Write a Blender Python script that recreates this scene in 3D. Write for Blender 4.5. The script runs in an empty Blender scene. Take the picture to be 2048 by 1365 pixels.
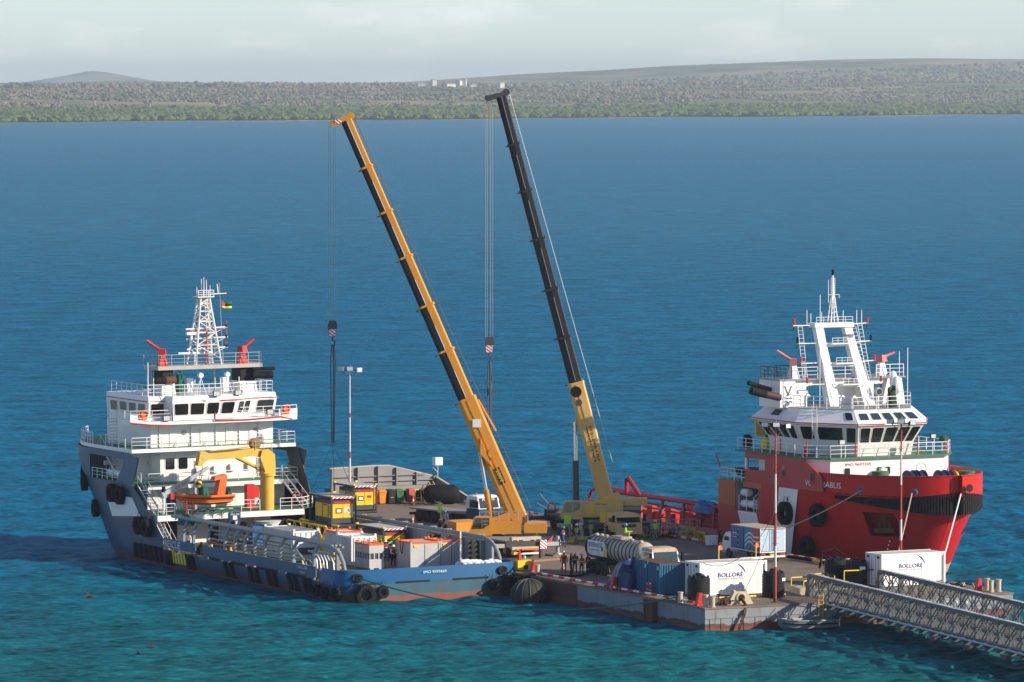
import bpy, bmesh, math, random
import numpy as np
from mathutils import Vector, Matrix
random.seed(7); rng = np.random.default_rng(7)
SC = bpy.context.scene; COL = SC.collection
R_ = math.radians; PI = math.pi
# ---------------------------------------------------------------- camera, sky, sun, exposure
cam_d = bpy.data.cameras.new('camera'); cam = bpy.data.objects.new('camera', cam_d); COL.objects.link(cam)
cam.location = (0, 0, 42); cam.rotation_euler = (R_(90 - 2.8186), 0, 0)
cam_d.sensor_width = 36; cam_d.lens = 182.8; cam_d.clip_start = 5; cam_d.clip_end = 90000
SC.camera = cam
SUN_EL, SUN_AZ = 23.0, -17.0            # elevation; azimuth counter-clockwise from +x
sdir = Vector((math.cos(R_(SUN_EL)) * math.cos(R_(SUN_AZ)), math.cos(R_(SUN_EL)) * math.sin(R_(SUN_AZ)), math.sin(R_(SUN_EL))))
W = bpy.data.worlds.new('World'); SC.world = W; W.use_nodes = True
wn = W.node_tree.nodes; wl = W.node_tree.links; wn.clear()
wo = wn.new('ShaderNodeOutputWorld'); bg = wn.new('ShaderNodeBackground'); bg.inputs[1].default_value = 0.112
sky = wn.new('ShaderNodeTexSky'); sky.sky_type = 'NISHITA'; sky.sun_disc = False
sky.sun_elevation = R_(SUN_EL); sky.sun_rotation = math.atan2(sdir.x, sdir.y); sky.altitude = 40
sky.air_density = .7; sky.dust_density = .2; sky.ozone_density = 1.6
tc = wn.new('ShaderNodeTexCoord'); mp = wn.new('ShaderNodeMapping'); mp.inputs['Scale'].default_value = (1, 1, 3.2)
cn = wn.new('ShaderNodeTexNoise'); cn.inputs['Scale'].default_value = 34; cn.inputs['Detail'].default_value = 7; cn.inputs['Roughness'].default_value = .58
cr = wn.new('ShaderNodeValToRGB'); cr.color_ramp.elements[0].position = .50; cr.color_ramp.elements[1].position = .74
cr.color_ramp.elements[0].color = (0, 0, 0, 1); cr.color_ramp.elements[1].color = (.34, .34, .34, 1)
cm = wn.new('ShaderNodeMixRGB'); cm.inputs[2].default_value = (9.0, 8.6, 8.3, 1)
tint = wn.new('ShaderNodeMixRGB'); tint.blend_type = 'MULTIPLY'; tint.inputs[0].default_value = 1; tint.inputs[2].default_value = (.92, .965, 1.06, 1)
wl.new(tc.outputs['Generated'], mp.inputs[0]); wl.new(mp.outputs[0], cn.inputs[0]); wl.new(cn.outputs[0], cr.inputs[0])
wl.new(sky.outputs[0], tint.inputs[1]); wl.new(tint.outputs[0], cm.inputs[1]); wl.new(cr.outputs[0], cm.inputs[0])
wl.new(cm.outputs[0], bg.inputs[0]); wl.new(bg.outputs[0], wo.inputs[0])
sl = bpy.data.lights.new('sun', 'SUN'); sl.energy = 5.0; sl.angle = R_(.53); sl.color = (1.0, .87, .70)
so = bpy.data.objects.new('sun', sl); COL.objects.link(so); so.rotation_euler = (-sdir).to_track_quat('-Z', 'Y').to_euler(); so.location = (200, -100, 300)
SC.view_settings.view_transform = 'Standard'; SC.view_settings.look = 'None'; SC.view_settings.gamma = 1; SC.view_settings.exposure = 0.45
SC.view_settings.use_curve_mapping = False
SC.cycles.max_bounces = 8; SC.cycles.diffuse_bounces = 3; SC.cycles.transparent_max_bounces = 12; SC.cycles.volume_bounces = 0

# ---------------------------------------------------------------- mesh builder
class MB:
    def __init__(s): s.v = []; s.f = []; s.m = []
    def add(s, vs, fs, mi=0):
        o = len(s.v); s.v += [tuple(p) for p in vs]; s.f += [tuple(i + o for i in f) for f in fs]; s.m += [mi] * len(fs); return s
    def box(s, x0, x1, y0, y1, z0, z1, mi=0):
        v = [(x0, y0, z0), (x1, y0, z0), (x1, y1, z0), (x0, y1, z0), (x0, y0, z1), (x1, y0, z1), (x1, y1, z1), (x0, y1, z1)]
        return s.add(v, [(3, 2, 1, 0), (4, 5, 6, 7), (0, 1, 5, 4), (1, 2, 6, 5), (2, 3, 7, 6), (3, 0, 4, 7)], mi)
    def hexa(s, b, t, mi=0):                          # 4 bottom + 4 top corners (ccw from above)
        return s.add(list(b) + list(t), [(3, 2, 1, 0), (4, 5, 6, 7), (0, 1, 5, 4), (1, 2, 6, 5), (2, 3, 7, 6), (3, 0, 4, 7)], mi)
    def beam(s, p0, p1, w, h=None, mi=0, up=(0, 0, 1), w1=None, h1=None):
        h = h or w; p0 = Vector(p0); p1 = Vector(p1); d = (p1 - p0).normalized(); up = Vector(up)
        if abs(d.dot(up)) > .98: up = Vector((1, 0, 0))
        x = d.cross(up).normalized(); y = x.cross(d).normalized()
        w1 = w if w1 is None else w1; h1 = h if h1 is None else h1
        A = [p0 + x * (a * w / 2) + y * (b * h / 2) for a, b in ((-1, -1), (1, -1), (1, 1), (-1, 1))]
        B = [p1 + x * (a * w1 / 2) + y * (b * h1 / 2) for a, b in ((-1, -1), (1, -1), (1, 1), (-1, 1))]
        return s.add(A + B, [(0, 1, 2, 3), (7, 6, 5, 4), (4, 5, 1, 0), (5, 6, 2, 1), (6, 7, 3, 2), (7, 4, 0, 3)], mi)
    def tube(s, pts, r, n=6, mi=0, closed=False):
        pts = [Vector(p) for p in pts]; k = len(pts); rs = r if isinstance(r, (list, tuple)) else [r] * k
        up = None; rings = []
        for i, p in enumerate(pts):
            a = pts[(i - 1) % k] if (i or closed) else p; b = pts[(i + 1) % k] if (i < k - 1 or closed) else p
            d = (b - a).normalized()
            if up is None: up = Vector((0, 0, 1)) if abs(d.z) < .9 else Vector((1, 0, 0))
            x = d.cross(up).normalized(); up = x.cross(d).normalized()
            rings.append([p + (x * math.cos(2 * PI * j / n) + up * math.sin(2 * PI * j / n)) * rs[i] for j in range(n)])
        vs = [q for g in rings for q in g]; fs = []
        for i in range(k if closed else k - 1):
            i2 = (i + 1) % k
            for j in range(n): fs.append((i * n + j, i2 * n + j, i2 * n + (j + 1) % n, i * n + (j + 1) % n)[::-1])
        if not closed: fs += [tuple(range(n)), tuple(range((k - 1) * n + n - 1, (k - 1) * n - 1, -1))]
        return s.add(vs, fs, mi)
    def prism(s, poly, z0, z1, mi=0):
        n = len(poly); a = sum(poly[i][0] * poly[(i + 1) % n][1] - poly[(i + 1) % n][0] * poly[i][1] for i in range(n))
        if a < 0: poly = poly[::-1]
        return s.add([(x, y, z0) for x, y in poly] + [(x, y, z1) for x, y in poly],
                     [tuple(range(n - 1, -1, -1)), tuple(range(n, 2 * n))] + [(i, (i + 1) % n, n + (i + 1) % n, n + i) for i in range(n)], mi)
    def plate(s, pts, t, mi=0):                       # 3D polygon with thickness vector t
        n = len(pts); t = Vector(t)
        return s.add([Vector(p) for p in pts] + [Vector(p) + t for p in pts],
                     [tuple(range(n - 1, -1, -1)), tuple(range(n, 2 * n))] + [(i, (i + 1) % n, n + (i + 1) % n, n + i) for i in range(n)], mi)
    def loft(s, rings, mi=0, closed=True, caps=True):
        n = len(rings[0]); k = len(rings); vs = [p for g in rings for p in g]; fs = []
        for i in range(k - 1):
            for j in range(n if closed else n - 1):
                fs.append((i * n + j, i * n + (j + 1) % n, (i + 1) * n + (j + 1) % n, (i + 1) * n + j))
        if caps and closed: fs += [tuple(range(n - 1, -1, -1)), tuple(range((k - 1) * n, k * n))]
        return s.add(vs, fs, mi)
    def rev(s, prof, c=(0, 0, 0), n=16, mi=0, ax='z', a0=0):
        rings = []
        for r, z in prof:
            g = []
            for j in range(n):
                a = a0 + 2 * PI * j / n; x, y = r * math.cos(a), r * math.sin(a)
                p = (x, y, z) if ax == 'z' else ((z, x, y) if ax == 'x' else (y, z, x))
                g.append((c[0] + p[0], c[1] + p[1], c[2] + p[2]))
            rings.append(g)
        return s.loft(rings, mi)
    def ball(s, c, rx, ry=None, rz=None, n=10, k=6, mi=0):
        ry = ry or rx; rz = rz or rx
        return s.loft([[(c[0] + rx * math.sin(PI * i / k) * math.cos(2 * PI * j / n), c[1] + ry * math.sin(PI * i / k) * math.sin(2 * PI * j / n), c[2] - rz * math.cos(PI * i / k)) for j in range(n)]
                       for i in range(1, k)], mi)
    def tor(s, c, R, r, n=20, m=8, ax='y', mi=0, sq=1.0):
        rings = []
        for i in range(n + 1):
            a = 2 * PI * i / n; g = []
            for j in range(m):
                b = 2 * PI * j / m; q = R + r * math.cos(b); h = r * sq * math.sin(b); x, y = q * math.cos(a), q * math.sin(a)
                p = (x, y, h) if ax == 'z' else ((h, x, y) if ax == 'x' else (y, h, x))
                g.append((c[0] + p[0], c[1] + p[1], c[2] + p[2]))
            rings.append(g)
        return s.loft(rings, mi, True, False)
    def mesh(s, name, mats, smooth=40):
        me = bpy.data.meshes.new(name); me.from_pydata([tuple(p) for p in s.v], [], s.f)
        for m in (mats if isinstance(mats, (list, tuple)) else [mats]): me.materials.append(m)
        if any(s.m): me.polygons.foreach_set('material_index', s.m)
        bm = bmesh.new(); bm.from_mesh(me); bmesh.ops.recalc_face_normals(bm, faces=bm.faces); bm.to_mesh(me); bm.free()
        if smooth:
            me.polygons.foreach_set('use_smooth', [True] * len(me.polygons)); me.set_sharp_from_angle(angle=R_(smooth))
        me.update(); return me
    def obj(s, name, mats, parent=None, label=None, kind=None, smooth=40):
        return link(name, s.mesh(name, mats, smooth), parent, label, kind)
def link(name, me, parent=None, label=None, kind=None):
    o = bpy.data.objects.new(name, me); COL.objects.link(o)
    if parent: o.parent = parent
    if label: o['label'] = label
    if kind: o['kind'] = kind
    return o
def thing(name, label, cat, loc=(0, 0, 0), deg=0, group=None):
    o = bpy.data.objects.new(name, None); COL.objects.link(o); o.location = loc; o.rotation_euler = (0, 0, R_(deg)); o.empty_display_size = .3
    return tag(o, label, cat, group)
def tag(o, label=None, cat=None, group=None, kind=None):
    if label: o['label'] = label
    if cat: o['category'] = cat
    if group: o['group'] = group
    if kind: o['kind'] = kind
    return o
def kids(o): return [c for c in KID.get(o.name, [])]
def dup(o, loc, deg=0, label=None, group=None):      # copies a thing, its parts and their sub-parts
    def rec(a, par):
        c = a.copy(); COL.objects.link(c)
        if par: c.parent = par
        for k in a.children: rec(k, c)
        return c
    r = rec(o, None); r.location = loc; r.rotation_euler = (0, 0, R_(deg))
    if label: r['label'] = label
    if group: r['group'] = group
    return r
def arc(c, r, a0, a1, n, pl='xy'):
    out = []
    for i in range(n + 1):
        a = R_(a0 + (a1 - a0) * i / n); p, q = r * math.cos(a), r * math.sin(a)
        out.append({'xy': (c[0] + p, c[1] + q, c[2]), 'xz': (c[0] + p, c[1], c[2] + q), 'yz': (c[0], c[1] + p, c[2] + q)}[pl])
    return out
# ---------------------------------------------------------------- frames: barge G, blue ship B, red ship S
class Frame:
    def __init__(s, x, y, deg): s.x, s.y, s.deg = x, y, deg; s.c, s.s = math.cos(R_(deg)), math.sin(R_(deg))
    def __call__(s, u, v, z=0): return (s.x + u * s.c - v * s.s, s.y + u * s.s + v * s.c, z)
G = Frame(14.85, 398.5, 26.5); B = Frame(-6.55, 424.31, 27.5); S = Frame(7.002, 497.388, 27.5)
DZ = 1.8                                              # barge deck height
# ---------------------------------------------------------------- materials
MATS = {}
def nodes(m):
    m.use_nodes = True; t = m.node_tree; return t, t.nodes, t.links, t.nodes['Principled BSDF']
def paint(name, col, rough=.45, metal=0, dirt=.25, dcol=None, rust=0, scale=1.2, spec=.22, bump=0, streak=True, noise2=.12):
    if name in MATS: return MATS[name]
    m = bpy.data.materials.new(name); MATS[name] = m; t, n, l, p = nodes(m)
    p.inputs['Roughness'].default_value = rough; p.inputs['Metallic'].default_value = metal; p.inputs['Specular IOR Level'].default_value = spec
    c = tuple(col) + (1,); d = tuple(dcol) + (1,) if dcol else tuple(x * .55 + .012 for x in col) + (1,)
    tcn = n.new('ShaderNodeTexCoord'); mpn = n.new('ShaderNodeMapping'); mpn.inputs['Scale'].default_value = (1, 1, .28 if streak else 1)
    l.new(tcn.outputs['Object'], mpn.inputs[0])
    n1 = n.new('ShaderNodeTexNoise'); n1.inputs['Scale'].default_value = scale; n1.inputs['Detail'].default_value = 6; n1.inputs['Roughness'].default_value = .62
    l.new(mpn.outputs[0], n1.inputs[0])
    r1 = n.new('ShaderNodeMapRange'); r1.inputs[1].default_value = .45; r1.inputs[2].default_value = .75; r1.inputs[4].default_value = dirt
    l.new(n1.outputs[0], r1.inputs[0])
    mx = n.new('ShaderNodeMixRGB'); mx.inputs[1].default_value = c; mx.inputs[2].default_value = d; l.new(r1.outputs[0], mx.inputs[0]); out = mx
    if noise2:
        n3 = n.new('ShaderNodeTexNoise'); n3.inputs['Scale'].default_value = scale * 9; n3.inputs['Detail'].default_value = 3; l.new(tcn.outputs['Object'], n3.inputs[0])
        hv = n.new('ShaderNodeHueSaturation'); r3 = n.new('ShaderNodeMapRange'); r3.inputs[3].default_value = 1 - noise2; r3.inputs[4].default_value = 1 + noise2
        l.new(n3.outputs[0], r3.inputs[0]); l.new(r3.outputs[0], hv.inputs['Value']); l.new(out.outputs[0], hv.inputs['Color']); out = hv
    if rust:
        mr = n.new('ShaderNodeMapping'); mr.inputs['Scale'].default_value = (1, 1, .2); mr.inputs['Location'].default_value = (3, 7, 1); l.new(tcn.outputs['Object'], mr.inputs[0])
        n2 = n.new('ShaderNodeTexNoise'); n2.inputs['Scale'].default_value = scale * 2.1; n2.inputs['Detail'].default_value = 8; n2.inputs['Roughness'].default_value = .7; l.new(mr.outputs[0], n2.inputs[0])
        r2 = n.new('ShaderNodeMapRange'); r2.inputs[1].default_value = .66 - .22 * rust; r2.inputs[2].default_value = .76 - .16 * rust; l.new(n2.outputs[0], r2.inputs[0])
        m2 = n.new('ShaderNodeMixRGB'); m2.inputs[2].default_value = (.16, .055, .022, 1); l.new(r2.outputs[0], m2.inputs[0]); l.new(out.outputs[0], m2.inputs[1]); out = m2
    l.new(out.outputs[0], p.inputs['Base Color'])
    if bump:
        b = n.new('ShaderNodeBump'); b.inputs['Strength'].default_value = bump; b.inputs['Distance'].default_value = .05; l.new(n1.outputs[0], b.inputs['Height']); l.new(b.outputs[0], p.inputs['Normal'])
    return m
def banded(name, bands, rough=.5, edge=.12, scale=.9, rust=.2):
    """hull paint in horizontal belts by height: bands = [(z_upper, colour) ...] from the bottom up; ragged edges"""
    m = bpy.data.materials.new(name); MATS[name] = m; t, n, l, p = nodes(m); p.inputs['Roughness'].default_value = rough; p.inputs['Specular IOR Level'].default_value = .28
    tcn = n.new('ShaderNodeTexCoord'); sx = n.new('ShaderNodeSeparateXYZ'); l.new(tcn.outputs['Object'], sx.inputs[0])
    nz = n.new('ShaderNodeTexNoise'); nz.inputs['Scale'].default_value = scale; nz.inputs['Detail'].default_value = 7; nz.inputs['Roughness'].default_value = .65; l.new(tcn.outputs['Object'], nz.inputs[0])
    ma = n.new('ShaderNodeMath'); ma.operation = 'MULTIPLY_ADD'; ma.inputs[1].default_value = edge * 2; l.new(nz.outputs[0], ma.inputs[0]); l.new(sx.outputs[2], ma.inputs[2])
    out = None
    for i, (z, c) in enumerate(bands):
        if out is None: out = n.new('ShaderNodeRGB'); out.outputs[0].default_value = tuple(c) + (1,); zp = z; continue
        mr = n.new('ShaderNodeMapRange'); mr.inputs[1].default_value = zp + edge - .03; mr.inputs[2].default_value = zp + edge + .03; l.new(ma.outputs[0], mr.inputs[0])
        mx = n.new('ShaderNodeMixRGB'); mx.inputs[2].default_value = tuple(c) + (1,); l.new(mr.outputs[0], mx.inputs[0]); l.new(out.outputs[0], mx.inputs[1]); out = mx; zp = z
    mp2 = n.new('ShaderNodeMapping'); mp2.inputs['Scale'].default_value = (1.1, 1.1, .16); l.new(tcn.outputs['Object'], mp2.inputs[0])
    n2 = n.new('ShaderNodeTexNoise'); n2.inputs['Scale'].default_value = 1.6; n2.inputs['Detail'].default_value = 8; n2.inputs['Roughness'].default_value = .7; l.new(mp2.outputs[0], n2.inputs[0])
    r2 = n.new('ShaderNodeMapRange'); r2.inputs[1].default_value = .68 - .25 * rust; r2.inputs[2].default_value = .82 - .15 * rust; r2.inputs[4].default_value = .8; l.new(n2.outputs[0], r2.inputs[0])
    m2 = n.new('ShaderNodeMixRGB'); m2.inputs[2].default_value = (.14, .06, .03, 1); l.new(r2.outputs[0], m2.inputs[0]); l.new(out.outputs[0], m2.inputs[1])
    n4 = n.new('ShaderNodeTexNoise'); n4.inputs['Scale'].default_value = .5; n4.inputs['Detail'].default_value = 5; l.new(mp2.outputs[0], n4.inputs[0])
    hv = n.new('ShaderNodeHueSaturation'); r4 = n.new('ShaderNodeMapRange'); r4.inputs[3].default_value = .7; r4.inputs[4].default_value = 1.3; l.new(n4.outputs[0], r4.inputs[0])
    l.new(r4.outputs[0], hv.inputs['Value']); l.new(m2.outputs[0], hv.inputs['Color']); l.new(hv.outputs[0], p.inputs['Base Color'])
    b = n.new('ShaderNodeBump'); b.inputs['Strength'].default_value = .25; b.inputs['Distance'].default_value = .06; l.new(n4.outputs[0], b.inputs['Height']); l.new(b.outputs[0], p.inputs['Normal'])
    return m
def glass(name, col=(.02, .035, .04), rough=.04):
    m = bpy.data.materials.new(name); MATS[name] = m; t, n, l, p = nodes(m); p.inputs['Base Color'].default_value = col + (1,); p.inputs['Roughness'].default_value = rough
    p.inputs['Specular IOR Level'].default_value = .8; return m
WHITE = paint('white_paint', (.76, .76, .75), .4, dirt=.22, dcol=(.5, .47, .42), rust=.06)
WHITER = paint('white_paint_worn', (.72, .71, .69), .5, dirt=.4, dcol=(.42, .38, .33), rust=.32)
GREYP = paint('grey_paint', (.26, .28, .29), .5, dirt=.4, rust=.2)
DGREY = paint('dark_grey_paint', (.07, .075, .08), .5, dirt=.35)
STEEL = paint('galvanised_steel', (.38, .40, .41), .45, metal=.3, dirt=.35, scale=3)
BLACK = paint('black_rubber', (.012, .012, .013), .8, spec=.12, dirt=.4, dcol=(.035, .032, .03), scale=2.5, streak=False)
DARK = paint('dark_interior', (.02, .02, .022), .8, dirt=.2)  # also the painted shade on plates that stand for openings
BLUEB = paint('blue_bulwark_paint', (.004, .095, .24), .42, dirt=.4, dcol=(.02, .07, .14), rust=.05)
BLUEG = paint('chalky_blue_grey_paint', (.05, .115, .185), .5, dirt=.5, dcol=(.03, .075, .13), rust=.12)
BLUED = paint('deep_blue_paint', (.012, .05, .12), .45, dirt=.35)
RED = paint('red_ship_paint', (.46, .013, .012), .45, spec=.22, dirt=.3, dcol=(.29, .012, .016), rust=.05, scale=.5)
REDF = paint('faded_red_paint', (.42, .06, .05), .5, dirt=.4, dcol=(.30, .04, .04), scale=.5)
ORNG = paint('orange_faded_paint', (.46, .13, .05), .5, dirt=.4, dcol=(.36, .08, .04), scale=.5)
PINK = paint('chalky_pink_paint', (.45, .17, .19), .6, dirt=.5, dcol=(.36, .11, .12), rust=.05)
REDS = paint('signal_red_paint', (.55, .03, .025), .4, dirt=.2)
YEL = paint('deck_crane_yellow', (.70, .42, .06), .45, dirt=.4, dcol=(.42, .24, .06), rust=.15)
YEL1 = paint('amber_crane_paint', (.64, .275, .035), .4, dirt=.25, dcol=(.45, .18, .03))
YEL2 = paint('pale_yellow_crane_paint', (.70, .45, .15), .45, dirt=.28, dcol=(.48, .30, .11))
YELS = paint('safety_yellow', (.80, .55, .03), .5, dirt=.2)
LIME = paint('lime_fabric', (.55, .85, .06), .8, dirt=.1)
BOOMD = paint('dark_boom_paint', (.035, .036, .04), .35, dirt=.3, dcol=(.08, .075, .07))
BOOMB = paint('black_boom_paint', (.012, .014, .018), .3, dirt=.2)
CHROME = paint('chromed_steel', (.7, .7, .7), .15, metal=1, dirt=.05, noise2=0)
ORR = paint('rescue_orange', (.78, .14, .03), .45, dirt=.25)
GREEN = paint('deck_green_paint', (.06, .17, .10), .6, dirt=.4)
GRN = paint('green_canvas', (.015, .11, .075), .8, dirt=.3)
RUST = paint('rusty_steel', (.13, .06, .035), .8, dirt=.6, dcol=(.07, .04, .03), rust=.6, scale=2)
BEIGE = paint('beige_paint', (.50, .42, .30), .5, dirt=.45, dcol=(.33, .26, .18), rust=.2)
TANK = paint('dusty_cream_paint', (.43, .37, .29), .45, dirt=.45, dcol=(.29, .24, .19), scale=.8)
NAVY = paint('navy_tarpaulin', (.012, .03, .10), .3, dirt=.3)
TEAL = paint('blue_container_paint', (.02, .12, .22), .5, dirt=.45, dcol=(.04, .10, .14), rust=.3)
BLUT = paint('bright_blue_tarpaulin', (.02, .12, .36), .45, dirt=.3)
SKIN = paint('brown_skin', (.10, .05, .03), .6, dirt=.1, noise2=0)
TYREM = paint('tyre_rubber', (.014, .014, .014), .85, spec=.12, dirt=.5, dcol=(.04, .035, .03), scale=3, streak=False)
DUSTY = paint('dusty_tyre', (.04, .037, .033), .85, dirt=.6, dcol=(.12, .10, .08), scale=3, streak=False)
ROPEM = paint('pale_rope', (.42, .36, .27), .9, dirt=.3)
ROPEG = paint('green_rope', (.015, .18, .14), .8, dirt=.3)
WIRE = paint('wire_rope', (.09, .085, .08), .6, dirt=.3)
GLASS = glass('window_glass', (.022, .045, .05))
GLASSD = glass('dark_window_glass', (.012, .014, .016))
LAMP = paint('lamp_lens', (.45, .5, .5), .1, dirt=.1, spec=.8)
WOOD = paint('weathered_wood', (.24, .17, .11), .8, dirt=.5, scale=3)
def striped(name, c1, c2, scale, ang=45, rough=.5, axis=(1, 0, 1)):
    """flat diagonal hazard stripes (print)"""
    m = bpy.data.materials.new(name); MATS[name] = m; t, n, l, p = nodes(m); p.inputs['Roughness'].default_value = rough; p.inputs['Specular IOR Level'].default_value = .28
    tcn = n.new('ShaderNodeTexCoord'); d = n.new('ShaderNodeVectorMath'); d.operation = 'DOT_PRODUCT'; d.inputs[1].default_value = axis; l.new(tcn.outputs['Object'], d.inputs[0])
    a = n.new('ShaderNodeMath'); a.operation = 'MULTIPLY'; a.inputs[1].default_value = scale; l.new(d.outputs['Value'], a.inputs[0])
    f = n.new('ShaderNodeMath'); f.operation = 'FRACT'; l.new(a.outputs[0], f.inputs[0]); g = n.new('ShaderNodeMath'); g.operation = 'GREATER_THAN'; g.inputs[1].default_value = .5; l.new(f.outputs[0], g.inputs[0])
    mx = n.new('ShaderNodeMixRGB'); mx.inputs[1].default_value = c1 + (1,); mx.inputs[2].default_value = c2 + (1,); l.new(g.outputs[0], mx.inputs[0]); l.new(mx.outputs[0], p.inputs['Base Color']); return m
HAZ = striped('yellow_black_stripes', (.75, .5, .03), (.02, .02, .02), 2.4, axis=(.5, .5, 1))
HAZR = striped('red_white_stripes', (.6, .04, .04), (.8, .8, .8), 3.6, axis=(.7, .7, 1))
# ---------------------------------------------------------------- lettering
def text(s, parent, mat, o, xd, yd, h, w=None, name='lettering', depth=.012, centre=True, label=None):
    """lettering as thin raised shapes: o = centre (or left baseline), xd/yd = directions, h = cap height, w = overall width"""
    cu = bpy.data.curves.new('lettering_curve', 'FONT'); cu.body = s; cu.resolution_u = 2
    ob = bpy.data.objects.new('lettering_tmp', cu); COL.objects.link(ob); bpy.context.view_layer.update()
    me = bpy.data.meshes.new_from_object(ob.evaluated_get(bpy.context.evaluated_depsgraph_get())); bpy.data.objects.remove(ob); bpy.data.curves.remove(cu)
    co = np.empty(len(me.vertices) * 3); me.vertices.foreach_get('co', co); co = co.reshape(-1, 3)
    co[:, 0] -= co[:, 0].min(); x1 = co[:, 0].max(); k = h / .7
    kx = (w / x1) if w else k; xs = co[:, 0] * kx - (x1 * kx / 2 if centre else 0); ys = co[:, 1] * k - (h / 2 if centre else 0)
    X = np.array(Vector(xd).normalized()); Y = np.array(Vector(yd).normalized()); Z = np.cross(X, Y)
    P = np.array(o) + np.outer(xs, X) + np.outer(ys, Y) + Z * depth
    me.vertices.foreach_set('co', P.ravel()); me.materials.clear(); me.materials.append(mat); me.update(); me.name = name
    return link(name, me, parent, label)
# ---------------------------------------------------------------- water: one sheet from the quay to the far shore
def np_mesh(name, V, F, mat, smooth=True):
    me = bpy.data.meshes.new(name); n = F.shape[1]
    me.vertices.add(len(V)); me.vertices.foreach_set('co', V.astype(np.float32).ravel())
    me.loops.add(F.size); me.loops.foreach_set('vertex_index', F.astype(np.int32).ravel())
    me.polygons.add(len(F)); me.polygons.foreach_set('loop_start', np.arange(0, F.size, n, dtype=np.int32))
    me.polygons.foreach_set('use_smooth', np.full(len(F), smooth)); me.materials.append(mat); me.update(calc_edges=True); me.validate(); return me
def grid_faces(nr, nc):
    i = np.arange(nr - 1)[:, None] * nc + np.arange(nc - 1)[None]; i = i.ravel(); return np.stack([i, i + 1, i + nc + 1, i + nc], 1)
ys = [120.0]
while ys[-1] < 9400: y = ys[-1]; ys.append(y + (4 if y < 300 else max(.5, y * y / 218400 * .75)))
ys = np.array(ys); nc = 400
Y = np.repeat(ys[:, None], nc, 1); X = np.linspace(-1, 1, nc)[None] * (Y * .135 + 8)
Z = np.zeros_like(X); dxg = (ys * .27 + 16) / nc; dyg = np.gradient(ys)
wr = np.random.default_rng(3)
gust = .75 + .5 * np.sin(X * .021 + Y * .006 + 1) * np.sin(Y * .0105 + X * .004)
for k in range(46):
    lam = 1.0 * (5.0 / 1.0) ** (k / 45.0); th = R_(-62) + wr.normal(0, .75); kk = 2 * PI / lam; amp = .0072 * lam
    fade = np.clip((lam / np.maximum(dxg, dyg * .8) - 2.0) / 2, 0, 1)[:, None]
    ph = kk * (X * math.cos(th) + Y * math.sin(th)) + wr.uniform(0, 6.28)
    Z += amp * fade * np.sin(ph + .35 * np.sin(ph)) * gust
wm = bpy.data.materials.new('sea_water'); t, n, l, p = nodes(wm)
tcn = n.new('ShaderNodeTexCoord'); sx = n.new('ShaderNodeSeparateXYZ'); l.new(tcn.outputs['Object'], sx.inputs[0])
nz = n.new('ShaderNodeTexNoise'); nz.inputs['Scale'].default_value = .012; nz.inputs['Detail'].default_value = 5; l.new(tcn.outputs['Object'], nz.inputs[0])
ad = n.new('ShaderNodeMath'); ad.operation = 'MULTIPLY_ADD'; ad.inputs[1].default_value = 60; l.new(nz.outputs[0], ad.inputs[0]); l.new(sx.outputs[1], ad.inputs[2])
mr = n.new('ShaderNodeMapRange'); mr.inputs[1].default_value = 385; mr.inputs[2].default_value = 520; mr.interpolation_type = 'SMOOTHSTEP'; l.new(ad.outputs[0], mr.inputs[0])
mx = n.new('ShaderNodeMixRGB'); mx.inputs[1].default_value = (.004, .135, .145, 1); mx.inputs[2].default_value = (.0, .128, .235, 1); l.new(mr.outputs[0], mx.inputs[0])
n2 = n.new('ShaderNodeTexNoise'); n2.inputs['Scale'].default_value = .16; n2.inputs['Detail'].default_value = 7; n2.inputs['Roughness'].default_value = .68; mpn = n.new('ShaderNodeMapping'); mpn.inputs['Scale'].default_value = (.7, 1, 1); l.new(tcn.outputs['Object'], mpn.inputs[0]); l.new(mpn.outputs[0], n2.inputs[0])
hv = n.new('ShaderNodeHueSaturation'); r3 = n.new('ShaderNodeMapRange'); r3.inputs[1].default_value = .36; r3.inputs[2].default_value = .64; r3.inputs[3].default_value = .12; r3.inputs[4].default_value = 1.9; n5 = n.new('ShaderNodeTexNoise'); n5.inputs['Scale'].default_value = 1.1; n5.inputs['Detail'].default_value = 4; n5.inputs['Roughness'].default_value = .6; l.new(mpn.outputs[0], n5.inputs[0]); am = n.new('ShaderNodeMixRGB'); am.inputs[0].default_value = .5; l.new(n2.outputs[0], am.inputs[1]); l.new(n5.outputs[0], am.inputs[2]); l.new(am.outputs[0], r3.inputs[0]); l.new(r3.outputs[0], hv.inputs['Value']); l.new(mx.outputs[0], hv.inputs['Color']); l.new(hv.outputs[0], p.inputs['Base Color'])  # light and dark of the wave facets put into the colour as streaks
rr = n.new('ShaderNodeMapRange'); rr.inputs[1].default_value = 380; rr.inputs[2].default_value = 1500; rr.inputs[3].default_value = .16; rr.inputs[4].default_value = .58; l.new(sx.outputs[1], rr.inputs[0]); l.new(rr.outputs[0], p.inputs['Roughness']); p.inputs['IOR'].default_value = 1.33; p.inputs['Specular IOR Level'].default_value = .13
b1 = n.new('ShaderNodeTexNoise'); b1.inputs['Scale'].default_value = 2.2; b1.inputs['Detail'].default_value = 6; b1.inputs['Roughness'].default_value = .62; mb = n.new('ShaderNodeMapping'); mb.inputs['Rotation'].default_value = (0, 0, R_(28)); mb.inputs['Scale'].default_value = (.6, 1.0, 1); l.new(tcn.outputs['Object'], mb.inputs[0]); l.new(mb.outputs[0], b1.inputs[0])
b2 = n.new('ShaderNodeTexNoise'); b2.inputs['Scale'].default_value = .35; b2.inputs['Detail'].default_value = 8; b2.inputs['Roughness'].default_value = .7; l.new(mb.outputs[0], b2.inputs[0])
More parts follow.
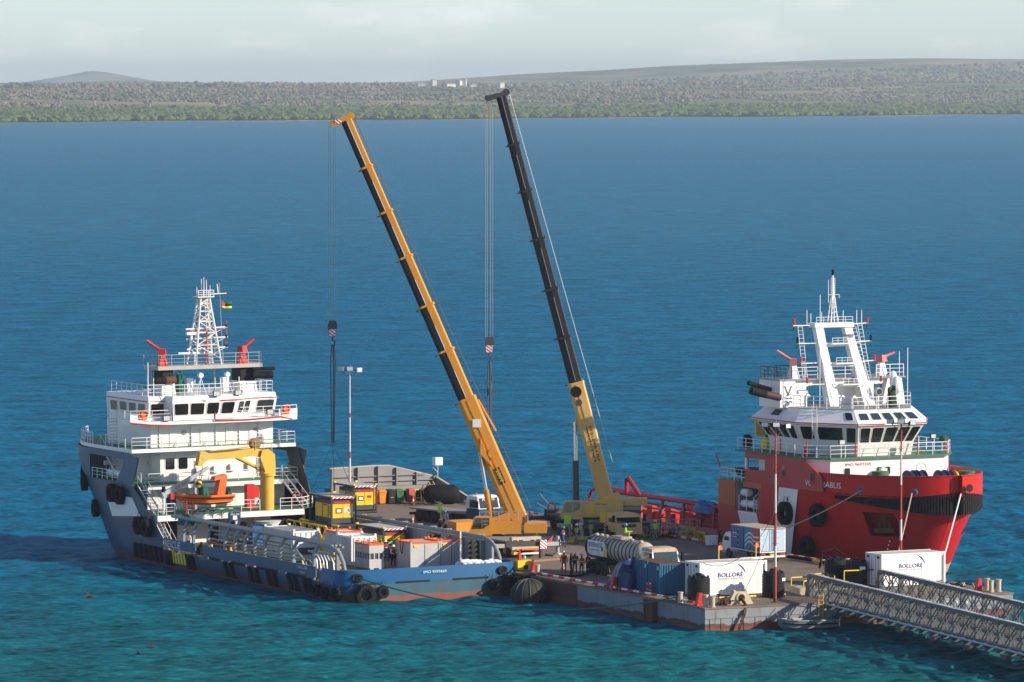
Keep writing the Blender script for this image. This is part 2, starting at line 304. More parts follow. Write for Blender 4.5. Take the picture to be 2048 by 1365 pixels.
ba = n.new('ShaderNodeMath'); ba.operation = 'MULTIPLY_ADD'; ba.inputs[1].default_value = 2.0; l.new(b2.outputs[0], ba.inputs[0]); l.new(b1.outputs[0], ba.inputs[2])
bu = n.new('ShaderNodeBump'); bu.inputs['Strength'].default_value = 1; bu.inputs['Distance'].default_value = .55; l.new(ba.outputs[0], bu.inputs['Height']); 
df = n.new('ShaderNodeBsdfDiffuse'); gl = n.new('ShaderNodeBsdfGlossy'); gl.inputs['Color'].default_value = (.50, .82, 1.0, 1); l.new(hv.outputs[0], df.inputs[0]); l.new(rr.outputs[0], gl.inputs['Roughness']); l.new(bu.outputs[0], df.inputs['Normal']); l.new(bu.outputs[0], gl.inputs['Normal'])
fr_ = n.new('ShaderNodeFresnel'); fr_.inputs[0].default_value = 1.33; l.new(bu.outputs[0], fr_.inputs['Normal']); fm = n.new('ShaderNodeMath'); fm.operation = 'MULTIPLY'; fm.inputs[1].default_value = .55; l.new(fr_.outputs[0], fm.inputs[0])
ms = n.new('ShaderNodeMixShader'); l.new(fm.outputs[0], ms.inputs[0]); l.new(df.outputs[0], ms.inputs[1]); l.new(gl.outputs[0], ms.inputs[2]); l.new(ms.outputs[0], n['Material Output'].inputs[0]); n.remove(p)
water = link('water', np_mesh('water', np.stack([X, Y, Z], -1).reshape(-1, 3), grid_faces(len(ys), nc), wm)); tag(water, 'choppy blue sea turning teal in the shallows below', None, None, 'structure')
# ---------------------------------------------------------------- far shore
def shore(x): return 5721 + 1.271 * (np.clip(x, -900, 1400) + 563) + 60 * np.sin(x * .011) + 40 * np.sin(x * .031 + 1)
def wob(x, y, s, seed):
    r = np.random.default_rng(seed); z = 0 * x
    for k in range(9):
        f = s * 1.7 ** (k * .55); a = r.uniform(0, 6.28); z = z + np.sin((x * math.cos(a) + y * math.sin(a)) * f + r.uniform(0, 6.28)) / 1.35 ** k
    return z / 3
def ground(x, y):
    d = y - shore(x)
    z = np.interp(d, [-400, -60, 0, 900, 1900, 2900, 4200, 6500, 20000], [-6, -2, .6, 3, 17, 29, 35, 38, 40]) + np.interp(d, [600, 3000], [0, 1]) * np.interp(x / np.maximum(y, 1), [-.1, .02, .1], [0, 2, 13])
    z = z + wob(x, y, .0022, 5) * np.interp(d, [0, 900, 3000], [0, 2, 5])
    rid = np.interp(x / y, [-.1, -.07, -.045, -.02, 0, .03, .06, .08, .1], [9, 6, 5, 14, 34, 56, 68, 71, 66]) * (1 + .03 * np.sin(x * .004) + .04 * np.sin(x * .0011))
    z = z + rid * np.exp(-((y - 15500) / 2300.) ** 2)
    z = z + 9 * np.exp(-((x + 1130) / 170.) ** 2 - ((y - 15500) / 900.) ** 2)
    z = z + 72 * np.maximum(0, 1 - np.hypot(x + 1925, (y - 24000) * .5) / 460.) ** 1.3
    return z
yg = np.concatenate([np.linspace(0, 5000, 170), np.linspace(5100, 19500, 90)]); xs = np.linspace(-.17, .17, 260)
gx = np.repeat(xs[None], len(yg), 0); x0 = gx * 7000; Yg = shore(x0) - 300 + yg[:, None]
for _ in range(4): Xg = gx * Yg; Yg = shore(Xg) - 300 + yg[:, None]
Zg = ground(Xg, Yg)
lm = bpy.data.materials.new('dry_hillside'); t, n, l, p = nodes(lm); p.inputs['Roughness'].default_value = .95; p.inputs['Specular IOR Level'].default_value = .1
tcn = n.new('ShaderNodeTexCoord'); nz = n.new('ShaderNodeTexNoise'); nz.inputs['Scale'].default_value = .0045; nz.inputs['Detail'].default_value = 8; mpn = n.new('ShaderNodeMapping'); mpn.inputs['Scale'].default_value = (1, .45, 1); l.new(tcn.outputs['Object'], mpn.inputs[0]); l.new(mpn.outputs[0], nz.inputs[0])
cr = n.new('ShaderNodeValToRGB'); e = cr.color_ramp.elements; e[0].position = .36; e[0].color = (.08, .105, .05, 1); e[1].position = .66; e[1].color = (.34, .27, .17, 1); q = e.new(.5); q.color = (.17, .18, .085, 1); l.new(nz.outputs[0], cr.inputs[0]); l.new(cr.outputs[0], p.inputs['Base Color'])
hills = link('hills', np_mesh('hills', np.stack([Xg, Yg, Zg], -1).reshape(-1, 3), grid_faces(len(yg), 260), lm)); tag(hills, 'low dry wooded hills across the bay fading into blue haze', None, None, 'structure')
# woodland: many leaf-clump bodies, irregular, as one far-off mass
bm = bmesh.new(); bmesh.ops.create_icosphere(bm, subdivisions=1, radius=1); iv = np.array([v.co[:] for v in bm.verts]); ifc = np.array([[v.index for v in f.verts] for f in bm.faces]); bm.free()
def wood(name, label, N, d0, d1, h0, h1, mat, seed, keep=None):
    r = np.random.default_rng(seed); d = d0 + (d1 - d0) * r.random(N) ** 1.25; s = r.uniform(-.118, .118, N); y = np.full(N, 7000.)
    for _ in range(6): x = s * y; y = shore(x) + d
    if keep is not None:
        k = keep(x, y); x, y = x[k], y[k]
    N = len(x); z = ground(x, y); h = r.uniform(h0, h1, N) * r.uniform(.7, 1.15, N); w = h * r.uniform(.55, 1.1, N)
    J = iv[None] * (1 + r.normal(0, .20, (N, len(iv), 1)))
    V = J * np.stack([w, w, h * .55], 1)[:, None] + np.stack([x, y, z + h * .45], 1)[:, None]
    F = ifc[None] + (np.arange(N) * len(iv))[:, None, None]
    return tag(link(name, np_mesh(name, V.reshape(-1, 3), F.reshape(-1, 3), mat, False)), label, None, None, 'stuff')
def leafmat(name, cols):
    m = bpy.data.materials.new(name); t, n, l, p = nodes(m); p.inputs['Roughness'].default_value = .9; p.inputs['Specular IOR Level'].default_value = .15
    g = n.new('ShaderNodeNewGeometry'); cr = n.new('ShaderNodeValToRGB'); cr.color_ramp.interpolation = 'LINEAR'; e = cr.color_ramp.elements
    e[0].color = cols[0] + (1,); e[1].color = cols[-1] + (1,)
    for i, c in enumerate(cols[1:-1]): q = e.new((i + 1) / (len(cols) - 1)); q.color = c + (1,)
    nzp = n.new('ShaderNodeTexNoise'); nzp.inputs['Scale'].default_value = .006; nzp.inputs['Detail'].default_value = 5; l.new(g.outputs['Position'], nzp.inputs[0]); mm = n.new('ShaderNodeMapRange'); mm.inputs[1].default_value = .35; mm.inputs[2].default_value = .65; l.new(nzp.outputs[0], mm.inputs[0])
    av = n.new('ShaderNodeMixRGB'); av.inputs[0].default_value = .45; l.new(mm.outputs[0], av.inputs[1]); l.new(g.outputs['Random Per Island'], av.inputs[2]); l.new(av.outputs[0], cr.inputs[0]); l.new(cr.outputs[0], p.inputs['Base Color']); return m
LEAF1 = leafmat('mangrove_leaves', [(.05, .085, .03), (.085, .12, .042), (.11, .135, .05)])
LEAF2 = leafmat('dry_bush_leaves', [(.065, .095, .045), (.11, .125, .065), (.19, .16, .12), (.26, .21, .17)])
wood('shore_woodland', 'green belt of coastal trees along the far waterline', 12000, 20, 1150, 4.5, 8, LEAF1, 11)
wood('hillside_woodland', 'grey brown and green bushland on the far slopes', 24000, 1000, 4600, 2.2, 5.2, LEAF2, 12, lambda x, y: wob(x, y, .006, 9) + .7 * wob(x, y, .02, 8) > -.12)
wood('plateau_woodland', 'hazy treeline on the far plateau', 3500, 4200, 6000, 5, 9, LEAF2, 14)
# a few bare pale baobabs that stand out of the bush
BARK = paint('pale_bark', (.34, .28, .25), .9, dirt=.4, scale=.3); TWIG = paint('bare_twigs', (.27, .21, .20), .9, dirt=.5, scale=.4)
def baobab(seed, H):
    r = random.Random(seed); m = MB(); m.tube([(0, 0, -.5), (0, 0, H * .2), (.1, 0, H * .42), (0, .1, H * .5)], [H * .11, H * .095, H * .07, H * .03], 8); c = MB()
    for i in range(9):
        a = i * .7 + r.random(); L = H * r.uniform(.3, .52); e = (math.cos(a) * L, math.sin(a) * L, H * r.uniform(.66, .98))
        m.tube([(0, 0, H * .38), (e[0] * .5, e[1] * .5, H * .58), e], [H * .035, H * .02, H * .006], 5)
        for j in range(7):
            q = [e[k] * r.uniform(.55, 1.05) + r.uniform(-.07, .07) * H for k in range(3)]; s = H * r.uniform(.045, .085); c.ball(q, s * 1.4, s * 1.4, s, 5, 3)
    return m.mesh('trunk', BARK), c.mesh('crown', TWIG, 0)
BAO = [baobab(i, 15) for i in range(3)]
for i, (px, d, w) in enumerate([(112, 1150, 'near a sandy clearing by the shore belt'), (190, 1600, 'on the slope above the sandy clearing'), (300, 1420, 'beside a paler field'), (440, 1250, 'just behind the green shore trees'), (530, 1500, 'in grey scrub above the shore trees'),
                                (628, 1180, 'with a thick white trunk over the shore belt'), (690, 1750, 'high on the scrub slope'), (905, 1300, 'left of the dark boom head'), (1212, 1250, 'with a pillar-like trunk right of the dark boom'), (1330, 1900, 'standing alone mid slope')]):
    y = 7000.
    for _ in range(6): x = (px - 1024) / 10400 * y; y = float(shore(np.array(x))) + d
    t_ = thing('baobab_tree', 'pale leafless baobab ' + w, 'tree', (x, y, float(ground(np.array(x), np.array(y)))), i * 50, 'baobabs on the far shore'); k = BAO[i % 3]
    link('trunk', k[0], t_); link('crown', k[1], t_)
# a far village
VW = paint('far_render', (.6, .57, .52), .8); VR = paint('far_roof', (.34, .32, .30), .8)
for i, (px, d, w, h, lb) in enumerate([(843, 4100, 14, 9, 'leftmost low block of the far village'), (868, 4150, 9, 15, 'slim pale tower left in the far village'), (900, 4000, 22, 8, 'widest pale shed of the far village'), (918, 4100, 10, 14, 'pale tower right of the wide shed in the far village'), (928, 4180, 8, 17, 'tallest pale tower of the far village'), (945, 4050, 18, 7, 'low pale shed right of the far towers'), (1002, 4000, 12, 10, 'lone pale house far right of the village')]):
    y = 9000.
    for _ in range(6): x = (px - 1024) / 10400 * y; y = float(shore(np.array(x))) + d
    b = thing('far_building', lb, 'building', (x, y, float(ground(np.array(x), np.array(y)))), 20 * i, 'far village buildings')
    MB().box(-w / 2, w / 2, -5, 5, -1, h).obj('wall', VW, b); MB().hexa([(-w / 2 - .5, -5.5, h), (w / 2 + .5, -5.5, h), (w / 2 + .5, 5.5, h), (-w / 2 - .5, 5.5, h)], [(-w / 2, -.4, h + 2.4), (w / 2, -.4, h + 2.4), (w / 2, .4, h + 2.4), (-w / 2, .4, h + 2.4)]).obj('roof', VR, b)
# ---------------------------------------------------------------- haze: one box of air
hz = MB().box(-6500, 6500, -250, 29500, -5, 150).obj('haze', [], None, 'pale blue haze over the bay', 'stuff', 0)
hm = bpy.data.materials.new('haze'); hm.use_nodes = True; t = hm.node_tree; t.nodes.clear(); o_ = t.nodes.new('ShaderNodeOutputMaterial'); pv = t.nodes.new('ShaderNodeVolumePrincipled')
pv.inputs['Color'].default_value = (.74, .88, 1.0, 1); pv.inputs['Density'].default_value = 5e-5; pv.inputs['Anisotropy'].default_value = .2; t.links.new(pv.outputs[0], o_.inputs['Volume']); hz.data.materials.append(hm)
# ---------------------------------------------------------------- the pontoon barge (local frame = barge frame)
BL, BWD = 104.5, 27.8
DECKM = paint('worn_barge_deck', (.21, .165, .13), .85, dirt=.65, dcol=(.09, .07, .06), rust=.35, scale=.22, streak=False, bump=.2, noise2=.2)
BARGEM = banded('barge_side_paint', [(.25, (.20, .05, .035)), (.55, (.11, .045, .035)), (9, (.21, .235, .25))], .6, .45, .8, .55)
BARGER = banded('barge_rusty_side', [(.5, (.15, .06, .04)), (9, (.10, .05, .035))], .8, .3, 1.0, .7)
barge = thing('barge', 'long grey pontoon barge used as a floating quay between the two ships', 'barge', G(0, 0, 0), G.deg)
m = MB(); m.box(0, BWD, 0, BL, -1.6, DZ - .12); m.obj('hull', BARGEM, barge)
m = MB()
for k in range(27): m.box(.4 + k, .47 + k, -.05, 0, -.6, .95)
m.box(0, BWD, -.06, 0, .95, 1.03); m.obj('hull_rib', BARGEM, barge)
m = MB(); m.box(-.06, BWD + .06, -.06, BL + .06, DZ - .115, DZ); m.obj('deck', DECKM, barge)
m = MB(); m.box(-.05, 0, 21.5, 33, -1.0, DZ - .14); m.obj('rusty_plate', BARGER, barge, 'rusty unpainted side plate')
for v in (8.6, 46):
    m = MB(); m.box(-.35, -.01, v - .8, v + .8, -.9, DZ - .05); m.box(-.42, -.35, v - .75, v - .55, -.9, DZ - .1); m.box(-.42, -.35, v + .55, v + .75, -.9, DZ - .1); m.obj('fender_plate', RUST, barge)
for z in (1.2, .75, .3): text('8', barge, DARK, (-.012, 12.6, z), (0, -1, 0), (0, 0, 1), .2, name='draught_mark')
text('IMO 86', barge, WHITE, (22.5, -.07, 1.28), (1, 0, 0), (0, 0, 1), .3, 2.2)
# red and white kerb rails along both long edges, each bar its own piece
BAR = [MB().box(-.07, .07, 0, .98, .16, .30).mesh('rail_bar', MATS['signal_red_paint']), MB().box(-.07, .07, 0, .98, .16, .30).mesh('rail_bar', WHITE)]
POST = MB().box(-.05, .05, -.05, .05, 0, .16).mesh('rail_post', REDS)
def kerb_rail(u, v0, v1, start=0):
    k = start; v = v0
    while v < v1:
        o = link('rail_bar', BAR[k % 2], barge); o.location = (u, v, DZ)
        if k % 2 == 0: q = link('rail_post', POST, barge); q.location = (u, v + .5, DZ)
        k += 1; v += 1.0
kerb_rail(.45, 2.6, 30); kerb_rail(27.1, 9, 47); kerb_rail(27.1, 51, 60, 1); kerb_rail(27.1, 70, 98)
def bollard_mb(h, r=.19): return MB().rev([(r * 1.25, 0), (r * 1.25, .05), (r, .06), (r, h - .1), (r * 1.22, h - .09), (r * 1.22, h), (.02, h)], n=14)
for u, v, h in ((-.62 + .95, 4.6, .85), (.55, .9, .95), (.85, .35, .85), (.5, 29.6, .9), (26.6, 24, .8), (27.0, 2.6, .95), (27.1, 1.0, 1.0), (26.4, 1.0, .95)):
    o = bollard_mb(h).obj('bollard', BEIGE, barge); o.location = (u, v, DZ)
for u, v in ((.5, 1.9), (26.0, 2.3), (.6, 30.6), (.5, 16.2), (26.9, 44)):
    m = MB(); m.box(-.28, .22, -.22, .22, 0, .12); m.hexa([(-.25, -.2, .12), (.2, -.2, .12), (.2, .2, .12), (-.25, .2, .12)], [(-.05, -.2, 1.0), (.22, -.2, 1.0), (.22, .2, 1.0), (-.05, .2, 1.0)]); o = m.obj('cleat_stand', REDS, barge); o.location = (u, v, DZ)
# stern fairlead with the anchor chain
m = MB(); m.plate([(-1.15, -.22, 0), (1.15, -.22, 0), (.55, -.22, 1.0), (-.55, -.22, 1.0)], (0, .44, 0)); m.tor((0, -.25, .5), .36, .1, 20, 8, 'y'); m.box(-.6, -.42, -.2, .2, .98, 1.12); m.box(.42, .6, -.2, .2, .98, 1.12)
o = m.obj('fairlead', BEIGE, barge); o.location = (3.9, 1.6, DZ)
m = MB(); m.rev([(.34, -.26), (.02, -.26)], n=18, ax='y'); o = m.obj('fairlead_hole_shade', DARK, barge); o.location = (3.9, 1.6, DZ + .5)  # dark disc paints the shade inside the ring
chain = thing('anchor_chain', 'heavy rusty anchor chain hanging from the fairlead over the barge corner into the water', 'chain', G(3.9, 1.3, DZ + .45), G.deg)
LINK = None
def link_mb():
    pts = [(.11 * math.cos(a), 0, .17 * math.sin(a) + (.07 if math.sin(a) > 0 else -.07)) for a in [i * PI / 5 for i in range(10)]]
    return MB().tube(pts, .055, 6, closed=True).mesh('chain_link', RUST)
LINK = link_mb(); pth = [(0, -.1, 0), (-.15, -.9, -.35), (-.55, -1.55, -.9), (-.95, -1.75, -1.7), (-1.4, -1.9, -2.6)]
for i in range(15):
    s = i / 14 * (len(pth) - 1); a = min(int(s), len(pth) - 2); p = Vector(pth[a]).lerp(Vector(pth[a + 1]), s - a); d = (Vector(pth[a + 1]) - Vector(pth[a]))
    o = link('chain_link', LINK, chain); o.location = p; o.rotation_euler = (d.to_track_quat('Z', 'Y').to_matrix() @ Matrix.Rotation(PI / 2 * (i % 2), 3, 'Z')).to_euler()
m = MB()
for i in range(26): a = i * .9; m.tor((.55 * math.cos(a) * (i % 5) / 4, .4 * math.sin(a), .08 + .018 * i), .13, .05, 8, 5, 'xyz'[i % 3])
o = m.obj('chain_heap', RUST); o.location = G(2.55, 1.35, DZ); tag(o, 'heap of rusty chain piled beside the fairlead', 'chain heap', None, 'stuff')
# raised bulkhead at the far end, with an open bay beneath
WALLM = paint('weathered_grey_steel', (.25, .245, .245), .6, dirt=.5, dcol=(.17, .155, .15), rust=.12, scale=.6)
V0 = 103.0
m = MB(); m.plate([(15.3, V0, 3.3), (26.3, V0, 3.3), (26.3, V0, 4.15), (21.6, V0, 5.3), (20, V0, 5.34), (15.3, V0, 5.2)], (0, .15, 0)); m.obj('bulkhead_panel', WALLM, barge)
def topz(u): return float(np.interp(u, [15.3, 20, 21.6, 26.3], [5.2, 5.34, 5.3, 4.15]))
for u in (15.35, 18.1, 20.25, 22.2, 24.35, 26.2): MB().box(u - .05, u + .05, V0 - .3, V0, 3.4, topz(u)).obj('stiffener', WALLM, barge)
for z, ue in ((4.4, 25.3), (3.88, 26.2)): MB().box(15.4, ue, V0 - .2, V0, z - .04, z + .04).obj('stringer', WALLM, barge)
m = MB(); m.box(18, 26.2, V0 - .55, V0 - .02, 2.98, 3.4); m.box(15.3, 18, V0 - .15, V0 - .02, 2.0, 3.4); m.obj('lintel_beam', WALLM, barge)
m = MB(); m.plate([(15.3, V0 - .02, 5.2), (20, V0 - .02, 5.34), (21.6, V0 - .02, 5.3), (26.3, V0 - .02, 4.15), (26.3, V0 - .02, 4.25), (21.6, V0 - .02, 5.4), (20, V0 - .02, 5.44), (15.3, V0 - .02, 5.3)], (0, .3, 0)); m.obj('coping', BEIGE, barge)
m = MB(); m.plate([(26.3, V0, DZ), (26.3, V0, 4.15), (27.7, V0 - 5, 2.3), (27.7, V0 - 5, DZ)], (.12, .05, 0)); m.obj('side_plate', WALLM, barge)
m = MB(); m.beam((26.36, V0, 4.2), (27.76, V0 - 5, 2.35), .25, .1); m.obj('coping', BEIGE, barge)
for i in range(4): f = (i + .5) / 4; MB().beam((26.25 + 1.4 * f, V0 - 5 * f, DZ), (26.25 + 1.4 * f, V0 - 5 * f, 4.1 - 1.85 * f), .1, .22).obj('stiffener', WALLM, barge)
m = MB(); m.box(18, 26.3, V0 + 1.1, V0 + 1.3, DZ, 3.3); m.box(15.3, 18, V0 - .1, V0 + 1.3, DZ, 3.3); m.box(18, 26.3, V0, V0 + 1.2, 3.3, 3.42); m.obj('bay_wall', DGREY, barge)
MB().box(21.25, 21.37, V0 - .3, V0, DZ, 3.0).obj('bay_post', WALLM, barge)
m = MB()
for i in range(20): m.box(18.1 + i * .41, 18.3 + i * .41, V0 - .56, V0 - .5, 2.9, 2.99)
m.obj('hazard_edge', YELS, barge)
for u, mt in ((18.35, WHITE), (18.95, YELS), (19.4, WHITE)): MB().box(u - .14, u + .14, V0 - .6, V0 - .56, 3.08, 3.34).obj('notice', mt, barge)
MB().box(24.6, 25.3, V0 - .04, V0 - .02, 4.2, 4.52).obj('notice', GREYP, barge)
# ---------------------------------------------------------------- light poles
def light_pole(label, u, v, H, bands, turn, lampm=BLACK):
    t = thing('light_pole', label, 'light pole', G(u, v, DZ), turn, 'banded light poles on the barge')
    z0 = 0
    for z1, c in bands:
        r = .115 - .004 * z0
        MB().tube([(0, 0, z0), (0, 0, z1)], [r, .115 - .004 * z1], 10).obj('pole_band', c, t); z0 = z1 + .004
    MB().rev([(.3, 0), (.3, .05), (.15, .06), (.13, .3)], n=10).obj('base_plate', RUST, t)
    m = MB()
    for i in range(int(H / .42)): m.tube([(-.3, 0, .8 + i * .42), (.3, 0, .8 + i * .42)], .012, 4)
    m.obj('climbing_rung', RUST, t)
    m = MB(); m.beam((-.95, 0, H), (.95, 0, H), .1, .1); m.beam((-.75, 0, H - .05), (0, 0, H - .85), .06); m.beam((.75, 0, H - .05), (0, 0, H - .85), .06); m.obj('cross_arm', RUST, t)
    for x, zz, tw in ((-.85, .12, -25), (0, .1, 0), (.85, .0, 35)):
        f = MB().hexa([(-.3, -.12, -.2), (.3, -.12, -.2), (.22, .2, -.14), (-.22, .2, -.14)], [(-.3, -.2, .2), (.3, -.2, .2), (.22, .16, .14), (-.22, .16, .14)]).obj('floodlight', lampm, t)
        f.location = (x, -.1, H + zz); f.rotation_euler = (R_(-15), 0, R_(tw))
        MB().hexa([(-.25, -.165, -.16), (.25, -.165, -.16), (.25, -.15, -.16), (-.25, -.15, -.16)], [(-.25, -.215, .16), (.25, -.215, .16), (.25, -.2, .16), (-.25, -.2, .16)]).obj('lens', LAMP, f)
    MB().tube([(.05, 0, H + .1), (.05, 0, H + .55)], .015, 4).obj('lightning_rod', STEEL, t)
    return t
PR = paint('pole_red', (.40, .055, .05), .5, dirt=.3); PW = paint('pole_white', (.58, .57, .55), .5, dirt=.4, rust=.1)
light_pole('red and white light pole behind the front white container', 7.15, 1.7, 13.7, [(2.75, PR), (4.4, PW), (6.95, PR), (10, PW), (13.7, PR)], 8)
light_pole('red and white light pole in front of the red bow', 24.2, 11.3, 12.9, [(3.4, PR), (5.1, PW), (7.9, PR), (10.6, PW), (12.9, PR)], -6)
light_pole('mostly white light pole by the far bulkhead', 16.2, 100.5, 13.0, [(2.0, PR), (4.6, PW), (5.2, PR), (8.5, PW), (8.9, PR), (13.0, PW)], 5, STEEL)
# ---------------------------------------------------------------- containers with the blue wordmark
BLOGO = paint('logo_blue', (.01, .06, .24), .5, dirt=0, noise2=0); LGREY = paint('logo_grey', (.35, .37, .42), .6, dirt=0, noise2=0)
REEF = paint('container_white', (.80, .79, .77), .45, dirt=.25, dcol=(.62, .58, .52), scale=.7); ROOFC = paint('container_roof', (.62, .58, .51), .6, dirt=.4)
def reefer(label, u, v, deg, L=6.06, Wd=2.44, H=2.6):
    t = thing('shipping_container', label, 'container', G(u, v, DZ + .08), G.deg + deg, 'white containers on the barge')
    MB().box(.09, L - .09, .06, Wd - .06, .14, H - .08).obj('body', REEF, t)
    MB().box(.12, L - .12, .12, Wd - .12, H - .075, H - .03).obj('roof', ROOFC, t)
    for x in (0, L - .16):
        for y in (0, Wd - .16): MB().box(x, x + .16, y, y + .16, -.06, H).obj('corner_post', REEF, t)
    for y in (.0, Wd - .1):
        MB().box(.16, L - .16, y, y + .1, H - .13, H - .01).obj('top_rail', REEF, t); MB().box(.16, L - .16, y, y + .1, 0, .15).obj('bottom_rail', REEF, t)
    MB().box(.0, .1, .16, Wd - .16, H - .13, H - .01).obj('end_rail', REEF, t); MB().box(0, .1, .16, Wd - .16, 0, .15).obj('end_rail', REEF, t)
    m = MB(); m.box(.03, .09, .2, Wd - .2, .2, H - .18); m.obj('door', REEF, t)
    for y in (.55, .95, 1.5, 1.9): MB().tube([(.01, y, .2), (.01, y, H - .2)], .025, 5).obj('locking_bar', STEEL, t)
    for y in (.4, 1.9): MB().box(-.04, .03, y, y + .25, H - .38, H - .2).obj('hinge', DARK, t)
    m = MB()
    for i in range(7): m.box(.95 + i * .72, .965 + i * .72, .045, .06, .2, H - .2)
    m.obj('side_seam', ROOFC, t)
    MB().box(L - .32, L - .25, .035, .06, .2, H - .3).obj('drain_strip', BLUED, t)
    for x in (1.5, 3.6): MB().box(x, x + .35, -.012, .0, .02, .12).obj('fork_pocket', DARK, t)
    text('BOLLORÉ', t, BLOGO, (2.8, .04, 1.58), (1, 0, 0), (0, 0, 1), .33, 2.25); text('TRANSPORT & LOGISTICS', t, LGREY, (2.8, .04, 1.28), (1, 0, 0), (0, 0, 1), .15, 2.25)
    a = arc((3.0, .04, 1.25), 1.23, 20, 70, 14, 'xz'); w = [.006 + .05 * math.sin(PI * i / 14) for i in range(15)]; m = MB()
    m.loft([[(a[i][0] - w[i] * .7, .045, a[i][2] - w[i] * .7), (a[i][0] + w[i] * .4, .045, a[i][2] + w[i] * .4), (a[i][0] + w[i] * .4, .03, a[i][2] + w[i] * .4), (a[i][0] - w[i] * .7, .03, a[i][2] - w[i] * .7)] for i in range(15)]).obj('logo_arc', BLOGO, t)
    return t
reefer('white container with blue lettering beside the black tanks near the barge corner', 3.75, 7.75, 0)
reefer('white container with blue lettering half hidden behind the bridge truss under the red bow', 20.45, 8.0, 1.5)
# blue ten foot containers
def bluebox(label, u, v, deg):
    t = thing('steel_container', label, 'container', G(u, v, DZ + .02), G.deg + deg, 'rusty blue containers'); L, Wd, H = 2.3, 2.2, 2.5
    m = MB(); n_ = 10
    m.box(.06, L - .06, .06, Wd - .06, .05, H - .06); m.obj('body', TEAL, t)
    for y in (-.0, Wd - .06):
        for i in range(9): MB().box(.16 + i * .23, .26 + i * .23, y, y + .06, .15, H - .15).obj('corrugation', TEAL, t)
    MB().box(.05, L - .05, .05, Wd - .05, H - .055, H - .02).obj('roof', RUST, t)
    for x in (0, L - .12):
        for y in (0, Wd - .12): MB().box(x, x + .12, y, y + .12, 0, H).obj('corner_post', TEAL, t)
    for y in (.14, Wd / 2 + .02): MB().box(.005, .06, y, y + Wd / 2 - .17, .12, H - .14).obj('door', TEAL, t)
    for y in (.4, .8, 1.4, 1.8): MB().tube([(-.015, y, .1), (-.015, y, H - .1)], .022, 5).obj('locking_bar', TEAL, t)
    MB().box(-.005, .004, .25, .55, H - .55, H - .25).obj('notice', WHITE, t)
    return t
bluebox('rusty blue small container with a life ring hung in front', 1.55, 10.3, -3); bluebox('rusty blue small container next to the navy tarpaulin', 1.75, 12.8, -3)
# draped tarpaulin
def drape(name, label, cat, mat, loc, deg, w, d, h, seed, top=.55, lean=(0, 0)):
    r = random.Random(seed); rings = []; n_ = 34; ph = [r.uniform(0, 6.28) for _ in range(4)]
    for k, (f, z) in enumerate([(1.12, .0), (1.06, .18), (1.0, .4), (.94, .6), (.84, .78), (.5 + top * .5, .9), (top, .98), (top * .5, 1.02), (.02, 1.03)]):
        g = []
        for j in range(n_):
            a = 2 * PI * j / n_; ca, sa = math.cos(a), math.sin(a); q = (abs(ca) ** 3 + abs(sa) ** 3) ** (-1 / 3)
            q *= f * (1 + (.075 * math.sin(a * 9 + ph[0] + k * .4) + .05 * math.sin(a * 4 + ph[1] - k * .7) + r.uniform(-.05, .05)) * (1.15 - z * .8))
            zz = z * (1 + .13 * math.sin(a * 2 + ph[2]) + .08 * math.sin(a * 5 + ph[3])) if k else 0
            g.append((ca * q * w / 2 + lean[0] * z, sa * q * d / 2 + lean[1] * z, h * zz))
        rings.append(g)
    o = MB().loft(rings).obj(name, mat, smooth=28); o.location = loc; o.rotation_euler = (0, 0, R_(deg)); return tag(o, label, cat)
drape('tarpaulin', 'navy tarpaulin draped over a heap beside the blue containers', 'tarpaulin', NAVY, G(2.0, 16.8, DZ), G.deg, 2.3, 3.4, 2.1, 3, .4, (.1, -.7))
# ---------------------------------------------------------------- black water tanks
def water_tank(label, u, v, deg=0, r=.9, h=1.75):
    t = thing('water_tank', label, 'water tank', G(u, v, DZ), deg, 'black plastic water tanks'); prof = [(.02, 0), (r, 0)]; k = 8
    for i in range(k): z = h * (i + .1) / k; d = h / k; prof += [(r, z), (r, z + d * .55), (r - .035, z + d * .68), (r - .035, z + d * .86)]
    prof += [(r, h), (r * .92, h + .12), (r * .45, h + .3), (.3, h + .33), (.02, h + .33)]; MB().rev(prof, n=28).obj('body', paint('black_plastic', (.014, .015, .017), .38, dirt=.5, dcol=(.05, .05, .05)), t)
    MB().rev([(.26, 0), (.28, .12), (.2, .17), (.02, .17)], (0, 0, h + .32), n=14).obj('lid', BLACK, t)
    for i in range(6): a = i * PI / 3; q = MB().hexa([(-.14, -.1, 0), (.14, -.1, 0), (.14, .1, 0), (-.14, .1, 0)], [(-.08, -.02, .26), (.08, -.02, .26), (.08, .1, .2), (-.08, .1, .2)]).obj('lifting_lug', BLACK, t); q.location = (r * .78 * math.cos(a), r * .78 * math.sin(a), h + .08); q.rotation_euler = (0, 0, a - PI / 2)
    return t
water_tank('black water tank standing before the left end of the front white container', 2.0, 4.7)
t = water_tank('black water tank behind the red and white pole by the bridge ramp', 9.05, 5.4, 40); MB().box(.1, .42, -.93, -.88, 1.3, 1.55).obj('sticker', WHITE, t)
t = water_tank('black water tank with white sticker beside the bridge truss end', 19.6, 10.6, 10); MB().box(.1, .55, -.93, -.86, 1.3, 1.6).obj('sticker', WHITE, t)
water_tank('black water tank with hose on top behind its twin', 19.2, 13.2, 70)
o = MB().tube([G(19.9, 12.6, DZ + 2.1), G(19.2, 13.2, DZ + 2.75), G(18.2, 13.6, DZ + 2.5), G(18.0, 13.7, DZ + 1.2)], .09, 8).obj('tank_hose', BLACK); tag(o, 'black hose looping over the rear water tank', 'hose')
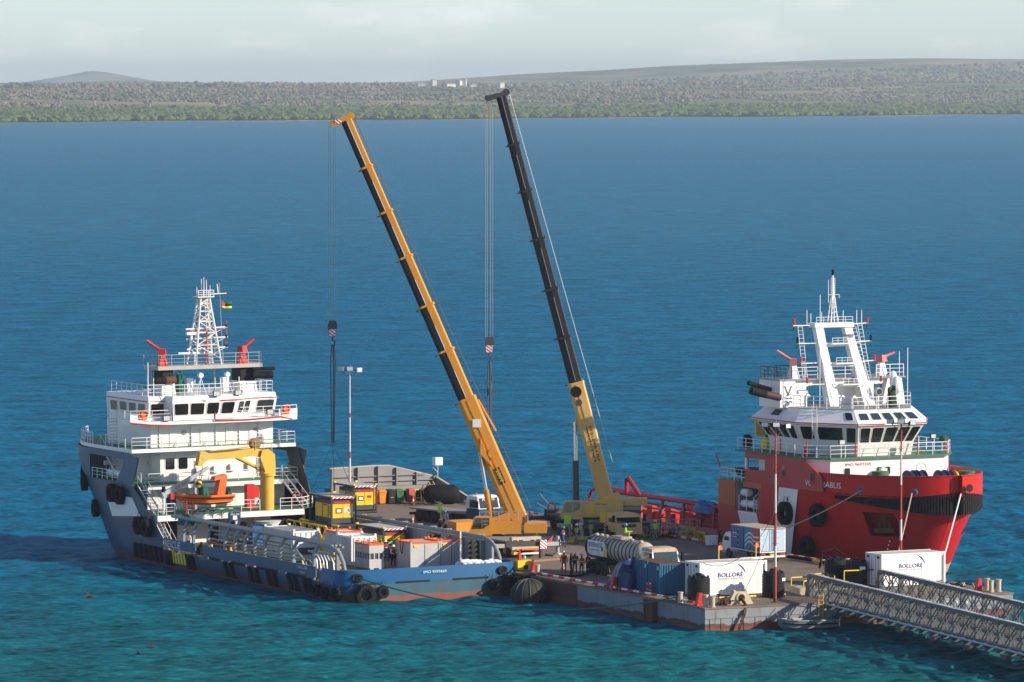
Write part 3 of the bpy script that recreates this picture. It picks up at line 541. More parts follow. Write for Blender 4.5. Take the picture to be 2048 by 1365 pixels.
# ---------------------------------------------------------------- yellow pipe barriers
def barrier(label, u, v, deg, L, n=2, mat=(YELS, BLACK), h=1.0):
    t = thing('pipe_barrier', label, 'barrier', G(u, v, DZ), G.deg + deg, 'yellow and black pipe barriers')
    for i in range(n + 1): MB().tube([(L * i / n, 0, 0), (L * i / n, 0, h - .04)], .045, 6).obj('post', mat[0], t)
    k = n * 2
    for i in range(k): MB().tube([(L * i / k, 0, h), (L * (i + 1) / k - .004, 0, h)], .05, 6).obj('rail', mat[i % 2], t)
barrier('yellow and black pipe barrier behind the ramp of the bridge', 13.0, 9.5, 5, 4.2, 2); barrier('yellow pipe barrier beside the far edge of the ramp', 12.3, 6.3, 40, 2.2, 1); barrier('yellow and black pipe barrier across the paired tanks', 17.8, 9.4, -4, 3.2, 1, (YELS, BLACK), 1.35)
barrier('low yellow pipe barrier left of the paired tanks', 16.2, 11.4, 0, 1.3, 1)
# ---------------------------------------------------------------- bailey bridge to the shore
TR = paint('truss_grey_green', (.11, .125, .13), .5, dirt=.4, dcol=(.06, .075, .08)); GRID = paint('galvanised_grating', (.52, .53, .53), .5, dirt=.4, scale=5)
BRD = -71.7; bridge = thing('truss_bridge', 'grey steel panel truss bridge running from the barge to the shore', 'bridge', (23.55, 407.7, DZ - .1), BRD)
PL, PH, NP = 4.1, 1.75, 13
def panel_mesh():
    m = MB()
    for y in (-.14, .14):
        m.box(0, PL, y - .05, y + .05, 0, .12); m.box(0, PL, y - .05, y + .05, PH - .12, PH)
        for x in (.05, PL / 2, PL - .05): m.box(x - .045, x + .045, y - .04, y + .04, .12, PH - .12)
        for h in range(2):
            x0 = h * PL / 2; c = x0 + PL / 4; q = PL / 4 - .05; zt, zb, zm = PH - .12, .12, PH / 2
            for a, b in (((c, zt), (c + q, zm)), ((c + q, zm), (c, zb)), ((c, zb), (c - q, zm)), ((c - q, zm), (c, zt))): m.beam((a[0], y, a[1]), (b[0], y, b[1]), .06, .07, up=(0, 1, 0))
    return m.mesh('truss_panel', TR)
PNL = panel_mesh()
CH = MB().box(.01, PL - .01, -.24, .24, PH + .002, PH + .16).mesh('chord_cover', TR)
GR = MB().box(.75, PL - .75, -.2, .2, PH + .163, PH + .19).mesh('walk_grating', GRID)
BR2 = MB(); BR2.box(.1, .3, -.22, .22, PH + .163, PH + .185); BR2.box(PL - .3, PL - .1, -.22, .22, PH + .163, PH + .185); BRC = BR2.mesh('chord_bracket', STEEL)
VP = MB().box(-.09, .09, -.2, .2, -.05, PH).mesh('joint_post', TR)
for side, x0 in ((0, 0), (6.5, -1.4)):
    for i in range(NP):
        for me in (PNL, CH, GR, BRC, VP):
            o = link(me.name, me, bridge); o.location = (x0 + i * PL, side, 0)
    m = MB()
    for y in (-.2, .14): m.plate([(x0 - 1.0, side + y, -.1), (x0 - .1, side + y, -.1), (x0 - .1, side + y, PH + .1), (x0 - .22, side + y, PH + .1)], (0, .06, 0))
    m.box(x0 - .55, x0 - .1, side - .14, side + .14, -.1, PH); m.obj('end_post', TR, bridge)
for i in range(NP * 2): MB().box(i * PL / 2 - .1 - 1, i * PL / 2 + .1 - 1, -.75, 7.1, -.42, -.12).obj('transom', TR, bridge)
MB().box(-1.5, NP * PL, .45, 6.05, -.1, -.03).obj('bridge_deck', paint('bridge_deck', (.16, .14, .12), .8, dirt=.5, rust=.2), bridge)
for y in (1.2, 2.6, 4.0, 5.4): MB().box(-1, NP * PL, y - .07, y + .07, -.118, -.103).obj('stringer', TR, bridge)
PIPE = paint('pale_blue_pipe', (.36, .45, .52), .4, dirt=.3)
for i in range(14): MB().tube([(-1.2 + i * 4, -.62, -.03), (2.79 + i * 4, -.62, -.03)], .085, 8).obj('service_pipe', PIPE, bridge)
m = MB(); [m.box(.3 + i * .9, 1.1 + i * .9, -.5, -.3, -.115, -.06 - .012 * (i % 3)) for i in range(56)]; m.obj('side_walkway', RUST, bridge)
for i in range(1, 8): MB().box(i * 6.5 - .5, i * 6.5 + .5, -.7, -.25, -.75, -.43).obj('bracket', DGREY, bridge)
MB().hexa([(-5.2, 1.0, -.07), (-1.52, .6, -.2), (-1.52, 5.9, -.2), (-5.2, 5.5, -.07)], [(-5.2, 1.0, .12), (-1.52, .6, -.02), (-1.52, 5.9, -.02), (-5.2, 5.5, .12)]).obj('landing_ramp', paint('ramp_concrete', (.40, .36, .30), .8, dirt=.4), bridge)
MB().hexa([(-4.2, -.2, .1), (-1.2, -.5, .1), (-1.2, .3, .1), (-4.2, .5, .1)], [(-4.2, -.2, .62), (-1.2, -.5, .62), (-1.2, .3, .62), (-4.2, .5, .62)]).obj('ramp_side', BEIGE, bridge)
# ---------------------------------------------------------------- wheeled bins
def bin_(label, u, v, deg, mat):
    t = thing('wheelie_bin', label, 'bin', G(u, v, DZ), G.deg + deg, 'wheeled bins before the bulkhead')
    MB().hexa([(-.26, -.24, .08), (.26, -.24, .08), (.26, .26, .08), (-.26, .26, .08)], [(-.36, -.36, 1.2), (.36, -.36, 1.2), (.36, .36, 1.2), (-.36, .36, 1.2)]).obj('body', mat, t)
    MB().hexa([(-.4, -.42, 1.21), (.4, -.42, 1.21), (.4, .4, 1.21), (-.4, .4, 1.21)], [(-.3, -.3, 1.36), (.3, -.3, 1.36), (.32, .36, 1.4), (-.32, .36, 1.4)]).obj('lid', mat, t)
    for x in (-.26, .26): MB().rev([(.11, -.04), (.11, .04)], (x, .28, .11), 10, 0, 'x').obj('wheel', BLACK, t)
    MB().tube([(-.3, .45, 1.2), (.3, .45, 1.2)], .03, 5).obj('handle', mat, t); q = MB().box(-.16, .16, -.345, -.33, .6, .9).obj('label_plate', WHITE, t); q.rotation_euler = (-.07, 0, 0)
BO = paint('bin_orange', (.75, .28, .03), .5); BG = paint('bin_green', (.07, .18, .07), .5); BK = paint('bin_black', (.03, .03, .032), .5); BRD_ = paint('bin_red', (.55, .12, .10), .5); BB = paint('bin_blue', (.10, .22, .28), .5)
for lab, u, mt in (('orange wheelie bin at the left of the bright pair', 18.95, BO), ('orange wheelie bin next to the black bin', 19.9, BO), ('black wheelie bin between the orange and green bins', 20.85, BK), ('green wheelie bin between the black and red bins', 21.75, BG), ('faded red wheelie bin at the end of the row', 23.0, BRD_), ('blue grey bin half behind the yellow generator', 17.6, BB)): bin_(lab, u, 101.2, random.uniform(-8, 8), mt)
o = MB().loft([[(x, r * math.cos(a), r * math.sin(a) + .95) for a in [2 * PI * j / 20 for j in range(20)]] for x, r in ((-1.75, .25), (-1.7, .5), (-1.45, .8), (-1.1, .95), (1.1, .95), (1.45, .8), (1.7, .5), (1.75, .25))]).obj('rubber_fender', BLACK); o.location = G(25.0, 98.6, DZ); o.rotation_euler = (0, 0, R_(8)); tag(o, 'big black cylindrical rubber fender lying on the barge deck', 'fender')
# scaffold frames and clutter beside the fender
t = thing('pipe_rack', 'yellow pipe rack frame standing left of the rubber fender', 'rack', G(23.6, 99.6, DZ), G.deg)
for x in (-.9, -.3, .3, .9, 1.5): MB().tube([(x, 0, 0), (x, 0, 1.5)], .04, 5).obj('post', YELS, t)
for z in (.6, 1.4): MB().tube([(-.9, 0, z), (1.5, 0, z)], .04, 5).obj('rail', YELS, t)
for x in (-.1, 1.2): MB().box(x, x + .4, -.06, -.03, .9, 1.25).obj('notice', WHITE, t)
t = thing('yellow_ladder', 'yellow ladder leaning on the bulkhead side plate', 'ladder', G(25.9, 100.4, DZ), G.deg)
for x in (0, .45): MB().beam((x, 0, 0), (x - .6, 1.7, 1.9), .06).obj('rail', YELS, t)
for i in range(6): f = (i + 1) / 7; MB().tube([(-.6 * f, 1.7 * f, 1.9 * f), (.45 - .6 * f, 1.7 * f, 1.9 * f)], .03, 5).obj('rung', HAZ, t)
m = MB()
for i in range(40): a = random.uniform(0, 6.28); r = random.random() ** .5; x, y = r * 1.7 * math.cos(a), r * .7 * math.sin(a); m.tube([(x, y, .1 + .25 * random.random()), (x + random.uniform(-.5, .5), y + random.uniform(-.4, .4), .1 + .4 * random.random())], .05, 5, random.randrange(3))
o = m.obj('scrap_heap', [RUST, GRN, DGREY]); o.location = G(22.8, 97.6, DZ); tag(o, 'rusty tangle of scrap and rope left of the fender', 'scrap heap', None, 'stuff')
t = thing('junction_box', 'white electrical cabinet on a post above the bulkhead corner', 'cabinet', G(26.55, V0 - .3, 4.15), G.deg + 15)
MB().tube([(0, 0, 0), (0, 0, 1.1)], .08, 6).obj('post', STEEL, t); MB().box(-.45, .45, -.25, .25, 1.1, 1.85).obj('cabinet', WHITE, t); MB().tube([(0, 0, .4), (-.6, 0, .9)], .04, 5).obj('brace', STEEL, t)
# ---------------------------------------------------------------- ship helpers
def rail(parent, pts, h=1.0, sp=1.5, mat=None, rows=3, r=.028, name='railing', top=None):
    m = MB(); pts = [Vector(p) for p in pts]
    for a, b in zip(pts[:-1], pts[1:]):
        L = (b - a).length; n_ = max(1, round(L / sp))
        for i in range(n_ + 1): q = a.lerp(b, i / n_); m.tube([q, q + Vector((0, 0, h))], r * 1.35, 5)
        for k in range(rows): z = h * (k + 1) / rows; m.tube([a + Vector((0, 0, z)), b + Vector((0, 0, z))], r * (1.2 if k == rows - 1 else .8), 5)
    return m.obj(name, mat or WHITE, parent)
def stair(parent, p0, p1, w, mat=None, n_=9, wd=(1, 0, 0), tread=None):
    p0, p1, wd = Vector(p0), Vector(p1), Vector(wd) * w / 2; st = MB(); st.beam(p0 - wd, p1 - wd, .06, .16); st.beam(p0 + wd, p1 + wd, .06, .16); o = st.obj('staircase', mat or WHITE, parent)
    for i in range(n_): q = p0.lerp(p1, (i + .5) / n_); t_ = MB(); t_.beam(q - wd, q + wd, .2, .04); t_.obj('step', tread or STEEL, o)
    r_ = MB()
    for s_ in (-1, 1):
        a, b = p0 + wd * s_, p1 + wd * s_; z = Vector((0, 0, .85)); r_.tube([a + z, b + z], .025, 5)
        for f in (0, .33, .66, 1): q = a.lerp(b, f); r_.tube([q, q + z], .022, 4)
    r_.obj('handrail', mat or WHITE, o); return o
def vladder(parent, p, h, w=.4, d=(1, 0, 0), mat=None, lean=(0, 0, 0)):
    p, d, l_ = Vector(p), Vector(d) * w / 2, Vector(lean); m = MB(); e = p + Vector((0, 0, h)) + l_
    m.tube([p - d, e - d], .025, 5); m.tube([p + d, e + d], .025, 5)
    for i in range(int(h / .32)): q = p.lerp(e, (i + .5) / int(h / .32)); m.tube([q - d, q + d], .018, 4)
    return m.obj('ladder', mat or WHITE, parent)
def window(parent, c, s0, s1, t0, t1, frame=None, pane=None, bord=.06, name='window'):
    """c = outside corners (bottom-left, bottom-right, top-right, top-left) of a wall face; s,t = the window's place on it"""
    c = [Vector(q) for q in c]; n_ = (c[1] - c[0]).cross(c[3] - c[0]).normalized()
    def P(s, t): return c[0] * (1 - s) * (1 - t) + c[1] * s * (1 - t) + c[2] * s * t + c[3] * (1 - s) * t
    Lx = (c[1] - c[0]).length; Lz = (c[3] - c[0]).length
    def ring(e, off):
        a, b_, q, d = s0 - e / Lx, s1 + e / Lx, t0 - e / Lz, t1 + e / Lz; k = .09; kx, kz = k / Lx, k / Lz
        return [P(*x) + n_ * off for x in ((a + kx, q), (b_ - kx, q), (b_, q + kz), (b_, d - kz), (b_ - kx, d), (a + kx, d), (a, d - kz), (a, q + kz))]
    f = MB(); f.plate(ring(bord, 0), n_ * .03); o = f.obj(name, frame or WHITE, parent, smooth=0)
    g = MB(); g.plate(ring(0, .03), n_ * .012); g.obj('pane', pane or GLASSD, o, smooth=0); return o
def wallface(m, c, t=.08, mi=0):
    c = [Vector(q) for q in c]; n_ = (c[1] - c[0]).cross(c[3] - c[0]).normalized(); m.plate(c, n_ * -t, mi)
def life_ring(parent, loc, ax='y', mat=None): o = MB().tor((0, 0, 0), .3, .07, 18, 6, ax).obj('life_ring', mat or ORR, parent); o.location = loc; return o
def searchlight(parent, loc, d=-1, s=1.0, mat=None):
    o = MB().hexa([(-.28 * s, 0, -.2 * s), (.28 * s, 0, -.2 * s), (.2 * s, .25 * s, -.14 * s), (-.2 * s, .25 * s, -.14 * s)], [(-.28 * s, 0, .2 * s), (.28 * s, 0, .2 * s), (.2 * s, .25 * s, .14 * s), (-.2 * s, .25 * s, .14 * s)]).obj('floodlight', mat or BLACK, parent); o.location = loc
    MB().box(-.23 * s, .23 * s, -.03, -.005, -.16 * s, .16 * s).obj('lens', LAMP, o); return o
def monitor(parent, loc, az, el, mat, ped, hh=1.0):
    o = MB().loft([[(x * w, y * w, z) for x, y in ((-1, -1), (1, -1), (1, 1), (-1, 1))] for z, w in ((0, .45), (hh * .2, .4), (hh, .2))]).obj('fire_monitor', ped, parent); o.location = loc
    b = MB(); b.hexa([(-.32, -.45, 0), (.32, -.45, 0), (.32, .3, 0), (-.32, .3, 0)], [(-.26, -.3, .6), (.26, -.3, .6), (.3, .3, .55), (-.3, .3, .55)]); q = b.obj('monitor_head', mat, o); q.location = (0, 0, hh + .02); q.rotation_euler = (0, 0, R_(az))
    d = Vector((math.cos(R_(az)) * math.cos(R_(el)), math.sin(R_(az)) * math.cos(R_(el)), math.sin(R_(el)))); s_ = Vector((0, 0, hh + .35)) + d * .2
    m = MB(); m.tube([s_, s_ + d * .8, s_ + d * .85, s_ + d * 1.45, s_ + d * 1.5], [.15, .12, .15, .11, .14], 10); m.obj('monitor_barrel', mat, o); return o
def radome(parent, loc, r, mast):
    o = MB().tube([(0, 0, 0), (0, 0, mast)], .09, 8).obj('radome', WHITE, parent); o.location = loc; m = MB(); m.rev([(.1, -.35), (r * .7, -.1), (r, .15), (r, .55), (r * .8, .95), (r * .4, 1.2), (.02, 1.26)], (0, 0, mast + .3), 18); m.obj('dome', WHITE, o); return o
TYRE_ME = {}
def tyre_mesh(R, w):
    k = (R, w)
    if k not in TYRE_ME:
        m = MB(); ri = R * .5; prof = [(ri, -w * .30), (ri * 1.1, -w * .42), (R * .8, -w * .5), (R * .95, -w * .45), (R, -w * .3), (R, w * .3), (R * .95, w * .45), (R * .8, w * .5), (ri * 1.1, w * .42), (ri, w * .30)]
        n_ = 28; m.loft([[(r * math.cos(2 * PI * j / n_), y, r * math.sin(2 * PI * j / n_)) for j in range(n_)] for r, y in prof] + [[(prof[0][0] * math.cos(2 * PI * j / n_), prof[0][1], prof[0][0] * math.sin(2 * PI * j / n_)) for j in range(n_)]], 0, True, False)
        for j in range(n_):
            a = 2 * PI * j / n_; c_, s_ = math.cos(a), math.sin(a)
            for sd in (-1, 1): m.beam((R * .99 * c_, sd * w * .08, R * .99 * s_), (R * .97 * c_, sd * w * .46, R * .97 * s_), R * .1, R * .09, up=(c_, 0, s_))
        TYRE_ME[k] = m.mesh('tyre', TYREM)
    return TYRE_ME[k]
def tyre(F, label, u, v, z, R=.75, w=.6, face=-90, group=None, tilt=0, chain_=True):
    """a tyre hung flat against a hull; face = direction its axle points, in the frame's degrees"""
    t = thing('tyre_fender', label, 'tyre', F(u, v, z), F.deg + face + 90, group)
    link('tyre', tyre_mesh(R, w), t)
    if chain_:
        for x in (-.25, .25): MB().tube([(x, 0, R * .85), (x * 1.3, .15, R + .5)], .03, 5).obj('hanging_chain', RUST, t)
    return t
# ================================================================ blue offshore supply ship
HB = 8.3; BD = 1.5
blue = thing('supply_ship', 'blue hulled offshore supply ship with white superstructure and a cargo deck full of containers', 'ship', B(0, 0, 0), B.deg)
blue.rotation_euler = (0, R_(-.45), R_(B.deg))
HULLB = banded('blue_hull_paint', [(.35, (.15, .05, .045)), (.75, (.08, .05, .05)), (9.5, (.005, .055, .115)), (30, (.005, .055, .115))], .42, .3, .8, .2)
HULLS = banded('weathered_stern_paint', [(.45, (.20, .075, .055)), (20, (.035, .105, .15))], .6, .3, .9, .62)
def bend_(z): return 56 + .8 * min(z, 8.5)
def bstart(z): return 42 + 1.2 * max(0, min(z, 8))
def bhb(v, z):
    h = HB - .25 * max(0, .8 - z)
    if v < 1.7: return h - 1.7 + math.sqrt(max(0, 1.7 ** 2 - (1.7 - v) ** 2))
    a, b = bstart(z), bend_(z)
    if v <= a: return h
    t_ = min(1, (v - a) / (b - a)); return h * max(0, 1 - t_ ** 2.25) ** .6
def outline(z, v0=0, n_=44, off=0):
    e = bend_(z); P = [(v0 + (e - v0) * (1 - (1 - i / n_) ** 1.5)) for i in range(n_ + 1)]
    if v0 == 0: P = [0, .2, .5, .9, 1.3, 1.75] + [p for p in P if p > 2]
    port = [(-max(0.02, bhb(v, z) - off), v) for v in P]; return port, [(-x, v) for x, v in port[::-1]]
def ring_(z, v0=0): p, s_ = outline(z, v0); return [(x, v, z) for x, v in p] + [(x, v, z) for x, v in s_[1:]]
m = MB(); m.loft([ring_(z) for z in (-1.5, 0, .5, 1.0, BD - .1)]); m.obj('hull', HULLB, blue, smooth=50)
m = MB(); m.box(-6.6, 6.6, -.03, .05, -1.0, BD - .1); o = m.obj('transom', HULLS, blue)
m = MB(); p, s_ = outline(BD, 0); m.prism([(x * .995, v + .02) for x, v in p if v < 46] + [(x * .995, v + .02) for x, v in s_ if v < 46], BD - .1, BD); m.obj('deck', paint('worn_ship_deck', (.15, .115, .09), .8, dirt=.6, rust=.4, scale=.4, streak=False), blue)
# forward shell: three-sided, rising along a slanted aft edge
def vs_(z): return 35.7 if z < 2.6 else 35.7 + (z - 2.6) * (42.5 - 35.7) / (6.85 - 2.6)
m = MB()
for sd in (-1, 1):
    rows = []
    for z in (BD - .1, 2.6, 3.7, 4.8, 5.8, 6.85):
        a, b = vs_(z), bend_(z); row = []
        for i in range(34): f = i / 33; v = a + (b - a) * (1 - (1 - f) ** 1.5); row.append((sd * max(.02, bhb(v, z)), v, z))
        rows.append(row)
    m.loft(rows, 0, False)
m.obj('bow_shell', HULLB, blue, smooth=50)
p, s_ = outline(6.8, 42.6); m = MB(); m.prism([(x * .99, v) for x, v in p] + [(x * .99, v) for x, v in s_[1:]], 6.65, 6.78); m.obj('forecastle_deck', GREEN, blue)
m = MB()
for sd in (-1, 1):                                   # bow bulwark above the forecastle, solid ahead of the opening
    rows = []
    for z in (6.86, 7.6, 8.6, 9.5):
        a, b = 52.0, bend_(z); rows.append([(sd * max(.02, bhb(a + (b - a) * (1 - (1 - i / 20) ** 1.5), z)), a + (b - a) * (1 - (1 - i / 20) ** 1.5), z) for i in range(21)])
    m.loft(rows, 0, False)
m.obj('bow_bulwark', BLUEG, blue, smooth=50)
for sd in (-1, 1):
    x = sd * HB; t_ = (-sd * .14, 0, 0)
    MB().plate([(x, 42.5, 6.87), (46.0 and x, 46.0, 6.87), (sd * (HB - .02), 44.0, 8.95), (x, 43.9, 9.0), (x, 41.2, 9.0), (x, 41.9, 7.6)], t_).obj('wing_plate', BLUEG, blue)
    q = MB(); k = [(sd * bhb(v, 9.0), v) for v in (41.2, 43, 45, 47, 49, 51, 52.1)]; q.loft([[(a, v, 8.97), (a, v, 9.5 if v > 42 else 9.3), (a - sd * .14, v, 9.5 if v > 42 else 9.3), (a - sd * .14, v, 8.97)] for a, v in k]); q.obj('sheer_beam', BLUEG, blue)
    q = MB(); q.plate([(x * 1.003, 48.3, 5.65), (x * 1.003, 46.9, 3.7), (x * 1.003, 40.6, 4.15), (x * 1.003, 42.4, 5.65)][::1], (sd * .02, 0, 0)); q.obj('white_panel', WHITE, blue)
rail(blue, [(-8.1, 46.2, 6.85), (-8.15, 51.8, 6.85)], .9, 1.1)
for i in range(3): MB().rev([(.02, -.68), (.3, -.66), (.34, -.5), (.34, .5), (.3, .66), (.02, .68)], (-7.5, 45.6 + 1.55 * i, 7.45), 14, 0, 'y').obj('liferaft_canister', WHITE, blue)
MB().tube([(-7.6, 49.9, 6.8), (-7.6, 49.9, 8.0)], .05, 6).obj('lamp_post', STEEL, blue); searchlight(blue, (-7.6, 49.8, 8.25), s=1.3)
# bulwarks aft
def strip(pts, z0, z1, t_=.14, lean=0, cap=True):
    m = MB(); n_ = len(pts); rs = []
    for i, (x, y) in enumerate(pts):
        a = Vector(pts[max(0, i - 1)] + (0,)); b = Vector(pts[min(n_ - 1, i + 1)] + (0,)); d = (b - a).normalized(); nn = Vector((d.y, -d.x, 0)) * t_; p = Vector((x, y, 0)); l_ = Vector((d.y, -d.x, 0)) * lean
        rs.append([p + Vector((0, 0, z0)), p + l_ + Vector((0, 0, z1)), p + l_ + nn + Vector((0, 0, z1)), p + nn + Vector((0, 0, z0))])
    m.loft(rs); return m
pp, ss = outline(2, 0); sternpath = [(x, v) for x, v in pp if v < 4.6][::-1] + [(-x, v) for x, v in pp if v < 4.6]
strip([(x, v) for x, v in sternpath], 1.42, 2.62, -.16, -.12).obj('stern_bulwark', BLUEB, blue, smooth=60)
for u0, u1 in ((-6.9, -4.7), (-3.2, -.2), (2.0, 5.2), (6.35, 7.2)):
    y = -.065 if abs(u1) < 6.5 else .16; MB().box(u0, u1, -.1, -.0, 1.44, 1.56).obj('freeing_port_shade', DARK, blue)  # dark plates on the solid bulwark paint in the shade of the slots
text('IMO 9593669', blue, WHITE, (.25, -.105, 2.22), (1, 0, 0), (0, 0, 1), .22, 2.1)
for u in (-6.75, 6.55):
    q = MB(); q.tor((0, 0, 0), .36, .12, 22, 8, 'y'); o = q.obj('mooring_fairlead', DARK, blue); o.location = (u, .02, 2.0); o.scale = (1.12, 1, .78); o.rotation_euler = (0, 0, R_(-14 if u < 0 else 14))
    o = MB().rev([(.3, .12), (.02, .12)], n=14, ax='y').obj('fairlead_hole_shade', DARK, blue); o.location = (u, -.11, 2.0)  # dark disc paints in the shade of the hole
for v0, v1, nm in ((4.7, 27.3, 0), (28.9, 35.65, 1)): strip([(-HB, v1), (-HB, v0)], 1.75 if nm == 0 else 1.8, 2.62, -.12).obj('bulwark_panel', BLUEG, blue)
for v0, v1 in ((6.5, 10.2), (12, 16.3), (18.6, 21.4), (23.6, 26)): MB().box(-HB - .02, -HB + .08, v0, v1, 1.5, 1.745).obj('freeing_port_shade', DARK, blue)  # slot shade painted as dark plates along the port side
m = MB()
for v in (5.6, 11.1, 17.4, 22.5, 26.8, 29.2, 33): m.box(-HB + .0, -HB + .1, v - .5, v + .5, 1.42, 1.75)
m.obj('bulwark_foot', BLUEG, blue)
text('RESCUE', blue, WHITE, (-HB - .005, 33.7, 2.2), (0, -1, 0), (0, 0, 1), .62, 3.3); text('TOPAZ XARA', blue, WHITE, (-HB - .005, 7.3, 2.38), (0, -1, 0), (0, 0, 1), .26, 2.1); text('MAJURO', blue, WHITE, (-HB - .005, 7.2, 1.98), (0, -1, 0), (0, 0, 1), .17, 1.0)
def dfend(v, sl, mat=BLACK, z1=1.62, z0=.35): m = MB(); m.loft([[(-HB, v - .3, z1), (-HB - .22, v - .16, z1), (-HB - .22, v + .16, z1), (-HB, v + .3, z1)], [(-HB, v - .3 - sl, z0), (-HB - .22, v - .16 - sl, z0), (-HB - .22, v + .16 - sl, z0), (-HB, v + .3 - sl, z0)]]); return m.obj('rubbing_fender', mat, blue)
for v in (41.7, 40.6, 39.5, 38.4, 37.3, 36.2): dfend(v, .25, z1=1.75, z0=.45)
for v in (35.0, 34.2): dfend(v, .5)
for v in (30.6, 29.6, 22.6, 21.4, 17.6, 16.4, 14.0, 12.8, 9.9, 8.7, 6.9, 5.9): dfend(v, .7)
for i in range(6): v = 34.0 - .62 * i; MB().plate([(-HB - .02, v, 1.55), (-HB - .02, v - .4, 1.55), (-HB - .02, v - .72, .6), (-HB - .02, v - .32, .6)], (.03, 0, 0)).obj('hazard_bar', YELS, blue)
# cargo rail on the port side: frames and pipe runs
PIPEG = paint('grey_green_pipe', (.24, .27, .27), .5, dirt=.45, dcol=(.12, .14, .14), rust=.12)
FR = [31.7, 29.6, 26.5, 23.0, 21.0, 19.0, 17.0, 15.0, 11.9, 9.4, 5.3]
for v in FR: m = MB(); m.beam((-8.2, v, 1.5), (-8.1, v, 3.8), .2, .32, up=(0, 1, 0)); m.beam((-8.1, v, 3.76), (-7.75, v, 4.28), .2, .3, up=(0, 1, 0)); m.beam((-7.8, v, 4.3), (-6.6, v, 4.4), .2, .12, up=(0, 0, 1)); m.obj('rail_frame', PIPEG, blue)
for x, z, r in ((-7.55, 4.44, .13), (-7.2, 4.46, .12), (-6.85, 4.47, .1), (-6.6, 4.3, .11)): MB().tube([(x, 35.5, z + .05), (x, 3.0, z)], r, 8).obj('cargo_pipe', PIPEG, blue)
for x, z, r in ((-7.5, 3.9, .09), (-7.3, 3.55, .07), (-7.5, 3.15, .09), (-7.1, 2.8, .07), (-7.4, 2.4, .06)): MB().tube([(x, 27 if z > 3 else 22, z), (x, 9 + 3 * (z - 3), z), (x + .25, 8.4 + 3 * (z - 3), z - .5), (x + .3, 8.2 + 3 * (z - 3), 1.6)], r, 6).obj('cargo_pipe', PIPEG, blue)
for k in range(6): v = 7.6 - .42 * k; MB().tube([(-7.2 + .1 * k, v + .8, 3.6), (-7.1 + .1 * k, v + .1, 3.5), (-7 + .1 * k, v - .35, 2.9), (-6.9 + .1 * k, v - .4, 1.6)], .08, 6).obj('bent_pipe', STEEL, blue)
m = MB(); m.tube([(-7.6, 5.4, 4.36), (-7.6, 3.4, 4.34), (-7.6, 2.3, 4.2), (-7.6, 1.5, 3.85), (-7.6, .95, 3.3), (-7.6, .6, 2.6)], .17, 10); m.obj('crash_rail_end', PIPEG, blue)
MB().box(-6.75, -6.45, 3.9, 4.2, 1.5, 4.3).obj('crash_rail_post', PIPEG, blue)
for v in (4.0, 5.2): MB().box(-6.38, -6.3, v, v + .1, 1.5, 4.0).obj('hazard_post', HAZ, blue)
for x, v, c in ((-6.9, 24.6, YELS), (-6.7, 22.3, YELS), (-6.8, 10.4, YELS), (-7.2, 27.9, YELS), (-6.6, 7.0, YELS), (-6.9, 6.1, BEIGE), (-6.9, 14.2, BLACK), (-6.9, 20.1, BLACK), (-7, 30.5, BLACK)):
    q = MB(); q.box(-.3, .3, -.4, .4, 0, .6); q.rev([(.22, .6), (.22, .8), (.1, .9), (.1, 1.1), (.02, 1.1)], n=10); o = q.obj('deck_fitting', c, blue); o.location = (x, v, BD)
MB().tube([(-8.1, 26.6, 2.95), (-8.1, 21.5, 2.95)], .05, 6).obj('red_pipe', REDS, blue)
o = drape('canvas_cover', 'green canvas cover', None, GRN, (-7.0, 33.2, 3.9), 0, 1.4, 2.4, .75, 5); o.parent = blue; 
# starboard crash wall
WALLB = paint('grey_crash_wall', (.30, .32, .34), .5, dirt=.4, rust=.15, dcol=(.2, .21, .22))
MB().box(7.55, 7.75, 3.9, 35.5, BD, 4.05).obj('crash_wall', WALLB, blue)
m = MB(); m.tube([(7.5, 35.5, 4.3), (7.5, 5.2, 4.25), (7.5, 4.1, 4.05), (7.5, 3.3, 3.7), (7.5, 2.7, 3.2), (7.5, 2.3, 2.55)], .17, 10); m.obj('crash_rail_end', PIPEG, blue)
for v in (31, 29, 26, 23.4, 20.8, 18, 15.4, 12.5, 9.6, 6.4): m = MB(); m.beam((7.4, v, 4.4), (8.05, v, 4.42), .16, .06); m.beam((8.05, v, 4.44), (8.2, v, 1.5), .18, .2, up=(0, 1, 0)); m.obj('rail_frame', PIPEG, blue)
for v in (22.6, 21.2, 15.2, 14.4, 7.6, 6.4): MB().box(7.40, 7.54, v, v + .32, BD, 3.9).obj('hazard_post', HAZ, blue)
for v in (22.92, 14.72, 6.72): MB().box(7.50, 7.54, v - 1.38, v, BD, 3.85).obj('wall_opening_shade', DARK, blue)  # dark plates on the solid wall paint the shade of its openings
MB().box(7.2, 7.5, 5.2, 5.45, BD, 4.0).obj('crash_rail_post', PIPEG, blue)
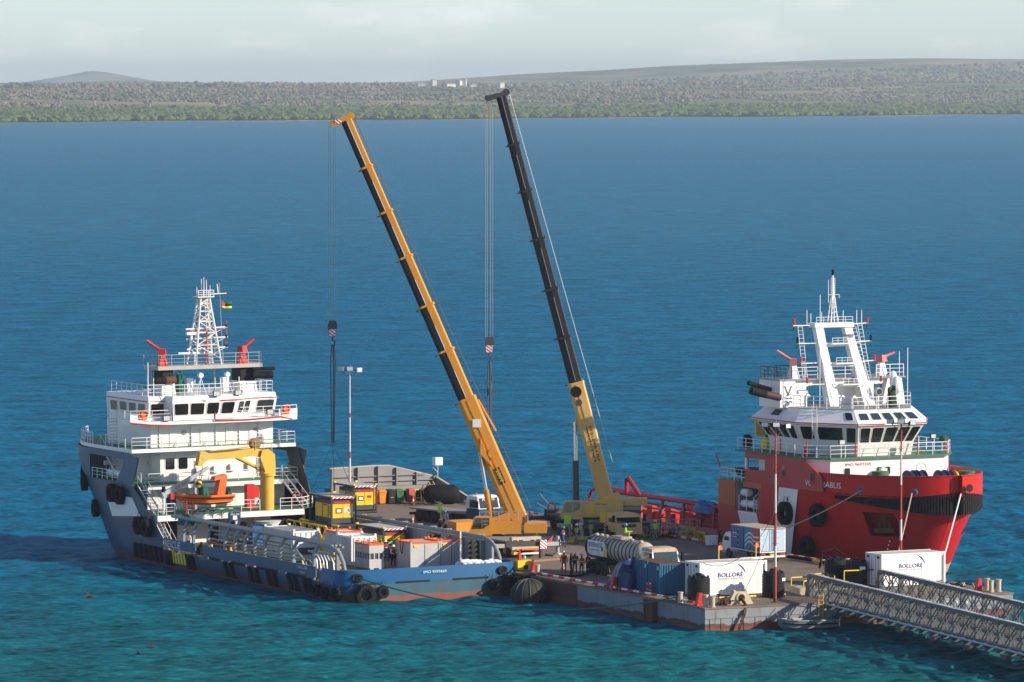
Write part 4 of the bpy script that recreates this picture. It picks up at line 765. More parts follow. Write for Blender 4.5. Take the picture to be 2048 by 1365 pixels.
# superstructure: decks and houses
def slab(name, u0, u1, v0, v1, z, t_=.35, mat=WHITE): return MB().box(u0, u1, v0, v1, z - t_, z).obj(name, mat, blue)
slab('boat_deck', -7.9, 6.3, 37.8, 44, 4.35, .5); MB().prism([(-8.25, 38.6), (-7.9, 37.8), (6.3, 37.8), (8.1, 39.6), (8.1, 44), (-8.1, 44)], 4.352, 4.37).obj('boat_deck_coating', GREEN, blue)
MB().box(-7.7, 8.0, 41.2, 44, BD, 3.8).obj('main_house', WHITER, blue)
for u0, u1 in ((-5.6, -4.6), (-1.5, -.6), (4.6, 7.6)): MB().box(u0, u1, 41.1, 41.19, BD + .05, 3.55).obj('doorway_shade', DARK, blue)  # dark sheets paint in the recess shade under the boat deck
MB().box(-.2, .8, 41.1, 41.19, BD + .1, 3.4).obj('house_door', WHITE, blue)
for u, z in ((1.8, 2.9), (2.5, 2.2), (2.0, 1.9)): MB().rev([(.26, -.1), (.26, .1), (.02, .1)], (u, 41.05, z), 12, 0, 'y').obj('hose_reel', REDS, blue)
MB().rev([(1.3, 3.4), (.75, 2.6), (.75, BD)], (3.0, 38.6, 0), 18).obj('crane_trunk', WHITE, blue)
MB().box(-6.2, 7.2, 43.9, 47, 4.37, 6.4).obj('lower_house', WHITER, blue)
slab('bridge_walkway', -6.7, 8.0, 42.6, 46, 6.65, .4)
MB().box(-4.8, 6.2, 44.2, 55, 6.65, 9.5).obj('middle_house', WHITE, blue); MB().box(-6.0, -4.8, 46.5, 53, 6.78, 9.5).obj('port_house', WHITER, blue)
UW = [(-8.1, 42.9), (7.9, 42.9)] + [(bhb(v, 9.4) - .2, v) for v in (46, 49, 51, 53, 55, 57, 59, 61)] + [(-bhb(v, 9.4) + .2, v) for v in (61, 59, 57, 55, 53, 51, 49, 46)]
MB().prism(UW, 9.53, 9.85).obj('upper_walkway', WHITE, blue); MB().prism([(a * .985, b if b > 43 else 43.0) for a, b in UW], 9.853, 9.87).obj('upper_walkway_coating', GREEN, blue)
MB().box(-5.7, 6.25, 44.2, 54, 9.87, 12.0).obj('upper_house', WHITE, blue)
MB().prism([(-8.1, 43.2), (-6.2, 42.6), (6.4, 42.6), (8.2, 43.2), (8.2, 45.8), (6.0, 46.5), (6, 53), (-6, 53), (-6, 46.5), (-8.1, 45.8)], 11.95, 12.3).obj('wheelhouse_deck', WHITE, blue)
for u0, u1 in ((-8.1, -6.3), (6.4, 8.2)): MB().box(u0, u1, 43.15, 43.23, 12.3, 12.95).obj('wing_bulwark', WHITE, blue)
# wheelhouse: outward leaning polygon
WP = [(-6.1, 53), (-6.1, 43.7), (-4.45, 43.7), (-4.25, 42.5), (1.75, 42.5), (3.7, 43.7), (6.2, 43.7), (6.2, 53)]
def poly_off(P, d):
    c = (0, 47.5); return [(x + d * (1 if x > c[0] else -1) * (.35 if abs(x) > 5 else .6), y - (d if y < 44 else 0)) for x, y in P]
lo, hi = WP, poly_off(WP, .28)
m = MB(); m.loft([[(x, y, 12.3) for x, y in lo], [(x, y, 12.75) for x, y in lo], [(x, y, 13.85) for x, y in hi], [(x, y, 13.87) for x, y in poly_off(WP, .32)], [(x, y, 14.45) for x, y in poly_off(WP, .1)]]); m.obj('wheelhouse', WHITE, blue, smooth=20)
def wf(i, w0=12.75, w1=13.85):
    (a, b), (c_, d) = (lo[i], lo[i + 1]), (hi[i], hi[i + 1]); return [(a[0], a[1], w0), (b[0], b[1], w0), (d[0], d[1], w1), (c_[0], c_[1], w1)]
for s0, s1 in ((.1, .26), (.32, .48), (.54, .70), (.76, .92)): window(blue, wf(0), s0, s1, .12, .9, pane=GLASS)
window(blue, wf(1), .14, .9, .0, .95, pane=GLASSD)
for s0, s1 in ((.03, .24), (.28, .49), (.54, .72), (.77, .96)): window(blue, wf(3), s0, s1, .05, .96, pane=GLASSD)
for s0, s1 in ((.12, .46), (.54, .9)): window(blue, wf(4), s0, s1, .05, .96, pane=GLASSD)
window(blue, wf(5), .25, .9, .0, .95, pane=GLASS)
MB().tube([(-6.2, 53, 14.0), (-6.3, 43.45, 14.0), (-4.6, 43.4, 14.0), (-1.2, 42.1, 14.0)], .045, 6).obj('deluge_pipe', REDS, blue); MB().tube([(.2, 42.1, 14.0), (1.9, 42.1, 14.0), (3.9, 43.35, 14.0), (6.5, 43.4, 14.0)], .045, 6).obj('deluge_pipe', REDS, blue)
MB().tube([(-8.2, 43.1, 12.2), (-6.3, 42.5, 12.0), (-4.4, 42.5, 11.9)], .06, 6).obj('deluge_pipe', REDS, blue); MB().tube([(-.2, 42.45, 13.1), (-.2, 42.45, 12.2), (3, 42.5, 12.15), (6.2, 42.5, 12.3), (7.6, 43.0, 12.0)], .06, 6).obj('deluge_pipe', REDS, blue)
rail(blue, [(-8.05, 43.2, 12.3), (-6.2, 42.65, 12.3), (6.4, 42.65, 12.3), (8.15, 43.2, 12.3)], .95, 1.7); rail(blue, [(-8.05, 43.2, 12.3), (-8.05, 45.8, 12.3)], .95, 1.2)
for u in (-6.9, 7.0): MB().plate([(u - .35, 43.05, 12.45), (u + .35, 43.05, 12.45), (u + .4, 43.05, 13.1), (u, 43.05, 13.25), (u - .4, 43.05, 13.1)], (0, .25, 0)).obj('lifebuoy_box', ORR, blue); life_ring(blue, (u + .1, 43.0, 12.95))
for u, v, z in ((-4.9, 42.6, 12.55), (5.2, 42.6, 12.75), (-.2, 42.2, 14.6), (2.0, 42.4, 14.6)): searchlight(blue, (u, v - .15, z), s=1.25)
rail(blue, [(-8.0, 49, 9.87), (-8.05, 43.0, 9.87), (7.85, 43.0, 9.87), (7.85, 48, 9.87)], 1.0, 1.5); rail(blue, [(-6.6, 46, 6.65), (-6.6, 42.7, 6.65), (7.95, 42.7, 6.65), (7.95, 46, 6.65)], 1.0, 1.5); rail(blue, [(-7.8, 42, 4.37), (-7.8, 37.9, 4.37), (-6.2, 37.9, 4.37)], 1.0, .9); rail(blue, [(.2, 37.9, 4.37), (2.0, 37.9, 4.37)], 1.0, .9); rail(blue, [(4.0, 37.9, 4.37), (6.2, 37.9, 4.37), (8.0, 39.7, 4.37)], 1.0, 1.1)
rail(blue, [(-bhb(v, 9.4) + .25, v, 9.86) for v in (51.8, 54, 56, 58, 60)], 1.0, .8)
c = [(-4.8, 44.2, 6.65), (6.2, 44.2, 6.65), (6.2, 44.2, 9.5), (-4.8, 44.2, 9.5)]
window(blue, c, .045, .125, .42, .78); window(blue, c, .16, .24, .42, .78)
c2 = [(-5.7, 44.2, 9.87), (6.25, 44.2, 9.87), (6.25, 44.2, 12), (-5.7, 44.2, 12)]
for s0 in (.27, .85): MB().rev([(.2, -.03), (.26, 0), (.2, .03), (.02, .03)], (-5.7 + 11.95 * s0 / 1.0, 44.17, 11.1), 12, 0, 'y').obj('porthole', STEEL, blue)
for u in (-4.9, -1.8, .6, 2.9, 4.8): MB().tube([(u, 44.12, 9.9), (u, 44.12, 11.9)], .05, 5).obj('drain_pipe', WHITE, blue)
for u in (-3.9, -.9, 1.6, 3.9):
    MB().box(u, u + .7, 44.14, 44.19, 10.0, 11.8).obj('door', WHITE, blue)
for u, z in ((.3, 7.4), (1.9, 7.5), (3.6, 7.6), (-1.5, 7.3)): MB().box(u, u + .5, 43.9, 44.19, z, z + .6).obj('vent_box', WHITE, blue)
for u in (-4.9, -3.4): MB().box(u, u + .5, 44.05, 44.19, 8.85, 9.0).obj('awning', WHITE, blue)
c3 = [(-6.2, 43.9, 4.37), (7.2, 43.9, 4.37), (7.2, 43.9, 6.4), (-6.2, 43.9, 6.4)]
MB().box(-4.35, -3.5, 43.78, 43.89, 4.4, 6.15).obj('blue_door', BLUED, blue); MB().box(-4.1, -3.75, 43.74, 43.77, 5.2, 5.8).obj('poster', WHITE, blue)
for u in (1.4, 4.8): MB().box(u, u + .7, 43.82, 43.89, 4.5, 6.1).obj('door', WHITE, blue)
MB().box(.8 + 1.2, 1.55 + 1.2, 40.6, 41.2, 4.37, 6.5).obj('fire_cabinet', REDS, blue); MB().box(2.85, 3.6, 41.5, 41.8, 5.2, 6.2).obj('fire_cabinet', REDS, blue)
for u in (6.1, 6.9): MB().tube([(u, 39.8, 4.37), (u, 39.8, 5.5), (u + .2, 39.6, 5.7)], [.07, .07, .12], 8).obj('fire_hydrant', REDS, blue)
stair(blue, (-7.4, 38.9, 4.4), (-7.4, 42.5, 6.7), .7); stair(blue, (7.4, 39.9, 4.4), (6.8, 43.0, 6.7), .7); stair(blue, (-6.9, 47.6, 6.8), (-7.1, 51.4, 9.8), .8); stair(blue, (-7.4, 48.6, 9.9), (-6.9, 50, 12.3), .8); stair(blue, (-7.2, 36.2, 1.5), (-7.5, 39.3, 4.3), .7)
for v in (36.6, 38.3): tyre(B, ('upper' if v > 38 else 'lower') + ' tyre of the pair hung under the boat deck of the blue ship', -HB - .32, v + 2.1, 3.2 if v < 38 else 3.3, .78, .6, 180, 'tyres hung on the blue bow')
sc = MB(); sc.plate([(8.0, 42.7, 9.4), (8.05, 45.5, 9.4), (8.2, 42.0, 3.0), (8.1, 39.6, 4.4)], (.1, 0, 0)); sc.obj('black_screen', DGREY, blue)
# funnels, monitor platform and mast
for u0, u1 in ((-4.6, -3.2), (3.0, 4.8)):
    MB().hexa([(u0, 44.2, 14.45), (u1, 44.2, 14.45), (u1, 46.5, 14.45), (u0, 46.5, 14.45)], [(u0 + .12, 44.3, 15.5), (u1 - .1, 44.3, 15.5), (u1 - .1, 46.4, 15.5), (u0 + .12, 46.4, 15.5)]).obj('funnel_casing', WHITE, blue)
    MB().box(u0 + .2, u1 - .2, 44.35, 46.3, 15.5, 16.75).obj('funnel_top', DARK, blue)
MB().tube([(-3.3, 44.1, 15.85), (-4.6, 44.1, 15.8), (-5.2, 44.1, 15.8)], [.33, .33, .3], 12).obj('exhaust_pipe', RUST, blue); MB().tube([(-4.3, 44.0, 15.8), (-5.3, 44.0, 15.8)], .34, 12).obj('exhaust_pipe', BLACK, blue)
for z, u1, r in ((16.0, 6.1, .34), (16.55, 6.3, .16)): MB().tube([(4.2, 44.0, z), (u1, 43.9, z)], r, 12).obj('exhaust_pipe', BLACK, blue)
o = drape('canvas_bundle', 'green canvas bundle', None, GRN, (-2.7, 44.5, 14.6), 0, .7, .7, 1.6, 8, .7); o.parent = blue
rail(blue, [(-6.1, 52, 14.45), (-6.1, 43.9, 14.45), (-4.4, 43.9, 14.45), (-4.2, 42.7, 14.45), (1.7, 42.7, 14.45), (3.6, 43.9, 14.45), (6.1, 43.9, 14.45), (6.1, 50, 14.45)], 1.0, 1.2)
PLAT = paint('platform_beige', (.42, .40, .36), .5, dirt=.35)
MB().prism([(-5.6, 45.4), (-5.0, 44.0), (5.2, 44.0), (5.6, 45.4), (5.2, 46.6), (-5.2, 46.6)], 16.72, 17.05).obj('monitor_platform', PLAT, blue)
for u in (-4.9, -2.3, 1.2, 4.9): MB().tube([(u, 45.6, 14.45), (u, 45.6, 16.72)], .1, 8).obj('platform_leg', PLAT, blue)
rail(blue, [(-5.3, 46.5, 17.05), (-5.3, 44.6, 17.05), (-4.9, 44.1, 17.05), (5.1, 44.1, 17.05), (5.4, 45.2, 17.05)], 1.0, 1.3, STEEL)
monitor(blue, (-4.2, 44.9, 17.05), 150, 35, REDS, REDS, .95); monitor(blue, (3.6, 44.9, 17.05), 20, 28, REDS, REDS, .95)
MB().box(-2.6, .6, 44.9, 45.05, 18.05, 18.2).obj('radar_scanner', WHITE, blue); MB().tube([(-1.0, 45, 17.05), (-1, 45, 18.05)], .09, 8).obj('radar_post', WHITE, blue)
m = MB(); A0, A1 = 1.25, .42
def mp_(i, z): f = (z - 17.05) / 6.0; a = A0 + (A1 - A0) * f; return Vector((.1 + a * (-1, 1, 1, -1)[i], 45.4 + a * .8 * (-1, -1, 1, 1)[i], z))
for i in range(4): m.tube([mp_(i, 17.05), mp_(i, 23.05)], .085, 6)
zs = [17.6, 18.8, 19.9, 20.9, 21.8, 22.5, 23.0]
for k in range(6):
    for i in range(4):
        j = (i + 1) % 4; m.tube([mp_(i, zs[k]), mp_(j, zs[k + 1])] if k % 2 else [mp_(j, zs[k]), mp_(i, zs[k + 1])], .05, 5); m.tube([mp_(i, zs[k + 1]), mp_(j, zs[k + 1])], .045, 5)
m.obj('lattice_mast', WHITER, blue)
for z, a, b_ in ((18.5, -1.75, 2.2), (19.4, -1.8, 2.25), (20.3, -1.85, 2.2)): MB().tube([(a, 45.0, z - .05), (b_, 45.0, z + .05)], .075, 6).obj('yard', WHITER, blue)
m = MB()
for z in (18.5, 19.4, 20.3): m.tube([(2.0, 45, z), (.9, 45.2, z - .55)], .04, 5); m.tube([(-1.6, 45, z), (-.6, 45.2, z - .5)], .04, 5)
m.obj('yard_brace', WHITER, blue)
for z in (18.65, 19.5, 20.45):
    for k in range(2): MB().tube([(2.1, 45, z + .32 * k - .1), (2.1, 45, z + .2 + .32 * k - .1)], .11, 8).obj('signal_lamp', (BLACK, REDS)[k], blue)
MB().tube([(-1.7, 44.95, 20.0), (-1.3, 44.95, 20.1), (2.0, 44.95, 20.2), (2.2, 44.95, 20.0)], .035, 5).obj('cable', REDS, blue); MB().tube([(-.1, 44.6, 17.1), (.1, 44.7, 20)], .09, 6).obj('red_riser', REDF, blue)
MB().prism([(-.7, 44.8), (.9, 44.8), (.9, 46), (-.7, 46)], 23.05, 23.13).obj('mast_head_platform', WHITER, blue); rail(blue, [(-.65, 44.85, 23.13), (.85, 44.85, 23.13)], .55, .5)
for x, h in ((-.6, .9), (-.15, 1.6), (.1, 1.75), (.35, 1.5), (.7, 1.0)): MB().tube([(x, 45.3, 23.1), (x, 45.3, 23.1 + h)], [.05, .03], 6).obj('aerial', WHITER, blue)
MB().tube([(.8, 45.3, 23.3), (2.3, 45.3, 23.35)], .05, 5).obj('yard', WHITER, blue); MB().tube([(1.5, 45.3, 23.3), (1.4, 45.3, 24.2)], .06, 5).obj('aerial', WHITER, blue)
MB().box(-1.9, -1.0, 44.6, 44.9, 19.75, 20.0).obj('radar_scanner', WHITE, blue); MB().tube([(-1.4, 44.8, 19.4), (-1.4, 44.8, 19.8)], .12, 8).obj('radar_post', WHITE, blue)
MB().tube([(2.05, 45.6, 17.1), (1.75, 45.6, 24.3)], .025, 5).obj('flag_halyard', STEEL, blue); vladder(blue, (.4, 44.5, 17.1), 5.5, .4, lean=(-.2, .4, 0), mat=WHITER)
for x, y, h in ((-5.9, 44.2, 3.0), (-5.6, 45, 1.9), (-5.5, 43.9, 1.6), (2.6, 43.4, 1.5), (-1.9, 43, 1.4), (.6, 43, 1.5)): MB().tube([(x, y, 14.45), (x, y, 14.45 + h)], .045, 5).obj('aerial', WHITE, blue)
for x, v in ((-1.2, 43.3), (1.4, 43.3)):
    m = MB(); [m.tube([(x, v, 16.0), (x + .55 * math.cos(a), v + .4 * math.sin(a), 14.45)], .035, 5) for a in (0, 2.1, 4.2)]; m.obj('tripod', WHITE, blue); MB().rev([(.22, -.2), (.26, .1), (.22, .25), (.02, .25)], (x, v, 16.2), 12, 0, 'y').obj('search_lamp', WHITE, blue)
for x in (-1.9, 1.6): MB().box(x - .3, x + .3, 44, 44.5, 14.6, 15.9).obj('equipment_box', WHITE, blue)
FG, FB_, FY = paint('flag_green', (.02, .16, .06), .8, dirt=0), paint('flag_black', (.015, .015, .015), .8, dirt=0), paint('flag_yellow', (.75, .6, .05), .8, dirt=0)
flag = thing('flag', 'small tattered green black yellow flag with red triangle on the blue ship mast', 'flag', B(1.8, 45.6, 22.5), B.deg); flag.scale = (.8, .8, .8)
def fz(x): return -.22 * x - .08 * math.sin(x * 4)
for i, mt in enumerate((FG, FB_, FY)):
    m = MB(); r0, r1 = .28 - .24 * i, .28 - .24 * (i + 1); m.loft([[(x, .12 * math.sin(x * 5), r0 + fz(x)), (x, .12 * math.sin(x * 5) + .01, r0 + fz(x)), (x, .12 * math.sin(x * 5) + .01, r1 + fz(x) + .004), (x, .12 * math.sin(x * 5), r1 + fz(x) + .004)] for x in [.15 * k for k in range(9)]]); m.obj('flag_stripe', mt, flag)
MB().plate([(0, -.03, .28), (.45, .05, -.2), (0, -.03, -.44)], (0, -.015, 0)).obj('flag_triangle', REDS, flag)
# deck crane
dc = thing('deck_crane', 'yellow knuckle deck crane folded across the blue ship superstructure', 'crane', B(3.0, 38.6, 4.45), B.deg)
MB().tube([(0, 0, -.1), (0, 0, 3.0)], .62, 24).obj('pedestal', YEL, dc); MB().rev([(.74, 2.95), (.74, 3.2), (.6, 3.22)], n=24).obj('slew_ring', YEL, dc)
MB().hexa([(-.5, -.5, 3.22), (.6, -.5, 3.22), (.6, .5, 3.22), (-.5, .5, 3.22)], [(-.35, -.45, 4.9), (.5, -.45, 4.7), (.5, .45, 4.7), (-.35, .45, 4.9)]).obj('crane_house', YEL, dc)
MB().plate([(.6, -.55, 3.6), (.5, -.55, 4.9), (-.1, -.55, 5.35), (-.7, -.55, 5.3), (-.9, -.55, 4.6), (-.4, -.55, 3.3)], (0, .1, 0)).obj('cheek_plate', YEL, dc)
MB().loft([[(x, -.3, z0), (x, .3, z0), (x, .3, z1), (x, -.3, z1)] for x, z0, z1 in ((-.2, 4.55, 5.25), (-1.5, 4.75, 5.45), (-3.6, 4.6, 5.2), (-5.9, 4.55, 5.1))]).obj('boom', YEL, dc)
MB().plate([(-5.8, -.35, 5.15), (-6.2, -.35, 5.35), (-6.6, -.35, 5.3), (-6.85, -.35, 4.1), (-6.5, -.35, 4.0), (-6.1, -.35, 4.45), (-5.85, -.35, 4.55)], (0, .7, 0)).obj('boom_head', YEL, dc); MB().rev([(.16, -.38), (.02, -.38)], (-6.3, 0, 4.75), 12, 0, 'y').obj('sheave', WHITE, dc)
MB().tube([(-.6, -.1, 3.5), (-1.9, -.1, 4.15)], .17, 10).obj('luffing_cylinder', YEL, dc); MB().tube([(-1.85, -.1, 4.13), (-3.1, -.1, 4.75)], .2, 10).obj('luffing_cylinder', YEL, dc)
MB().rev([(.45, -.3), (.5, -.25), (.4, -.2), (.4, .2), (.5, .25), (.45, .3)], (-1.2, 0, 5.85), 16, 0, 'y').obj('winch', WOOD, dc); rail(dc, [(-2.1, -.35, 5.4), (.3, -.35, 5.1)], .75, .8, YEL, 2, .02); MB().tube([(-5.6, -.2, 5.35), (-3.6, -.2, 5.45), (-1.8, -.2, 5.6)], .06, 6).obj('hydraulic_line', YEL, dc)
vladder(dc, (-1.0, -.3, 3.2), 1.5, .4, mat=BLACK); MB().tube([(-6.3, 0, 4.2), (-6.3, 0, 3.3), (-6.5, 0, 2.5)], .035, 5).obj('hoist_wire', WIRE, dc)
MB().box(-2.5, -2.3, 41.9, 42.1, 4.4, 8.7).obj('boom_rest', STEEL, blue)
# davit with rescue boat
dv = thing('boat_davit', 'grey rescue boat davit arm with red load marking beside the yellow deck crane', 'davit', B(-7.0, 38.6, 4.37), B.deg)
MB().tube([(0, 0, 0), (0, 0, 1.9)], .14, 10).obj('davit_post', WHITE, dv); MB().tube([(0, 0, 1.9), (0, 0, 2.4)], .17, 10).obj('davit_post', BLACK, dv)
MB().beam((-.1, 0, 1.6), (4.3, 0, 3.95), .3, .62, up=(0, 0, 1), w1=.2, h1=.25).obj('davit_arm', STEEL, dv); text('SWL 35KN', dv, REDS, (1.6, -.17, 2.5), (4.4, 0, 2.35), (-2.35, 0, 4.4), .26, 1.3); MB().box(.5, .95, -.4, -.1, 1.3, 1.8).obj('davit_winch', REDS, dv)
hk = thing('hook_block', 'yellow and black striped hook block above the orange rescue boat', 'hook', B(-3.7, 38.4, 6.9), B.deg)
MB().rev([(.1, -.4), (.24, -.2), (.26, .2), (.14, .4)], n=12, ax='z').obj('block', HAZ, hk); MB().tube([(0, 0, -.4), (0, 0, -.6), (.14, 0, -.72), (.1, 0, -.92), (-.1, 0, -.9)], .05, 6).obj('hook', RUST, hk); MB().tube([(0, 0, .4), (.35, 0, 1.4)], .025, 4).obj('hoist_wire', WIRE, hk); MB().tube([(0, 0, -.95), (0, 0, -1.5)], .03, 4).obj('sling', WIRE, hk)
rb = thing('rescue_boat', 'orange rescue boat with tall console on its cradle on the blue ship', 'boat', B(-3.2, 38.3, 5.2), B.deg)
rings = []
for x, w, zk, zs_ in ((-2.75, .06, .55, .75), (-2.3, .5, .2, .68), (-1.5, .85, -.05, .6), (0, 1.0, -.15, .56), (1.6, 1.0, -.12, .56), (2.4, .95, -.05, .58)):
    rings.append([(x, -w, zs_), (x, -w * .8, zk + .25), (x, 0, zk), (x, w * .8, zk + .25), (x, w, zs_)])
MB().loft(rings).obj('hull', ORR, rb)
for s_ in (-1, 1): MB().tube([(-2.8, s_ * .02, .85), (-2.3, s_ * .55, .76), (-1.5, s_ * .9, .68), (0, s_ * 1.05, .64), (2.45, s_ * 1.0, .66)], .13, 8).obj('gunwale_tube', ORR, rb)
MB().tube([(-2.4, -.62, .62), (-1.5, -.98, .54), (0, -1.12, .5), (2.45, -1.08, .52)], .03, 5).obj('black_stripe', BLACK, rb); MB().tube([(-2.5, -.6, .3), (0, -1.05, .12), (2.4, -1.0, .2)], .02, 5).obj('grab_line', YELS, rb)
MB().hexa([(1.0, -.45, .6), (1.75, -.45, .6), (1.75, .45, .6), (1.0, .45, .6)], [(1.35, -.42, 2.2), (2.0, -.42, 2.25), (2.0, .42, 2.25), (1.35, .42, 2.2)]).obj('console', ORR, rb); MB().hexa([(.75, -.45, 2.0), (2.05, -.45, 2.2), (2.05, .45, 2.2), (.75, .45, 2.0)], [(.85, -.4, 2.32), (1.95, -.4, 2.52), (1.95, .4, 2.52), (.85, .4, 2.32)]).obj('console_top', ORR, rb)
o = drape('cover', 'green cover', None, GRN, (-.1, 0, .6), 0, .8, .9, .85, 2, .6); o.parent = rb; o = drape('cover', 'green cover', None, GRN, (2.35, .1, .3), 0, .5, .7, .85, 4, .6); o.parent = rb
MB().box(-2.2, 2.2, -1.2, -1.1, -.5, -.38).obj('cradle', STEEL, rb); [MB().tube([(x, -1.15, -.9), (x, -1.15, -.4)], .05, 5).obj('cradle_post', STEEL, rb) for x in (-2.1, -1.2, 0, 1.2, 2.1)]
[MB().tube([(x, -1.2, -.9), (x, -1.2, .35)], .07, 6).obj('cradle_post', REDS, rb) for x in (-2.3, -1.7)]
m = MB(); [m.tube([(-2.2 + .3 * i, -1.25, -.45 - .12 * (i % 3)), (-1.7 + .3 * i, -1.15, -.35 - .1 * ((i + 1) % 3))], .05, 5) for i in range(15)]; m.obj('net_roll', GRN, rb)
sg = thing('name_board', 'blue basketball name board with white lettering hung on the boat deck edge', 'sign', B(-.55, 37.7, 3.75), B.deg)
MB().plate([(-.55, 0, -.45), (.4, 0, -.5), (.55, 0, -.3), (.55, 0, .6), (-.55, 0, .6)], (0, .06, 0)).obj('board', BLUED, sg); text('TOPAZ XARA', sg, WHITE, (0, -.01, .42), (1, 0, 0), (0, 0, 1), .15, .9); MB().box(-.2, .2, -.02, -.005, -.05, .3).obj('target_square', WHITE, sg); MB().tor((0, -.2, -.12), .17, .02, 12, 4, 'z').obj('hoop', REDS, sg); MB().rev([(.16, 0), (.1, -.3)], (0, -.2, -.14), 8).obj('net', WHITE, sg)
# tyres hung on the blue ship
for lab, u, v, z, R0, w, f in (('tyre at the very tip of the blue bow seen edge on', -bhb(57.4, 6.9) - .25, 57.4, 6.6, .8, .6, 150), ('tyre on the bow flare under the open blue bulwark', -bhb(54.6, 6.3) - .3, 54.6, 6.15, .8, .6, 165), ('tyre left of its twin high on the blue shell plating', -HB - .3, 46.4, 5.75, .8, .6, 180), ('tyre overlapping the white panel high on the blue shell', -HB - .3, 44.6, 5.65, .8, .6, 180), ('lone tyre halfway down the blue bow', -bhb(51.5, 4) - .3, 51.5, 4.0, .78, .6, 168),
                             ('foremost of three tyres at the blue port quarter', -HB - .3, 3.9, .7, .5, .4, 180), ('middle one of three tyres at the blue port quarter', -HB - .25, 2.5, .62, .5, .4, 180), ('aftmost of three tyres at the blue port quarter', -HB + .05, 1.0, .62, .52, .4, 205), ('small clean tyre hung right of the huge one on the transom', -4.65, -.35, .75, .5, .4, -90), ('small tyre near the right end of the blue transom', 5.5, -.35, .95, .45, .4, -90)):
    tyre(B, lab, u, v, z, R0, w, f, 'tyres hung on the blue ship')
tyre(B, 'huge rusty tractor tyre hung on the left of the blue transom', -6.3, -.45, .6, .85, .7, -95, 'tyres hung on the blue ship'); tyre(B, 'big rusty tyre wedged at the right corner of the blue transom', 7.0, -.4, .7, .8, .7, -60, 'tyres hung on the blue ship')
# ================================================================ red supply ship, bow towards the viewer (w = metres forward of the stern)
HR = 7.5; RD = 1.4
red = thing('supply_ship', 'red hulled supply ship with white wheelhouse, black bow fender and white side stripes', 'ship', S(0, 0, 0), S.deg)
RHULL = banded('red_hull_paint', [(.15, (.16, .05, .04)), (1.0, (.42, .36, .30)), (30, (.44, .013, .012))], .42, .25, .6, .06)
RSIDE = paint('red_side_paint', (.43, .022, .025), .33, dirt=.35, dcol=(.33, .03, .03), scale=.45, rust=.03)
def rend(z): return 62 + .6 * min(z, 9.5)
def rst(z): return 42 + 1.3 * max(0, min(z, 8.5))
def rhb(w, z):
    if w < 13.4: return HR - 1.4 + math.sqrt(max(0, 1.4 ** 2 - (13.4 - w) ** 2))
    a, b = rst(z), rend(z)
    if w <= a: return HR
    t_ = min(1, (w - a) / (b - a)); return HR * max(0, 1 - t_ ** 2.2) ** .6
def rring(z):
    e = rend(z); P = [12, 12.2, 12.5, 12.9, 13.4, 20, 30, 38] + [42 + (e - 42) * (1 - (1 - i / 26) ** 1.7) for i in range(27)]
    return [(-max(.02, rhb(w, z)), -w, z) for w in P] + [(max(.02, rhb(w, z)), -w, z) for w in P[::-1][1:]]
MB().loft([rring(z) for z in (-1.5, 0, .6, RD - .1)]).obj('hull', RHULL, red, smooth=50)
MB().prism([(x * .995, y) for x, y, z in rring(RD) if y > -50], RD - .1, RD).obj('aft_deck', paint('red_ship_deck', (.16, .07, .06), .8, dirt=.5, rust=.4, streak=False), red)
# forward shell, both sides, with two real anchor pockets let into the bow
POCK = (60.0, 62.6, 3.6, 5.7)
zl = [RD - .1, 2.4, 3.6, 4.3, 5.0, 5.7, 6.5, 7.2]
m = MB(); pk = []
for sd in (-1, 1):
    w0 = 46.3 if sd < 0 else 38.8; o0 = len(m.v); nb = 9
    A_ = [w0 + (POCK[0] - w0) * i / 24 for i in range(25)]; g = [A_ + [61.3, POCK[1]] + [POCK[1] + (rend(z) - POCK[1]) * (1 - (1 - i / nb) ** 1.8) for i in range(1, nb + 1)] for z in zl]; n_ = len(g[0])
    for z, ws in zip(zl, g):
        for w in ws: m.v.append((sd * max(.02, rhb(w, z)), -w, z))
    for i in range(len(zl) - 1):
        for j in range(n_ - 1):
            if 2 <= i <= 4 and j in (24, 25): continue
            m.f.append((o0 + i * n_ + j, o0 + i * n_ + j + 1, o0 + (i + 1) * n_ + j + 1, o0 + (i + 1) * n_ + j)); m.m.append(0)
    pk.append((sd, [(sd * rhb(w, z), -w, z) for w, z in ((POCK[0], 3.6), (POCK[1], 3.6), (POCK[1], 5.7), (POCK[0], 5.7))]))
m.obj('bow_shell', RHULL, red, smooth=50)
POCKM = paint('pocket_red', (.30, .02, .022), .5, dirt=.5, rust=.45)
for sd, C in pk:
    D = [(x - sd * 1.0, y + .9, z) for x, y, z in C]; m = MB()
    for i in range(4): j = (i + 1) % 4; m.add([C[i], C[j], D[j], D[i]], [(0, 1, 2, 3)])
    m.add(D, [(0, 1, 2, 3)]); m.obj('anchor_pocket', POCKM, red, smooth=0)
    c = sum((Vector(p) for p in C), Vector()) / 4; a = MB(); d = (Vector(C[1]) - Vector(C[0])).normalized(); off = Vector((-sd * .35, .3, 0))
    a.beam(c + off + Vector((0, 0, .8)), c + off - Vector((0, 0, .4)), .22, .22); a.beam(c + off - d * .9 - Vector((0, 0, .55)), c + off + d * .9 - Vector((0, 0, .55)), .28, .34)
    for s_ in (-1, 1): a.beam(c + off + d * .5 * s_ - Vector((0, 0, .5)), c + off + d * .42 * s_ + Vector((0, 0, .45)), .2, .26, w1=.06, h1=.1)
    a.obj('anchor', RUST, red)
